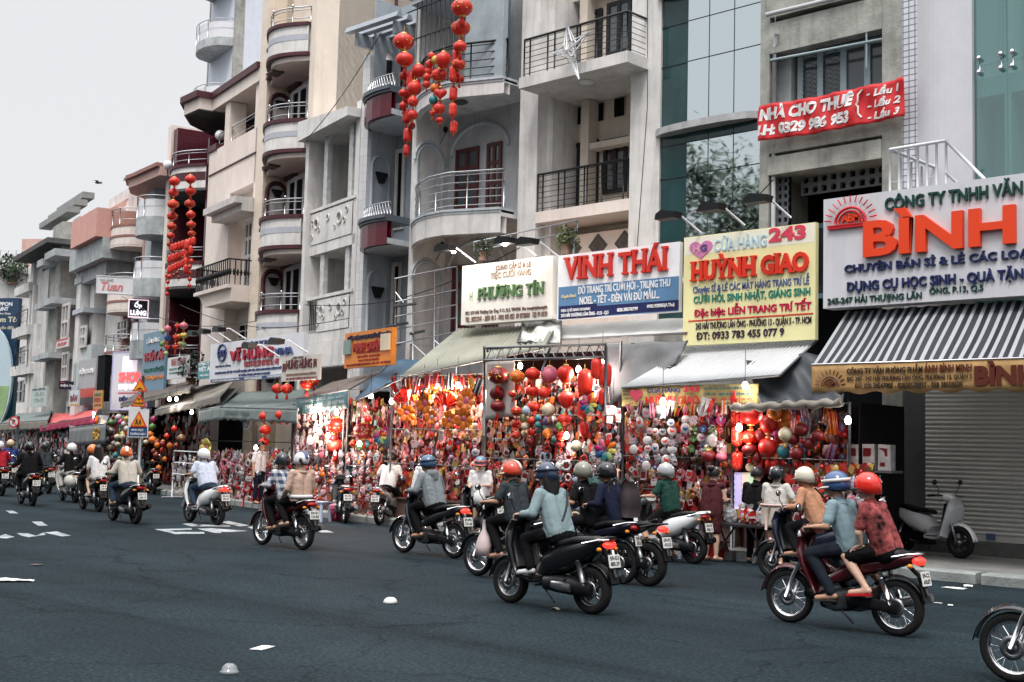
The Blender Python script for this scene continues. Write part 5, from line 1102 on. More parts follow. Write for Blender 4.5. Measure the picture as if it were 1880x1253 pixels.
def bush(name,label,p,r,n=220,c=(.05,.09,.03),rz=1.):
 t=thing(name,label,'plant',p);m=M()
 for i in range(n):
  d=Vector((random.gauss(0,1),random.gauss(0,1),random.gauss(0,1))).normalized()*r*(random.random()**.4);d.z*=rz;q=d+Vector((0,0,r*rz));s=r*.16
  a=Vector((random.uniform(-1,1),random.uniform(-1,1),random.uniform(-1,1))).normalized()*s;b=a.cross(Vector((random.random(),random.random(),1))).normalized()*s*.6
  m.add([q-a,q+b,q+a,q-b],[(0,1,2,3)],0)
 m.build('foliage',mat('leaf_%d'%int(c[1]*1000),c,rough=.5,var=.4,scale=12),t)
 m=M();m.tube([(0,0,0),(.02,.02,r*.6)],.02,5);m.tube([(0,0,-.02),(0,0,.2)],r*.35,8);m.build('pot',mat('clay_pot',(.2,.12,.09)),t);return t
bush('potted_shrub','bushy green potted plant between the cream sign and white blue sign',wp(FB,1040,466,1.7),.3,260,(.1,.13,.05),1.1)
bush('potted_shrub','dark green potted plant on the ledge above left end of the cream sign',wp(FB,886,478,2.0),.26,220,(.035,.06,.03))
bush('dark_shrub','dark straggly shrub growing between the teal sign and white boards',wp(FLB,350,705,1.2),.5,300,(.02,.035,.025),1.2)
bush('roof_garden_shrub','green shrub on the terrace at the far left end of the street',wp(FF,22,522,.2),1.6,420,(.05,.08,.04),.9)
# ---- lanterns
HUES={'red':(.58,.016,.008),'bright red':(.72,.03,.015),'dark red':(.2,.01,.012),'orange':(.72,.17,.015),'pink':(.68,.16,.24),'magenta':(.45,.02,.16),'yellow':(.62,.5,.1),'pale green':(.36,.5,.24),'green':(.1,.25,.06),'cream':(.66,.56,.4),'blue':(.04,.1,.3),'teal':(.04,.24,.28),'purple':(.26,.16,.36),'white':(.6,.57,.57),'lilac':(.5,.4,.6),'black':(.015,.015,.02),'pale pink':(.7,.45,.48),'gold':(.55,.33,.06),'pale blue':(.4,.52,.65),'brown':(.16,.07,.03)}
gold=mat('gold_trim',(.6,.38,.1),rough=.35,metal=.4,var=.1)
tassel_m=mat('red_tassel',(.5,.02,.015),rough=.8,var=.1)
cordm=mat('hanging_cord',(.2,.05,.03),rough=.8,var=0)
def fab(c):return mat('silk_'+c.replace(' ','_'),tuple(q*.8 for q in HUES[c]),rough=.42,var=.16,scale=3,spec=.45)
def speck(c):
 k='spotted_'+c.replace(' ','_')
 if k in MATS:return MATS[k]
 m=mat(k,HUES[c],rough=.4,var=0);N=m.node_tree.nodes;L=m.node_tree.links;b=N['Principled BSDF'];tc=[n for n in N if n.type=='TEX_COORD'][0]
 v=N.new('ShaderNodeTexVoronoi');v.inputs['Scale'].default_value=4.5;L.new(tc.outputs['Object'],v.inputs['Vector']);r=N.new('ShaderNodeMapRange');r.inputs[1].default_value=.2;r.inputs[2].default_value=.26;r.inputs[3].default_value=1;r.inputs[4].default_value=0;L.new(v.outputs['Distance'],r.inputs[0])
 mm=N.new('ShaderNodeMix');mm.data_type='RGBA';mm.inputs[6].default_value=HUES[c]+(1,);mm.inputs[7].default_value=(.75,.55,.35,1);L.new(r.outputs[0],mm.inputs[0]);L.new(mm.outputs[2],b.inputs['Base Color']);return m
LM={}
def lantern_mesh(kind,c,spot=False,gilt=False):
 k=(kind,c,spot,gilt)
 if k in LM:return LM[k]
 m=M();rz={'round':.8,'ball':1.,'tall':1.75,'drop':1.1,'heart':1.}[kind]
 if kind=='round':m.ell((0,0,0),1,1,.8,32,10,0,wob=-.06)
 elif kind=='ball':m.ell((0,0,0),1,1,1,24,10,0,wob=-.015)
 elif kind=='tall':m.lathe((0,0,0),[(.3,1.75),(.72,1.6),(.97,1.2),(1,.6),(1,-.6),(.97,-1.2),(.72,-1.6),(.3,-1.75)],24,wob=-.03)
 elif kind=='drop':m.lathe((0,0,0),[(.12,1.0),(.5,.92),(.85,.65),(1,.2),(.93,-.2),(.7,-.65),(.42,-.98),(.25,-1.1)],24,wob=-.02)
 elif kind=='heart':
  o=[(p[0]/16,p[1]/16)for p in hp]
  for sg in(-1,1):
   rows=[[(x*s_,sg*y_,z*s_)for x,z in o]for s_,y_ in((1,0),(.93,.25),(.7,.42),(.35,.5),(.02,.52))];m.strip(rows,0,True,True)
 if gilt:
  for i in range(26):
   a=random.random()*6.28;z=random.uniform(-.35,.35);q=math.sqrt(max(.05,1-(z/rz)**2))*1.0;m.ell((q*math.cos(a),q*math.sin(a),z),.09,.09,.06,5,3,1)
 cap=M()
 for s_ in(1,-1):cap.lathe((0,0,s_*(rz-.04)),[(.02,.1*s_),(.3,.1*s_),(.32,-.03*s_)],10)
 cap.tube([(0,0,rz),(0,0,rz+.7)],.03,4)
 ts=M();ts.lathe((0,0,-rz-.1),[(.05,0),(.16,-.08),(.14,-.2),(.2,-.25),(.24,-.8),(.02,-.8)],8)
 mt=speck(c)if spot else fab(c)
 LM[k]=(m.mesh('lantern_body',[mt,gold]),cap.mesh('lantern_cap',gold),ts.mesh('tassel',tassel_m if c not in('yellow','pale green','green','cream')else gold))
 return LM[k]
KINDNAME={'round':'round_lantern','ball':'ball_lantern','tall':'tall_lantern','drop':'drop_lantern','heart':'heart_lantern'}
KW={'round':'oval','ball':'globe','tall':'tube','drop':'top-shaped','heart':'heart-shaped'}
SEEN={}
def uniq(base,where):
 """a label of its own: kind and look first, place in its string or row last"""
 k=(base,where);SEEN[k]=SEEN.get(k,0)+1;n=SEEN[k]
 return base,where,n
LANT=[]
def lantern(kind,c,p,r,where,group,spot=False,gilt=False,tassel=True,rz=None):
 b,cp,ts=lantern_mesh(kind,c,spot,gilt)
 o=bpy.data.objects.new(KINDNAME[kind],b);COL.objects.link(o);o.location=p;o.scale=(r,r,r);o.rotation_euler=(random.uniform(-.05,.05),random.uniform(-.05,.05),random.random()*6.28 if kind!='heart' else random.uniform(-.5,.5)+.3)
 q=bpy.data.objects.new('cap',cp);COL.objects.link(q);q.parent=o
 if tassel:q=bpy.data.objects.new('tassel',ts);COL.objects.link(q);q.parent=o
 LANT.append((o,('gilt ' if gilt else 'gold-spotted ' if spot else '')+c+' '+KW[kind],where));o['category']='lantern';o['group']=group
 return o
def finish_labels(lst,noun):
 d={}
 for o,look,where in lst:d.setdefault((look,where),[]).append(o)
 for(look,where),os_ in d.items():
  os_.sort(key=lambda o:-o.location.z)
  if len(os_)==1:os_[0]['label']='%s %s %s'%(look,noun,where)
  else:
   for i,o in enumerate(os_):o['label']='%s %s %s, %s'%(look,noun,where,(ORD[i]if i<len(ORD)else '%dth'%(i+1))+' from top' if i else 'topmost')
R_,BR,DR='red','bright red','dark red'
def lots(lst,F,ox,oy,sc_,off,where,group,tassel=True):
 for it in lst:
  x,y,r,kind,c=it[:5];fl=it[5]if len(it)>5 else ''
  px,py=ox+x/sc_,oy+y/sc_;o=off+random.uniform(-.12,.12);p=wp(F,px,py,o);dist=(p-CAM).dot(FW);lantern(kind,c,p,r/sc_*dist/FPX,where,group,'s' in fl,'g' in fl or(kind=='round' and c in(R_,BR)and random.random()<.3),tassel)
R_,BR,DR='red','bright red','dark red'
lots([(1003,50,70,'round',BR,'g'),(995,180,62,'round',BR,'g'),(990,300,45,'round',BR),(982,412,45,'round',BR),(985,505,35,'round',R_),(630,268,68,'round',BR),(637,382,58,'round',BR),(640,490,40,'round',R_),(628,597,32,'round',R_),(625,680,25,'drop',R_),(968,362,26,'tall',R_,'s'),(950,475,30,'tall',R_,'s'),(808,360,24,'ball',R_,'s'),(795,412,27,'ball',R_,'s'),(792,455,28,'ball',R_,'s'),(780,495,26,'ball',R_,'s'),(777,540,26,'ball',R_,'s'),(885,388,52,'drop',BR),(832,385,26,'ball','yellow'),(858,480,52,'round',R_,'s'),(826,565,28,'ball','orange'),(865,600,42,'heart',BR),(820,640,30,'ball','teal'),(857,695,38,'ball',BR),(815,725,25,'heart',R_),(860,770,26,'round',BR),(725,455,45,'ball',R_),(700,565,48,'ball',BR),(690,650,34,'ball',R_,'s'),(688,735,33,'ball',BR),(680,805,26,'ball',DR,'s'),(655,865,27,'tall',R_),(648,960,20,'tall',R_),(655,625,24,'tall',R_),(650,745,27,'tall',R_),(680,510,32,'tall',BR),(948,600,26,'tall',BR),(944,705,26,'tall',R_,'s'),(950,815,24,'tall',R_,'s')],FB,560,0,3.481,2.1,'over the rounded balconies','lanterns strung in front of the rounded balcony house')
cl=[(75,50,38,'round',BR),(68,125,35,'round',BR),(65,205,38,'round',BR,'g'),(60,285,36,'round',R_,'g'),(56,355,32,'round',R_),(50,418,28,'round',R_),(46,475,24,'round',R_)]
lots(cl,FLB,300,320,3.685,2.0,'in the far left string','lanterns strung before the maroon-banded house')
cl=[(183,35,37,'round',BR),(185,115,35,'round',BR),(180,200,36,'round',R_,'g'),(186,275,32,'round',R_),(188,342,30,'round',R_),(192,402,26,'round',R_)]
lots(cl,FLB,300,320,3.685,2.0,'in the far right string','lanterns strung before the maroon-banded house')
cl=[(60+24*i,500-8*i,15,'tall',BR)for i in range(7)]+[(42+24*i,575-10*i,15,'tall',BR)for i in range(7)]+[(42+22*i,645-10*i,15,'tall',BR)for i in range(6)]
cl+=[(165,480,20,'tall',BR),(157,572,20,'tall',BR),(153,645,18,'tall',R_),(185,500,14,'ball',R_),(190,590,16,'ball',R_),(178,628,15,'ball',R_),(180,668,13,'ball',R_),(178,712,14,'ball',R_),(175,755,14,'ball',R_),(22,688,13,'ball',R_),(42,695,16,'ball',R_),(30,732,13,'ball',R_),(27,772,13,'ball',R_),(25,812,15,'ball',R_),(70,685,12,'ball',DR),(95,670,13,'ball',DR),(105,700,12,'ball',DR)]
lots(cl,FLB,300,320,3.685,2.1,'in the far dense cluster','lanterns strung before the maroon-banded house')
cl=[(845,660,50,'ball','pink'),(980,620,42,'heart',BR),(1075,615,62,'round','pink'),(780,695,35,'ball','pale green'),(840,790,50,'drop','blue'),(960,780,45,'heart',BR),(1005,765,30,'ball','orange'),(1078,755,55,'round','yellow'),(765,880,38,'ball','green'),(800,855,28,'ball','orange'),(835,925,45,'heart',BR),(955,925,50,'heart',R_),(1015,875,30,'ball','orange'),(1065,880,50,'round','pale green'),(820,1010,35,'round','pale green')]
lots(cl,FLB,200,520,7.833,2.2,'in the coloured bunch','coloured lanterns above the left signs')
G_='lanterns hung on the steel frame of the lantern stall';W_='on the steel lantern frame'
cl=[(392,290,82,'round',DR,'g'),(393,430,65,'round',DR),(390,525,57,'round',DR),(540,300,60,'round','orange','g'),(505,435,32,'round',R_),(535,565,45,'round',R_,'g'),(533,665,40,'round',R_,'g'),(528,750,35,'round',R_,'g'),(660,280,60,'round',BR),(658,410,54,'round',BR),(663,530,48,'round',BR),(658,640,40,'round',BR),(652,725,35,'round',BR),(788,285,68,'ball','pink'),(745,425,45,'ball',BR),(780,555,52,'ball','cream'),(775,645,44,'round','purple'),(770,735,37,'ball','orange'),(910,280,65,'drop',BR),(915,475,62,'drop',BR),(900,630,55,'round',BR),(885,755,44,'round',R_),(1060,345,58,'tall',BR),(1215,290,52,'tall',BR),(1150,240,45,'tall',BR),(1040,550,38,'tall',BR),(1050,705,34,'tall',R_),(605,615,32,'ball','pale green'),(600,680,30,'ball','cream'),(595,735,26,'ball','cream'),(700,620,27,'ball','teal'),(700,670,25,'ball','teal'),(705,715,24,'ball','teal'),(860,680,28,'ball','green'),(985,840,42,'round','cream'),(1180,540,32,'ball','teal'),(870,820,38,'round',DR),(610,560,34,'ball','pale blue'),(1200,460,36,'tall',R_),(840,720,30,'ball',DR),(640,800,36,'drop',DR)]
lots(cl,FB,820,620,4.176,3.45,W_,G_,True)
cl=[(880,190,44,'tall',R_,'s'),(880,300,42,'tall',R_,'s'),(880,425,37,'tall',R_,'s'),(882,580,35,'tall',R_,'s'),(970,290,75,'round',R_),(965,430,60,'round',R_,'g'),(960,510,50,'round',DR),(1085,345,60,'ball',R_),(1120,275,50,'ball','orange'),(1190,295,42,'ball','orange'),(1080,495,65,'ball',R_),(1180,520,46,'ball','teal'),(1260,530,46,'ball',DR),(1190,410,46,'ball','cream'),(1140,400,32,'ball','magenta'),(1112,600,34,'ball',BR),(1180,355,40,'ball','orange'),(780,555,36,'round','pink'),(965,620,30,'ball','cream'),(1000,560,40,'ball',DR),(1240,440,40,'ball',DR),(1030,420,45,'ball',DR),(700,550,50,'round',DR),(1340,470,40,'ball',DR),(1290,380,45,'ball',DR),(1400,420,40,'ball',DR)]
lots(cl,FB,1100,680,3.48,3.3,'in the red lantern stall','lanterns in the red lantern stall')
cl=[(613,412,36,'round',BR),(660,405,32,'round',R_,'g'),(710,402,34,'round',BR),(752,405,34,'round',R_,'g'),(615,495,36,'round',BR),(610,567,33,'round',BR)]
lots(cl,FLB,300,640,3.2975,2.35,'beside the round hanging sign','lanterns at the dark doorway')
cl=[(690,245,36,'round',R_),(747,245,38,'round',R_,'g'),(870,212,46,'round',R_,'g'),(910,205,30,'round',R_)]
lots(cl,FLB,300,640,3.2975,2.2,'above the grey-green awning','lanterns above the grey-green awning')
cl=[(1050,465,56,'round',R_,'g'),(1040,590,52,'round',BR),(1210,500,62,'round',DR,'g'),(1030,540,26,'round',DR),(1235,430,24,'ball',R_),(1150,575,24,'round',R_)]
lots(cl,FB,300,640,3.2975,2.9,'under the blue tarp','lanterns at the stall under the blue tarp')
mixc=['orange','pale green','white','red','yellow','teal','magenta','dark red','cream','green','white','dark red']
cl=[(random.uniform(190,243),random.uniform(765,878),random.uniform(4,6.5),random.choice(['ball','ball','round']),random.choice(mixc))for i in range(62)]+[(random.uniform(280,325),random.uniform(770,860),random.uniform(4,6),'ball',random.choice(['dark red','dark red','red','orange']))for i in range(16)]
cl+=[(176,772,8,'ball','orange'),(282,770,5.5,'ball','magenta'),(280,784,7,'round','green'),(276,798,7,'round','orange'),(280,808,8,'round','orange'),(268,812,5,'round','cream'),(333,806,9,'round','brown')]
lots(cl,FLB,0,0,1,2.2,'in the colourful far stall','lanterns in the colourful far stall',False)
# ---- hanging goods
plastic=mat('clear_bag_sheen',(.4,.38,.38),rough=.16,var=.2,scale=8,spec=.7)
GM={}
def toym(c):return mat('toy_'+c.replace(' ','_'),tuple(q*.7 for q in HUES[c]),rough=.3,var=.5,scale=4.5,spec=.55)
def crumple(m,i0,amp,seed):
 for i in range(i0,len(m.v)):
  v=Vector(m.v[i]);n=noise.noise_vector(v*3.1+Vector((seed*7.3,seed,0)));m.v[i]=tuple(v+n*amp)
def goods_mesh(kind,c,var):
 k=(kind,c,var)
 if k in GM:return GM[k]
 m=M();rnd=random.Random(hash((kind,c,var))%99991 if False else sum(map(ord,kind+c))*31+var);hue=toym(c)
 alt=rnd.choice(['red','white','pink','gold','pale blue','black','pale pink','dark red']);mats=[hue,plastic,toym(alt)]
 if kind=='bag':
  mats.append(toym(rnd.choice(['white','pale pink','red','gold','black',c])))
  for sg in(-1,1):
   rows=[[(x*(.62 if k<6 else .25+.12*(k-6)),sg*.3*(1-abs(x)**2)*math.sin(math.pi*min(1,(k+.4)/6.5)),-.95+.235*k)for x in(-1,-.6,-.2,.2,.6,1)]for k in range(9)]
   m.strip(rows,0,False)
  m.mi=[1 if(i%40)>=30 else rnd.choice([0,0,0,1,2,3])for i in range(len(m.f))];crumple(m,0,.2,var)
 elif kind=='mask':
  m.lathe((0,0,0),[(0,.22),(.45,.17),(.72,.05),(.74,0),(0,0)],14,1,T=Matrix.Rotation(R(90),3,'X'));
  m.prism([(-.08,-.3),(-.45,-.1),(-.5,.35),(-.12,.12),(0,.3),(.12,.12),(.5,.35),(.45,-.1),(.08,-.3)],lambda a,b,t:(a*.8,t,b*.8),-.24,-.18,0)
 elif kind=='ring':
  n=18;m.tube([(.72*math.cos(2*math.pi*i/n),.1*math.sin(i*2.),.72*math.sin(2*math.pi*i/n))for i in range(n)],.24,7,0,closed=True);crumple(m,0,.07,var);m.ell((0,-.15,-.62),.22,.18,.2,7,5,2)
 elif kind=='plush':
  m.ell((0,0,-.3),.48,.4,.5,10,7,0);m.ell((0,-.05,.38),.38,.35,.36,10,7,0);m.ell((-.3,0,.72),.15,.1,.2,7,5,2);m.ell((.3,0,.72),.15,.1,.2,7,5,2);m.ell((-.42,-.1,-.2),.15,.15,.25,6,4,0);m.ell((.42,-.1,-.2),.15,.15,.25,6,4,0);m.ell((0,-.36,.3),.14,.1,.1,6,4,2)
 elif kind=='pinwheel':
  cs=['red','orange','yellow','pale green','teal','blue','magenta','pink'];mats=[toym(q)for q in cs]+[mat('toy_black',HUES['black'])]
  for i in range(8):
   a=2*math.pi*i/8;T=Matrix.Rotation(a,3,'Y');m.ell(T@Vector((0,0,.58)),.24,.06,.4,8,5,i,T=T);n=12
   m.tube([T@Vector((.25*math.cos(2*math.pi*j/n),0,.58+.41*math.sin(2*math.pi*j/n)))for j in range(n)],.03,4,8,closed=True)
  m.tube([(0,.08,0),(0,.1,-2.0)],.04,4,8)
 elif kind=='tassel':
  for j in range(5):x=-.3+.15*j;m.lathe((x,rnd.uniform(-.1,.1),0),[(.02,.9),(.09,.75),(.1,.1),(.14,-.9),(.02,-.95)],6,(0,2,0,0,2)[j])
 elif kind=='fan':
  n=22;rows=[[(r*math.cos(math.pi*(.1+.8*i/n))*1.1,(.1 if i%2 else-.1)*r,r*math.sin(math.pi*(.1+.8*i/n))-.4)for r in(.15,.5,.8,1.0)]for i in range(n+1)];m.strip(rows,0,False);m.tube([(1.02*1.1*math.cos(math.pi*(.1+.8*i/n)),0,1.02*math.sin(math.pi*(.1+.8*i/n))-.4)for i in range(n+1)],.05,5,2);crumple(m,0,.12,var)
 elif kind=='packet':
  m.box(-.6,.6,-.1,.1,-.8,.7,1);m.box(-.5,.5,-.13,-.1,-.6,.3,0);m.box(-.4,.1,-.15,-.13,.35,.55,2);crumple(m,0,.08,var)
 elif kind=='charm':
  m.prism([(0,.5),(.5,0),(0,-.5),(-.5,0)],lambda a,b,t:(a,t,b),-.12,.12,0);m.tube([(0,0,.5),(0,0,.95)],.04,4,2);m.lathe((0,0,-.5),[(.05,0),(.12,-.1),(.16,-.5),(.02,-.5)],6,2);m.ell((0,-.14,0),.2,.06,.2,6,4,2)
 elif kind=='pennant':
  for q in(-.45,.1,.5):m.strip([[(q-.3*(1-k/6),.1*math.sin(k+q*5),.9-.3*k),(q+.3*(1-k/6),.08*math.sin(k*1.4+q),.9-.3*k)]for k in range(7)],0 if q<.3 else 2,False)
 elif kind=='flower':
  for i in range(9):
   a=2.4*i;T=Matrix.Rotation(a,3,'Y')@Matrix.Rotation(.5,3,'X');m.ell(T@Vector((0,-.1,.42)),.26,.1,.4,7,5,0,T=T)
  m.ell((0,-.25,0),.22,.15,.22,7,5,2);crumple(m,0,.1,var)
 GM[k]=m.mesh(kind,mats);return GM[k]
GNAME={'bag':'bagged_toy','mask':'party_mask','ring':'plush_headband','plush':'plush_toy','pinwheel':'flower_pinwheel','tassel':'tassel_bunch','fan':'paper_fan_lantern','packet':'wrapped_packet','charm':'hanging_charm','flower':'cloth_flower','pennant':'cloth_pennant'}
GCAT={'bag':'bagged toy','mask':'mask','ring':'headband','plush':'plush toy','pinwheel':'pinwheel','tassel':'tassels','fan':'paper fan','packet':'packet','charm':'charm','flower':'cloth flower','pennant':'pennant'}
GLOOK={'bag':'bagged toy','mask':'party mask','ring':'ring headband','plush':'plush toy','pinwheel':'flower pinwheel','tassel':'bunch of tassels','fan':'pleated paper fan','packet':'wrapped packet','charm':'diamond charm','flower':'cloth flower','pennant':'cloth pennant'}
GOODS=[]
def good(kind,c,p,s,rz,where,group,rowinfo):
 o=bpy.data.objects.new(GNAME[kind],goods_mesh(kind,c,random.randrange(3)));COL.objects.link(o);o.location=p;s*=.84;o.scale=(s,s*.75,s*random.uniform(.85,1.3));o.rotation_euler=(random.uniform(-.15,.15),random.uniform(-.35,.35),rz+random.uniform(-.5,.5));o['category']=GCAT[kind];o['group']=group
 GOODS.append((o,kind,c,where,rowinfo));return o
def rack(F,x0,x1,y0,y1,off,dx,dy,s,kinds,cols,where,group,skip=.06,slope=0.,jit=.25):
 """rows of goods hung from bars: pixel pitch dx, dy; item half size s (metres)"""
 rows=max(1,int((y1-y0)/dy));
 for k in range(rows):
  n=max(1,int((x1-x0)/dx))
  j=0
  for i in range(n):
   if random.random()<skip:continue
   x=x0+dx*(i+.5+random.uniform(-jit,jit));y=y0+dy*(k+.5+random.uniform(-jit,jit))+slope*(x-x0);kd=random.choice(kinds);c=random.choice(cols)
   good(kd,c,wp(F,x,y,off+random.uniform(-.12,.08)),s*random.uniform(.8,1.2)*(1.0 if kd!='pinwheel' else .9),R(F.deg)+R(20),where,group,(k,j,rows));j+=1
colm=col_mat('mixed_trinkets',rough=.4,spec=.55)
def clutter(F,x0,x1,y0,y1,off,n,cols,label,s=.09,deep=.5,seed=1):
 """a mass of small hanging wares behind the single pieces"""
 m=M();m.col=[];rnd=random.Random(seed);C0=wp(F,x0,y1,off)
 for i in range(n):
  p=wp(F,rnd.uniform(x0,x1),rnd.uniform(y0,y1),off-rnd.random()*deep)-C0;c=HUES[rnd.choice(cols)];f=rnd.uniform(.22,.75);i0=len(m.v);ss=s*rnd.uniform(.5,1.5)
  t=rnd.random()
  if t<.16:m.ell(p,ss*.8,ss*.6,ss*rnd.uniform(.6,1.2),6,4)
  elif t<.74:a=rnd.random()*6;m.add([p+Vector((ss*math.cos(a+q*1.57)*1.1,ss*.25*math.sin(a+q),ss*math.sin(a+q*1.57)*1.3))for q in range(4)],[(0,1,2,3)])
  else:m.tube([p,p+Vector((rnd.uniform(-.03,.03),0,-ss*3))],ss*.22,4)
  m.col+=[tuple(min(1,q*f)for q in c)]*(len(m.v)-i0)
 o=m.build('hanging_trinkets',colm,None,C0);tag(o,label,'trinkets',None,'stuff');return o
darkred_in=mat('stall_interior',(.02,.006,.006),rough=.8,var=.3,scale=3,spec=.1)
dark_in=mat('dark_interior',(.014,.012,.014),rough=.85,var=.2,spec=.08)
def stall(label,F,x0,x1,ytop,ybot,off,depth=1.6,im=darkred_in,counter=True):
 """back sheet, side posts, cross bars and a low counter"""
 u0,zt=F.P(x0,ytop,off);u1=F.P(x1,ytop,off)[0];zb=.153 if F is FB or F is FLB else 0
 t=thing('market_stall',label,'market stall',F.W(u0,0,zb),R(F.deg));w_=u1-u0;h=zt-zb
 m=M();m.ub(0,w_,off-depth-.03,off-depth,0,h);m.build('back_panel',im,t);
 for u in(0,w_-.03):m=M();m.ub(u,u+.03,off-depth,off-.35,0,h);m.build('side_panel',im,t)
 for u in(0,w_):m=M();m.tube([(u,-off,0),(u,-off,h)],.025,6);m.build('post',frame_grey,t)
 m=M()
 for z in(h-.02,h*.62,h*.38):m.tube([(0,-off,z),(w_,-off,z)],.014,5)
 m.build('crossbar',frame_grey,t)
 if counter:m=M();m.ub(.1,w_-.1,off-depth+.1,off-.15,0,.42);m.ub(.05,w_-.05,off-depth+.05,off-.1,.42,.46);m.build('counter',mat('counter_board',(.1,.06,.05),rough=.7,var=.3),t)
 return t
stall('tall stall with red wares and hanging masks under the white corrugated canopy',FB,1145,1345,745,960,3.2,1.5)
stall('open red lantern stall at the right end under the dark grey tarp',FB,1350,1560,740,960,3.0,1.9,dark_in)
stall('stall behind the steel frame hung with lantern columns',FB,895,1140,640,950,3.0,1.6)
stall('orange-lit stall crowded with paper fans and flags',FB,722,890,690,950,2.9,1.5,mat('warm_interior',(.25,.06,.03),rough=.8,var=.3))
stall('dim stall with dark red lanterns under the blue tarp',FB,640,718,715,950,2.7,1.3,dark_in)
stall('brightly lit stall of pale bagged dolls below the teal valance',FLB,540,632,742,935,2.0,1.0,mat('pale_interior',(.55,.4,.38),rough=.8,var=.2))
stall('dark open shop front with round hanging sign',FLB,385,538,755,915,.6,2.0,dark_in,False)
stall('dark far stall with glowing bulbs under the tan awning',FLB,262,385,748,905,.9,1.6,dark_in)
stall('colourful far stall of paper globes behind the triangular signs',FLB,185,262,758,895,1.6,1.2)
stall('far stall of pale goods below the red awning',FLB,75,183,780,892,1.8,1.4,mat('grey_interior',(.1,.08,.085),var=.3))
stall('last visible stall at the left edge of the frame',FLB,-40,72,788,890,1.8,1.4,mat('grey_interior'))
m=M();q=lambda px,py,o=3.5:wp(FB,px,py,o)
for y in(636,659):m.tube([q(889,y+3),q(1112,y-3)],.03,6)
for px in(889,1112):m.tube([q(px,636),q(px,800 if px<900 else 760)],.028,6)
for i in range(12):x=893+i*18;m.tube([q(x,661-i*.5),q(x+9,640-i*.5)],.012,4);m.tube([q(x+9,640-i*.5),q(x+18,660-i*.5)],.012,4)
m.tube([q(1010,640),q(995,680)],.02,5)
fr=solo(m,'lantern_frame',frame_grey,'long grey steel truss frame carrying the lantern columns','steel frame')
m=M();m.strip(sheet_rows([q(891,662,3.3),q(945,660,3.3),q(945,764,3.3),q(889,772,3.3)],12,12,cloth_fn(.015,8,6,3)),0,True);o=solo(m,'clear_sheet',mat('cloudy_plastic',(.5,.47,.45),rough=.25,var=.2,spec=.7),'cloudy plastic sheet behind the dark red lantern column','plastic sheet');thick(o,.004)
pk=['white','pale pink','pink','white','red','pale pink','lilac','dark red'];rd=['red','bright red','dark red','orange','gold','red'];warm=['orange','bright red','orange','gold','pale pink','red'];mixd=['red','white','pink','pale blue','yellow','teal','orange','pale pink','dark red','white']
clutter(FB,1150,1340,742,955,3.2,2400,['red','white','pink','dark red','pale pink','dark red','orange','gold','bright red','brown','dark red'],'mass of small red and pink trinkets at the back of the mask stall',.075,.6,1)
clutter(FB,1350,1560,760,880,2.6,1120,['dark red','dark red','red','brown','orange','black','teal','purple'],'mass of dim red wares at the back of the red lantern stall',.08,.8,2)
clutter(FB,1440,1600,855,965,3.3,1120,['bright red','pale pink','red','dark red','bright red','gold','brown'],'mass of small pale packets on the shelves beside the red lantern stall',.06,.5,3)
clutter(FB,900,1140,690,950,2.9,2400,['red','dark red','bright red','white','pale pink','dark red','orange','teal','brown','black'],'mass of small wares behind the lantern columns',.07,.6,4)
clutter(FB,724,892,690,955,2.7,2400,['orange','bright red','red','white','pale pink','dark red','dark red','gold','pink','purple','brown'],'mass of orange and red wares in the orange-lit stall',.07,.6,5)
clutter(FB,600,722,735,960,2.5,1440,['dark red','red','dark red','pale pink','black','teal','bright red','gold','brown'],'mass of dark red wares under the blue tarp',.07,.5,6)
clutter(FLB,540,632,745,930,1.9,1440,['white','pale pink','white','pink','pale pink','cream','red'],'mass of pale pink wares in the brightly lit stall',.07,.4,7)
clutter(FLB,385,545,828,925,1.9,1600,['white','pale pink','pink','red','dark red','lilac','black','gold'],'mass of small pink wares along the low rack before the dark shop',.07,.4,8)
clutter(FLB,186,262,765,890,2.0,1120,['dark red','white','red','orange','teal','pale green','brown','pale blue'],'mass of small mixed wares in the colourful far stall',.09,.5,9)
clutter(FLB,264,385,765,880,1.2,560,['dark red','brown','black','red','brown'],'mass of dim wares deep in the dark far stall',.1,.8,10)
clutter(FLB,0,185,790,890,2.0,2080,['pale pink','white','lilac','dark red','black','brown','red','teal','cream'],'mass of pale and dark wares along the farthest stalls',.1,.5,11)
g1='goods hung in the mask stall'
rack(FB,1152,1250,748,880,3.45,15,17,.13,['mask','bag','mask','charm'],['bright red','white','pale pink','blue','pink','red','bright red'],'in the mask stall',g1)
rack(FB,1250,1345,745,850,3.4,16,18,.14,['bag','bag','mask','flower'],['blue','pink','pale pink','blue','green','red','magenta','red'],'in the right mask stall','goods at the right half of the mask stall')
rack(FB,1155,1330,862,950,3.3,17,18,.11,['bag','charm','packet'],['dark red','gold','red','brown','dark red','white'],'low down in the mask stall','goods low down in the mask stall')
rack(FB,1455,1640,872,970,3.35,17,18,.12,['bag','bag','packet','charm'],pk,'on the pale racks','goods on the pale racks')
rack(FB,1440,1545,742,850,2.9,24,26,.2,['tassel'],['dark red','teal','orange','purple','blue'],'deep in the red lantern stall','tassels in the red lantern stall')
rack(FB,985,1140,812,960,3.35,16,18,.12,['bag','plush','bag','ring'],['bright red','white','pale pink','red','pale blue','white','cream'],'below the lantern columns','goods below the lantern columns')
rack(FB,1095,1150,745,860,3.5,15,16,.11,['bag','packet','charm'],mixd,'left of the mask stall','goods between the lantern columns and the mask stall')
rack(FB,890,985,770,900,3.2,16,18,.11,['bag','packet','charm','flower'],['dark red','white','gold','red','orange','brown','pale pink'],'under the dark red lanterns','goods under the dark red lantern column')
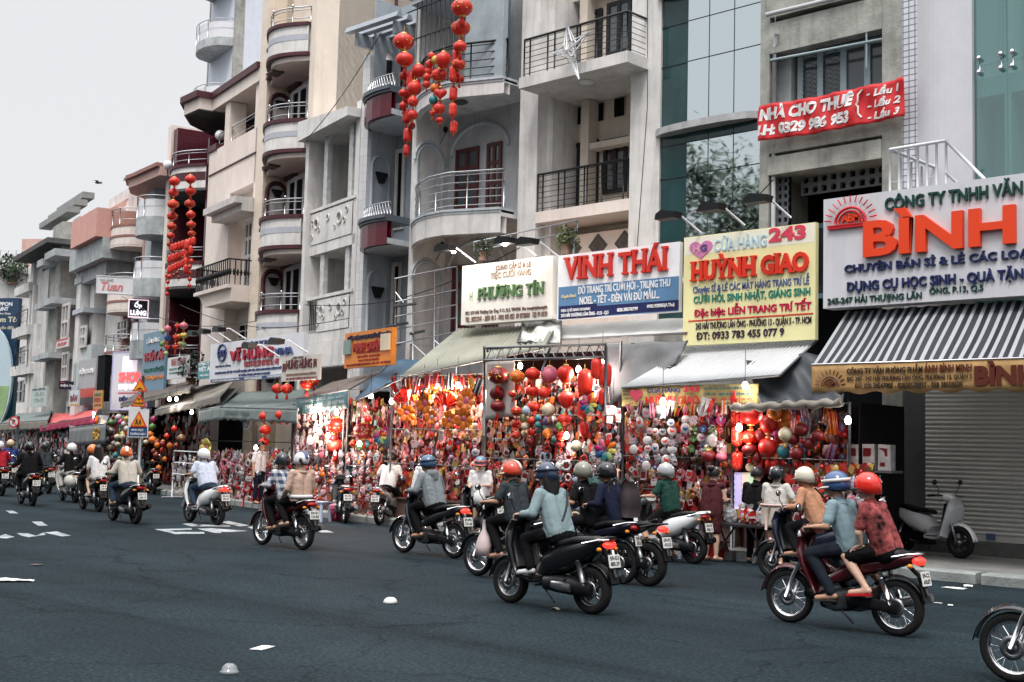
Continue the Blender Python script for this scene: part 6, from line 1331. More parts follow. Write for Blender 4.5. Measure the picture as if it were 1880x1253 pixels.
rack(FB,735,890,770,880,3.15,16,18,.13,['bag','charm','flower','packet','mask'],['orange','bright red','bright red','pale pink','gold','pink','red','purple'],'in the orange-lit stall','goods in the orange-lit stall')
rack(FB,735,880,722,780,3.35,34,29,.36,['fan','flower','flower','fan'],['orange','orange','bright red','orange'],'high in the orange-lit stall','paper fans in the orange-lit stall',0)
rack(FB,718,900,690,716,3.3,14,26,.2,['tassel'],['orange','bright red','gold','black','red'],'atop the orange-lit stall','tassels along the orange-lit stall',0)
rack(FB,606,706,828,958,3.0,13,15,.12,['bag'],['pale pink','white','pale pink','dark red','bright red','red','pink'],'on the blue tarp rack','bagged goods on the front rack under the blue tarp')
rack(FB,652,720,745,830,2.8,17,20,.15,['tassel','charm','flower'],['magenta','teal','dark red','red','green'],'in the dim stall','goods in the dim stall')
rack(FLB,540,614,745,845,2.15,11,13,.15,['bag','plush','bag'],['white','pale pink','white','cream','pink'],'in the bright pale stall','goods in the brightly lit pale stall')
rack(FLB,540,612,850,930,2.2,12,14,.14,['bag','plush','flower'],['red','orange','bright red','gold','pale pink','dark red'],'low in the bright stall','goods low in the brightly lit pale stall')
rack(FLB,392,540,832,925,2.2,12,13,.15,['ring','plush','bag','ring'],['white','pale pink','pink','white','red','dark red'],'on the low pink rack','goods on the low rack before the dark shop')
rack(FLB,316,372,836,908,2.7,9,12,.14,['bag','packet','plush'],['white','pale pink','white','cream','white'],'on the white rack','packs on the wheeled white rack',0)
rack(FLB,70,185,800,890,2.2,11,12,.16,['bag','packet','plush','charm'],['pale pink','white','lilac','dark red','black','pale pink','red'],'below the far red awning','goods in the far stall below the red awning')
rack(FB,722,800,712,752,3.4,13,14,.17,['pennant'],['orange','bright red','orange','red','gold'],'in the orange-lit stall','pennants in the orange-lit stall')
rack(FB,1150,1340,742,758,3.55,19,16,.16,['pennant','tassel'],['pink','red','white','orange'],'atop the mask stall','pennants atop the mask stall',.1)
for px,py,s,wh in((1080,742,.2,'with pale petals on the lantern stall frame'),(1112,826,.25,'with black-edged rainbow petals beside the lantern stall'),(697,803,.19,'with dark petals in the dim stall under the blue tarp')):
 o=bpy.data.objects.new('flower_pinwheel',goods_mesh('pinwheel','red',0));COL.objects.link(o);o.location=wp(FB,px,py,3.55);o.scale=(s,)*3;o.rotation_euler=(0,.2,.3);tag(o,'flower pinwheel '+wh,'pinwheel','flower pinwheels')
o=bpy.data.objects.new('star_balloon',goods_mesh('flower','yellow',1));COL.objects.link(o);o.location=wp(FLB,387,823,2.9);o.scale=(.42,)*3;tag(o,'big pale yellow flower balloon above the wheeled white rack','balloon')
o=bpy.data.objects.new('star_balloon',goods_mesh('flower','gold',2));COL.objects.link(o);o.location=wp(FLB,184,798,2.9);o.scale=(.4,)*3;tag(o,'yellow-orange star balloon at the colourful far stall','balloon')
finish_labels(LANT,'lantern')
d={}
for o,kind,c,where,ri in GOODS:d.setdefault((kind,c,where,ri[0]),[]).append((ri[1],o,ri[2]))
for(kind,c,where,row),ls in d.items():
 ls.sort(key=lambda t:t[0]);nr=ls[0][2]
 for i,(j,o,n)in enumerate(ls):
  rw='' if nr==1 else ', %s row'%ORD[row]
  o['label']=('%s %s %s%s%s'%(c,GLOOK[kind],where,rw,'' if len(ls)==1 else ', %s from left'%ORD[i]))
m=M();a=wp(FLB,316,905,2.75);b=wp(FLB,372,902,2.75);zt=wp(FLB,316,828,2.75).z
for p in(a,b):m.tube([(p.x,p.y,.02),(p.x,p.y,zt)],.025,6);m.tube([(p.x,p.y-.35,.03),(p.x,p.y+.35,.03)],.02,5)
for f in(0,.35,.7):m.tube([(a.x,a.y,zt-f),(b.x,b.y,zt-f)],.018,5)
solo(m,'goods_rack',whitemet,'white tube rack on feet standing at the kerb','rack')
t=thing('wall_shelf','dark shelf of white printed bags beside the grey shutter','shelf',wp(FB,1556,862,2.6));L_=FB.P(1642,860,2.6)[0]-FB.P(1556,862,2.6)[0]
m=M();m.box(0,L_,-.1,.3,-.04,0);m.build('board',concdk,t)
for i in range(3):
 m=M();w_=L_/3;m.box(.02,w_-.04,-.05,.12,0,.42,0);m.box(.04,w_-.1,-.055,-.05,.22,.36,1);m.box(.06,w_*.5,-.057,-.05,.06,.12,1);crumple(m,0,.02,i);p=t.location+Vector((i*w_,0,.002));o=m.build('printed_bag',[mat('toy_white'),mat('toy_dark_red')],None,p);tag(o,'white printed bag on the shelf beside the grey shutter, %s'%('leftmost','middle','rightmost')[i],'bag','printed bags on the shelf')
def wbox(m,a,b,r):m.tube([a,b],r,6)
p=at_ground(1370,1035);t=thing('folding_table','black folding table on crossed tube legs at the kerb','table',(p.x-.75,p.y+.1,.0));m=M();m.box(-.05,1.25,-.3,.3,.6,.635);m.build('table_top',mat('black_board',(.02,.02,.02),rough=.4),t)
for x in(.2,1.0):
 for s in(-1,1):m=M();m.tube([(x,-.28*s,.02),(x+(.12 if x<.5 else-.12),.25*s,.6)],.02,6);m.build('leg',frame_grey,t)
for i in range(7):
 o=good('bag',['pale pink','orange','white','pink','bright red','pale pink','orange'][i],Vector((p.x-.72+i*.19,p.y+.02+.1*(i%2),.82)),.2,.2,'','',(0,i,1));GOODS.pop();o['group']='gift bags on the folding table';o['label']='clear gift bag with %s filling on the folding table, %s from the left'%(['pale pink','orange','white','pink','bright red','pale pink','orange'][i],ORD[i])
def stool(label,p,h,w,c,rz=0):
 t=thing('plastic_stool',label,'stool',p,rz,'plastic stools at the stalls');mm=mat('plastic_%d_%d_%d'%tuple(int(q*99)for q in c),c,rough=.35,var=.06);m=M();m.box(-w/2,w/2,-w/2,w/2,h-.03,h);m.box(-w/2+.02,w/2-.02,-w/2+.02,w/2-.02,h-.07,h-.03);m.build('seat',mm,t)
 for sx in(-1,1):
  for sy in(-1,1):m=M();a=w/2-.03;m.prism([(-.025,-.025),(.025,-.025),(.025,.025),(-.025,.025)],lambda x,y,q:(sx*(a+q*.04)+x,sy*(a+q*.04)+y,h-.07-(h-.07)*q),0,1);m.build('leg',mm,t)
 return t
stool('pale blue tall plastic stool beside the folding table',Vector((p.x-1.05,p.y-.05,0)),.72,.32,(.42,.48,.62),.3)
stool('low orange-red plastic stool beside the red chair',at_ground(472,932),.26,.3,(.6,.06,.03),.2)
stool('lilac-blue plastic stool in front of parked dark motorbike',at_ground(586,958),.46,.34,(.42,.48,.62),.3)
p=at_ground(460,932);t=thing('plastic_chair','dark red plastic chair at the kerb','chair',p+Vector((-.3,.3,0)),.6);mm=mat('plastic_red',(.3,.015,.02),rough=.35);m=M();m.box(-.22,.22,-.22,.22,.4,.43);m.build('seat',mm,t)
m=M();m.strip([[(-.22+.44*i/8,.2+.06*math.sin(math.pi*i/8),.43+.42*k/4)for k in range(5)]for i in range(9)]);thick(m.build('backrest',mm,t),.02)
for sx in(-1,1):
 for sy in(-1,1):m=M();m.tube([(sx*.19,sy*.19,.4),(sx*.23,sy*.24,0)],.025,6);m.build('leg',mm,t)
 m=M();m.tube([(sx*.23,.2,.65),(sx*.25,-.1,.64),(sx*.23,-.2,.43)],.022,6);m.build('armrest',mm,t)
p=at_ground(615,957);t=thing('water_jug','pink insulated jug standing on the road edge','jug',p);m=M();m.lathe((0,0,0),[(0,0),(.13,0),(.14,.3),(.12,.34)],14);m.build('body',mat('pink_plastic',(.5,.05,.12),rough=.35),t);m=M();m.lathe((0,0,.34),[(.125,0),(.13,.04),(.05,.06),(0,.06)],14);m.build('lid',mat('pink_lid',(.6,.2,.28),rough=.35),t)
p=at_ground(1305,1032);t=thing('plastic_crate','dark red plastic crate under the white scooter','crate',p+Vector((-.35,.4,0)));m=M();m.prism([(-.25,0),(.25,0),(.28,.28),(-.28,.28)],lambda a,b,q:(a,q,b),-.18,.18);m.build('body',mat('plastic_red'),t);m=M();m.box(-.3,.3,-.21,.21,.28,.31);m.build('rim',mat('plastic_red'),t)
m=M()
for i in range(3):x,y0,y1=1352+i*15,868,930;
for i in range(3):
 a,b=wp(FB,1356+i*14,935,3.45),wp(FB,1356+i*14,868,3.45);m=M();m.tube([a+(b-a)*(k/12)for k in range(13)],[.07+.012*(k%2)for k in range(13)],10);solo(m,'paper_column_lamp',mat('lit_column_%d'%i,[(.5,.44,.75),(.75,.6,.5),(.42,.68,.45)][i],rough=.4,emit=.3),'%s glowing spiral column lamp beside the mask stall'%['lilac','cream','pale green'][i],'lamp','glowing column lamps')
 # ---- bulbs that light the stalls
bulbm=mat('lit_bulb',(1,.93,.86),var=0,emit=14)
def bulb(F,px,py,off,watts,label,col=(1,.86,.78),r=.055):
 p=wp(F,px,py,off);t=thing('light_bulb',label,'light bulb',p,0,'lit bulbs in the stalls');m=M();m.lathe((0,0,0),[(0,-r*1.2),(r*.7,-r),(r,0),(r*.6,r*.9),(r*.35,r*1.2)],12);m.build('globe',bulbm,t);m=M();m.tube([(0,0,r*1.2),(0,0,r*2)],r*.4,8);m.tube([(0,0,r*2),(0,0,r*2+.5)],.006,4);m.build('socket',iron,t)
 if watts:
  l=bpy.data.lights.new('bulb_light','POINT');l.energy=watts*(1.7 if 'pale doll' in label else 1.5 if 'steel frame' in label else 1.3 if 'orange' in label else .45);l.color=(1,.72,.6)if 'pale doll' in label else(1,.74,.52)if 'orange' in label else col;l.shadow_soft_size=r*1.3;lo=bpy.data.objects.new('bulb_light',l);COL.objects.link(lo);lo.parent=t;lo.location=(0,-.02,-r*2.6)
for F,x,y,o,wt_,lb in((FLB,575,752,2.35,60,'bare bulb at the top of the pale doll stall'),(FLB,602,800,2.4,25,'bare bulb in the middle of the pale doll stall'),(FLB,618,757,2.3,30,'bright bulb at the right end of the pale doll stall'),(FB,681,727,3.1,25,'round bulb hanging left under the blue tarp'),(FB,719,737,3.2,25,'round bulb hanging right under the blue tarp'),(FB,778,719,3.3,60,'bulb at the left of the orange-lit stall'),(FB,802,710,3.3,40,'bulb near the middle of the orange-lit stall'),(FB,840,708,3.3,60,'bulb at the right of the orange-lit stall'),(FB,955,672,3.2,25,'bulb behind the orange lantern on the steel frame'),(FB,1062,678,3.2,45,'bulb behind the tubular lanterns on the steel frame'),(FB,1106,668,3.3,10,'bulb at the right end of the steel frame'),(FB,1217,737,3.65,26,'white bulb below the yellow cloth banner'),(FB,1126,753,3.6,9,'white bulb left of the yellow cloth banner'),(FB,1357,785,3.6,30,'white bulb in front of the spotted lanterns'),(FB,1368,708,3.6,8,'small bulb at the right end of the cloth banner'),(FB,1425,765,3.0,25,'bulb inside the red lantern stall'),(FLB,311,733,2.3,25,'left bulb of the pair under the tan awning'),(FLB,324,733,2.3,25,'right bulb of the pair under the tan awning'),(FLB,352,757,2.2,15,'bulb at the right end of the tan awning'),(FLB,172,759,2.3,15,'bulb above the orange globe of the far stall'),(FB,1557,772,3.3,10,'small shaded bulb beside the grey shutter'),(FLB,470,822,2.4,15,'bulb over the low rack before the dark shop'),(FB,660,815,3.2,18,'bulb over the front rack under the blue tarp'),(FB,1040,800,3.5,25,'bulb over the plush toys below the lantern columns')):
 bulb(F,x,y,o,wt_,lb)
 # ---- motorbikes
rubber=mat('tyre_rubber',(.005,.005,.006),rough=.85,var=.2,scale=20,bump=.2,bscale=80)
chrome=mat('chrome',(.62,.62,.64),rough=.16,metal=1,var=.05)
alloy=mat('alloy',(.24,.245,.26),rough=.35,metal=.9,var=.15,scale=8)
engine_m=mat('engine_black',(.014,.014,.016),rough=.45,metal=.4,var=.25,scale=12)
plast_k=mat('black_plastic',(.005,.0055,.007),rough=.45,var=.2,scale=6)
seat_m=mat('seat_vinyl',(.006,.006,.007),rough=.5,var=.2,bump=.1,bscale=60)
plate_m=mat('plate_white',(.68,.67,.64),rough=.4,var=.12,scale=20)
lens_w=mat('clear_lens',(.5,.52,.55),rough=.08,var=0,spec=.8)
lens_o=mat('amber_lens',(.6,.2,.02),rough=.15,var=0)
tail_off=mat('tail_red',(.3,.012,.012),rough=.15,var=0);tail_on=mat('tail_lit',(1,.045,.03),rough=.2,var=0,emit=.9)
mirror_m=mat('mirror_face',(.75,.76,.78),rough=.03,metal=1,var=0)
def paintm(k,c):return mat('paint_'+k,c,rough=.22,var=.06,coat=.25,spec=.4)
def sloft(m,S,n=14,e=2.4,mi=0,cap=True,y=0.):
 """loft along a path in the x-z plane; S: (x, z, half width, half thickness)"""
 rows=[]
 for i,s in enumerate(S):
  a,b=S[max(0,i-1)],S[min(len(S)-1,i+1)];t=Vector((b[0]-a[0],0,b[1]-a[1])).normalized();nn=Vector((-t.z,0,t.x));row=[]
  for k in range(n):
   q=2*math.pi*k/n;c,d=math.cos(q),math.sin(q)
   row.append(Vector((s[0],y+(s[4]if len(s)>4 else 0)+s[2]*math.copysign(abs(c)**(2/e),c),s[1]))+nn*(s[3]*math.copysign(abs(d)**(2/e),d)))
  rows.append(row)
 o=len(m.v);m.strip(rows,mi,True,True)
 if cap:m.f+=[[o+k for k in range(n)],[o+(len(rows)-1)*n+k for k in range(n)][::-1]];m.mi+=[mi,mi];m.sm+=[False,False]
def wheel(root,x,Rr,tr,kind,nm,rimm):
 m=M();n=28;T=Matrix.Rotation(R(90),3,'X');rows=[]
 prof=[(Rr-tr*1.7,tr*.72),(Rr-tr*.9,tr*1.05),(Rr-tr*.25,tr*.8),(Rr,tr*.3),(Rr,-tr*.3),(Rr-tr*.25,-tr*.8),(Rr-tr*.9,-tr*1.05),(Rr-tr*1.7,-tr*.72)]
 m.lathe((x,0,Rr),prof,n,T=T);w_=m.build(nm,rubber,root)
 m=M();ri=Rr-tr*1.65;m.lathe((x,0,Rr),[(ri+.01,tr*.75),(ri-.012,tr*.7),(ri-.022,tr*.25),(ri-.022,-tr*.25),(ri-.012,-tr*.7),(ri+.01,-tr*.75)],n,T=T)
 if kind=='spoke':
  for i in range(18):
   a=2*math.pi*i/18;b=a+(.5 if i%2 else-.5);m.tube([(x+.045*math.cos(b),.03*(1 if i%2 else-1),Rr+.045*math.sin(b)),(x+ri*math.cos(a),0,Rr+ri*math.sin(a))],.0035,4,cap=False)
 else:
  for i in range(5):
   a=2*math.pi*i/5
   for s in(-.18,.18):m.tube([(x+.04*math.cos(a),0,Rr+.04*math.sin(a)),(x+(ri-.01)*math.cos(a+s),0,Rr+(ri-.01)*math.sin(a+s))],.014,5)
 m.build('rim',rimm,w_);m=M();m.lathe((x,0,Rr),[(0,.075),(.045,.07),(.05,0),(.045,-.07),(0,-.075)],12,T=T);m.lathe((x,.055,Rr),[(.1,.004),(.1,-.004),(.05,-.004),(.05,.004)],16,T=T);m.build('hub',alloy,w_);return w_
PLN=[0]
def plate(root,x,z,tilt,txt,w_=.19,h=.14):
 m=M();a=R(tilt);f=lambda p,q,t:(x-t*math.cos(a)-q*math.sin(a)*-1*0+math.sin(a)*q,p,z+q*math.cos(a)+t*math.sin(a)*0)
 m.prism([(-w_/2,-h/2),(w_/2,-h/2),(w_/2,h/2),(-w_/2,h/2)],f,0,.008);o=m.build('licence_plate',plate_m,root);m=M()
 for k,s in enumerate(txt.split('/')):
  g,fs=text_geo(s,.03,.0,0.);mn,mxx=g.min(0),g.max(0)
  m.add([f(w_*(.4-.8*(p[0]-mn[0])/(mxx[0]-mn[0])),h*(.08-.44*k+.32*(p[1]-mn[1])/(mxx[1]-mn[1])),.011)for p in g],fs)
 m.build('lettering',ink((.03,.03,.03)),o)
def bike(name,label,p,heading,kind,body,lit=False,trim=None,plate_txt='59-X1/234.56',rim=None,group='motorbikes on the street',mirrors=True,crate=False,shield=None):
 """kind: underbone (17-inch spoked wheels), scooter, retro (round-bodied scooter), sport"""
 t=thing(name,label,'motorbike',p,R(heading),group);trim=trim or plast_k;rim=rim or(chrome if kind=='underbone' else plast_k);B=body
 sc_=kind in('scooter','retro');Rr,tr={'underbone':(.285,.042),'sport':(.295,.055),'scooter':(.262,.05),'retro':(.235,.055)}[kind];fx,rx=(.63,-.6)if not sc_ else(.62,-.6)
 wheel(t,fx,Rr,tr,'spoke' if kind=='underbone' else 'mag','front_wheel',rim);wheel(t,rx,Rr,tr*1.1,'spoke' if kind=='underbone' else 'mag','rear_wheel',rim)
 hx,hz=(.34,1.0)if not sc_ else(.36,1.0)
 m=M()
 for s in(-1,1):m.tube([(fx,.085*s,Rr),(fx-.1,.085*s,Rr+.25),(.42,.06*s,.74)],[.024,.026,.028],8)
 m.tube([(.46,0,.62),(hx,0,hz)],.04,8);m.build('fork',chrome if kind=='underbone' else alloy,t)
 m=M();rows=[];fw_=.062
 for i in range(15):
  a=R(8+148*i/14);r=Rr+.045;rows.append([(fx+r*math.cos(a)*.99,q*fw_,Rr+(r+.022*(1-abs(q)))*math.sin(a)-.02*abs(q))for q in(-1,-.7,0,.7,1)])
 m.strip(rows,0,True);f_=m.build('front_fender',B,t);s_=f_.modifiers.new('t','SOLIDIFY');s_.thickness=.006
 m=M()
 if kind=='underbone':
  sloft(m,[(.47,.93,.1,.05),(.44,.8,.17,.055),(.38,.65,.2,.05),(.3,.5,.2,.035),(.24,.36,.17,.025)],16,2.6)
  sloft(m,[(.36,.8,.06,.05),(.2,.62,.075,.06),(.05,.56,.09,.07)],12,2.6)
 elif kind=='sport':sloft(m,[(.5,.9,.09,.07),(.38,.78,.15,.1),(.15,.72,.14,.13),(-.08,.72,.12,.1)],14,2.6);sloft(m,[(.45,.6,.14,.04),(.2,.42,.13,.05),(.0,.34,.1,.04)],14)
 else:
  sh_=[(.5,.97,.12,.07),(.52,.84,.2,.075),(.49,.68,.235,.06),(.42,.5,.235,.045),(.36,.36,.2,.04)]if kind=='scooter' else[(.46,.97,.15,.06),(.5,.8,.24,.06),(.48,.62,.26,.045),(.42,.42,.24,.04),(.34,.3,.2,.035)]
  sloft(m,sh_,18,2.5);sloft(m,[(.4,.36,.19,.035),(.2,.31,.17,.035),(.0,.33,.17,.05)],14,3)
 m.build('leg_shield',shield or B,t)
 if sc_:m=M();sloft(m,[(.42,.9,.15,.03),(.42,.7,.2,.035),(.35,.45,.19,.03)],14,3);m.box(.02,.36,-.17,.17,.335,.352);m.build('inner_panel',plast_k,t)
 m=M();sloft(m,[(hx+.13,hz-.05,.06,.06),(hx+.06,hz,.13,.075),(hx-.06,hz+.02,.12,.05)],14,2.6);cw=m.build('handlebar_cowl',B if kind!='sport' else plast_k,t)
 m=M();m.ell((hx+.14 if kind!='scooter' else .56,0,hz-.05 if kind!='scooter' else .84),.04,.085,.06,12,7);m.build('headlight',lens_w,t)
 m=M();hb=[(hx-.11,-.35,hz+.02),(hx-.03,-.22,hz+.04),(hx,-.08,hz+.02),(hx,.08,hz+.02),(hx-.03,.22,hz+.04),(hx-.11,.35,hz+.02)];m.tube(hb,.014,8);h_=m.build('handlebar',chrome if kind=='underbone' else plast_k,t)
 for s in(-1,1):
  m=M();m.tube([(hx-.12,.36*s,hz+.02),(hx-.06,.26*s,hz+.033)],.021,8);m.tube([(hx-.02,.25*s,hz+.03),(hx+.0,.36*s,hz+.01)],.006,5);m.build('grip',rubber,h_)
  if mirrors:
   m=M();m.tube([(hx-.02,.2*s,hz+.04),(hx+.02,.27*s,hz+.16),(hx-.0,.3*s,hz+.22)],.007,5);m.ell((hx,.33*s,hz+.25),.018,.062,.045,12,7);mr_=m.build('mirror',plast_k,t);m=M();m.ell((hx-.013,.33*s,hz+.25),.008,.054,.038,12,6);m.build('mirror_glass',mirror_m,mr_)
 m=M()
 if kind=='retro':sloft(m,[(.06,.6,.12,.1),(-.1,.6,.2,.17),(-.35,.58,.235,.21),(-.6,.58,.22,.2),(-.8,.6,.13,.13),(-.87,.62,.04,.05)],18,2.2)
 elif kind=='scooter':sloft(m,[(.08,.43,.14,.1),(-.05,.52,.17,.16),(-.3,.6,.18,.17),(-.55,.7,.15,.12),(-.78,.8,.1,.06),(-.9,.85,.04,.02)],16,2.5)
 elif kind=='sport':sloft(m,[(.05,.62,.1,.08),(-.2,.68,.12,.08),(-.5,.78,.1,.06),(-.78,.88,.06,.04)],14,2.6)
 else:sloft(m,[(.12,.52,.09,.06),(-.08,.6,.11,.09),(-.3,.67,.125,.085),(-.55,.73,.115,.07),(-.78,.79,.08,.045),(-.84,.8,.05,.03)],16,2.6)
 m.build('rear_body',B,t)
 m=M();zs=.75 if sc_ else .765
 sloft(m,[(.08,zs-.02,.09,.03),(-.02,zs,.12,.045),(-.25,zs+.0,.14,.05),(-.42,zs+.045,.14,.045),(-.64,zs+.06,.115,.045),(-.74,zs+.06,.07,.025)],16,3);m.build('seat',seat_m,t)
 m=M();m.tube([(-.55,.13,zs+.02),(-.78,.13,zs+.07),(-.86,.06,zs+.075),(-.86,-.06,zs+.075),(-.78,-.13,zs+.07),(-.55,-.13,zs+.02)],.013,6);m.build('grab_rail',chrome if kind!='sport' else plast_k,t)
 m=M()
 if sc_:
  sloft(m,[(-.0,.3,.11,.08),(-.2,.3,.14,.1),(-.4,.29,.13,.1),(-.66,Rr,.08,.07)],14,3,y=.05);en=m.build('engine',engine_m,t)
  m=M();sloft(m,[(-.18,.3,.02,.04),(-.3,.29,.03,.055),(-.45,.28,.02,.045)],12,2.6,y=.2);m.build('engine_cover',alloy,en)
 else:
  sloft(m,[(.22,.3,.1,.09),(.08,.3,.13,.12),(-.1,.32,.13,.12),(-.22,.34,.08,.08)],14,3);m.tube([(.25,0,.33),(.42,0,.36)],.07,10);en=m.build('engine',engine_m,t)
  m=M();sloft(m,[(.12,.3,.025,.085),(.0,.3,.03,.1),(-.1,.31,.025,.08)],12,2.6,y=.13);m.build('engine_cover',alloy,en)
  m=M();sloft(m,[(-.1,.33,.02,.05),(-.35,.31,.02,.055),(-.66,Rr,.02,.06)],10,3,y=.115);m.build('chain_case',engine_m,t)
 m=M();m.tube([(.2,-.1,.22),(-.1,-.14,.2),(-.3,-.16,.25)],.022,8);m.tube([(-.3,-.17,.25),(-.4,-.175,.28),(-.8,-.185,.38),(-.88,-.187,.4)],[.03,.052,.056,.045],12);ex=m.build('exhaust',plast_k if kind!='underbone' else mat('dull_chrome',(.25,.25,.26),rough=.3,metal=.9,var=.2),t)
 m=M();m.tube([(-.45,-.178+-.045,.295),(-.75,-.183-.048,.37)],[.035,.037],8);m.build('heat_shield',alloy,ex)
 m=M()
 for s in(-1,1):m.tube([(-.58,.115*s,Rr+.03),(-.46,.115*s,.64)],.026,8);m.tube([(-.57,.115*s,Rr+.08),(-.48,.115*s,.57)],.034,10)
 m.build('shock_absorber',alloy if kind!='underbone' else chrome,t)
 m=M();m.tube([(.05,.22,.27),(.05,-.22,.27)],.012,6)
 if not sc_:m.box(.0,.1,.14,.25,.265,.285);m.box(.0,.1,-.25,-.14,.265,.285)
 m.tube([(-.35,.2,.36),(-.35,-.2,.36)],.01,6);m.tube([(.0,.12,.25),(-.2,.17,.1)],.011,6);m.build('footrest',engine_m,t)
 m=M();rows=[]
 for i in range(12):
  a=R(40+112*i/11);r=Rr+.05;rows.append([(rx+r*math.cos(a),q*.07,Rr+r*math.sin(a)-.02*abs(q))for q in(-1,-.6,0,.6,1)])
 m.strip(rows,0,True);m.tube([(-.72,0,.72),(-.86,0,.6),(-.93,0,.42)],.02,5);m.prism([(-.07,.36),(.07,.36),(.08,.62),(-.08,.62)],lambda a,b,q:(-.93+(b-.36)*.28+q,a,b),0,.012);rf=m.build('rear_fender',plast_k,t);s_=rf.modifiers.new('t','SOLIDIFY');s_.thickness=.005
 plate(t,-.9,.6,12,plate_txt)
 m=M();m.ell((-.83,0,.77 if kind!='retro' else .7),.06,.1 if kind!='retro' else .07,.045,14,7);m.build('tail_light',tail_on if lit else tail_off,t)
 for s in(-1,1):m=M();m.ell((-.8,.14*s,.72),.03,.035,.025,8,5);m.tube([(-.78,.08*s,.72),(-.8,.14*s,.72)],.01,5);m.build('turn_signal',lens_o,t)
 return t
 # ---- people
SKIN=mat('skin',(.42,.235,.155),rough=.5,var=.1,scale=9);SKIN2=mat('skin_pale',(.56,.35,.26),rough=.5,var=.1,scale=9)
HAIR=mat('black_hair',(.012,.01,.01),rough=.4,var=.3,scale=30)
def cloth(k,c,var=.07):return mat('cloth_'+k,c,rough=.88,var=var,scale=7,bump=.3,bscale=9,spec=.15)
def plaid():
 if 'cloth_plaid' in MATS:return MATS['cloth_plaid']
 m=mat('cloth_plaid',(.5,.5,.5),rough=.85,var=0,spec=.15);N=m.node_tree.nodes;L=m.node_tree.links;b=N['Principled BSDF'];tc=[n for n in N if n.type=='TEX_COORD'][0]
 sx=N.new('ShaderNodeSeparateXYZ');L.new(tc.outputs['Object'],sx.inputs[0]);vals=[]
 for i in(1,2):
  q=N.new('ShaderNodeMath');q.operation='SINE';k=N.new('ShaderNodeMath');k.operation='MULTIPLY';k.inputs[1].default_value=52;L.new(sx.outputs[i],k.inputs[0]);L.new(k.outputs[0],q.inputs[0]);g=N.new('ShaderNodeMath');g.operation='GREATER_THAN';g.inputs[1].default_value=0;L.new(q.outputs[0],g.inputs[0]);vals.append(g)
 a=N.new('ShaderNodeMath');L.new(vals[0].outputs[0],a.inputs[0]);L.new(vals[1].outputs[0],a.inputs[1]);h=N.new('ShaderNodeMath');h.operation='MULTIPLY';h.inputs[1].default_value=.5;L.new(a.outputs[0],h.inputs[0])
 r=N.new('ShaderNodeMix');r.data_type='RGBA';r.inputs[6].default_value=(.46,.47,.5,1);r.inputs[7].default_value=(.03,.045,.1,1);L.new(h.outputs[0],r.inputs[0]);L.new(r.outputs[2],b.inputs['Base Color']);return m
def capsule(m,a,b,ra,rb,n=10):
 a,b=Vector(a),Vector(b);d=b-a;L_=max(d.length,1e-4);d=d/L_;pts=[];rr=[]
 for i in range(4):q=math.pi/2*i/4;pts.append(a-d*ra*math.cos(q));rr.append(max(ra*math.sin(q),.002))
 for i in range(5):pts.append(a+(b-a)*i/4);rr.append(ra+(rb-ra)*i/4)
 for i in range(1,5):q=math.pi/2*i/4;pts.append(b+d*rb*math.sin(q));rr.append(max(rb*math.cos(q),.002))
 m.tube(pts,rr,n)
def body_mesh(caps,mats,voxel=.011,folds=()):
 """one continuous skin grown over tapered limbs; material by nearest limb"""
 m=M()
 for c in caps:capsule(m,c[0],c[1],c[2],c[3])
 me=m.mesh('body',[]);ob=bpy.data.objects.new('tmp_body',me);COL.objects.link(ob)
 r=ob.modifiers.new('r','REMESH');r.mode='VOXEL';r.voxel_size=voxel;r.use_smooth_shade=True
 s=ob.modifiers.new('s','SMOOTH');s.factor=.5;s.iterations=4
 dg=bpy.context.evaluated_depsgraph_get();out=bpy.data.meshes.new_from_object(ob.evaluated_get(dg));bpy.data.objects.remove(ob);bpy.data.meshes.remove(me)
 n=len(out.vertices);co=np.zeros(n*3);out.vertices.foreach_get('co',co);co=co.reshape(-1,3);no=np.zeros(n*3);out.vertices.foreach_get('normal',no);no=no.reshape(-1,3)
 A=np.array([tuple(c[0])for c in caps]);Bv=np.array([tuple(c[1])for c in caps]);ra=np.array([c[2]for c in caps]);rb=np.array([c[3]for c in caps]);mi=np.array([c[4]for c in caps])
 best=np.full(n,1e9);bi=np.zeros(n,int)
 for k in range(len(caps)):
  d=Bv[k]-A[k];t=np.clip(((co-A[k])@d)/max(d@d,1e-9),0,1);dist=np.linalg.norm(co-(A[k]+t[:,None]*d),axis=1)-(ra[k]+(rb[k]-ra[k])*t);q=dist<best;best[q]=dist[q];bi[q]=k
 vm=mi[bi]
 f=np.isin(vm,list(folds))
 rg=np.random.RandomState(n%9973);w_=np.zeros(n);cw=co+.045*np.sin(co[:,[1,2,0]]*13+1.3)+.02*np.sin(co[:,[2,0,1]]*31)
 for k in range(7):
  d=rg.randn(3);d/=np.linalg.norm(d);fq=rg.uniform(16,44);d2=rg.randn(3)*7
  w_+=(np.abs(np.sin(cw@d*fq+rg.rand()*6))**.55-.75)*np.clip(np.sin(cw@d2+rg.rand()*6)+.25,0,1)*.0038
 co=co+no*(w_*f)[:,None];out.vertices.foreach_set('co',co.ravel())
 for mm in mats:out.materials.append(mm)
 np_=len(out.polygons);ls=np.zeros(np_,int);out.polygons.foreach_get('loop_start',ls);lv=np.zeros(len(out.loops),int);out.loops.foreach_get('vertex_index',lv)
 out.polygons.foreach_set('material_index',vm[lv[ls]].astype(np.int32));out.polygons.foreach_set('use_smooth',np.ones(np_,bool));out.update();return out
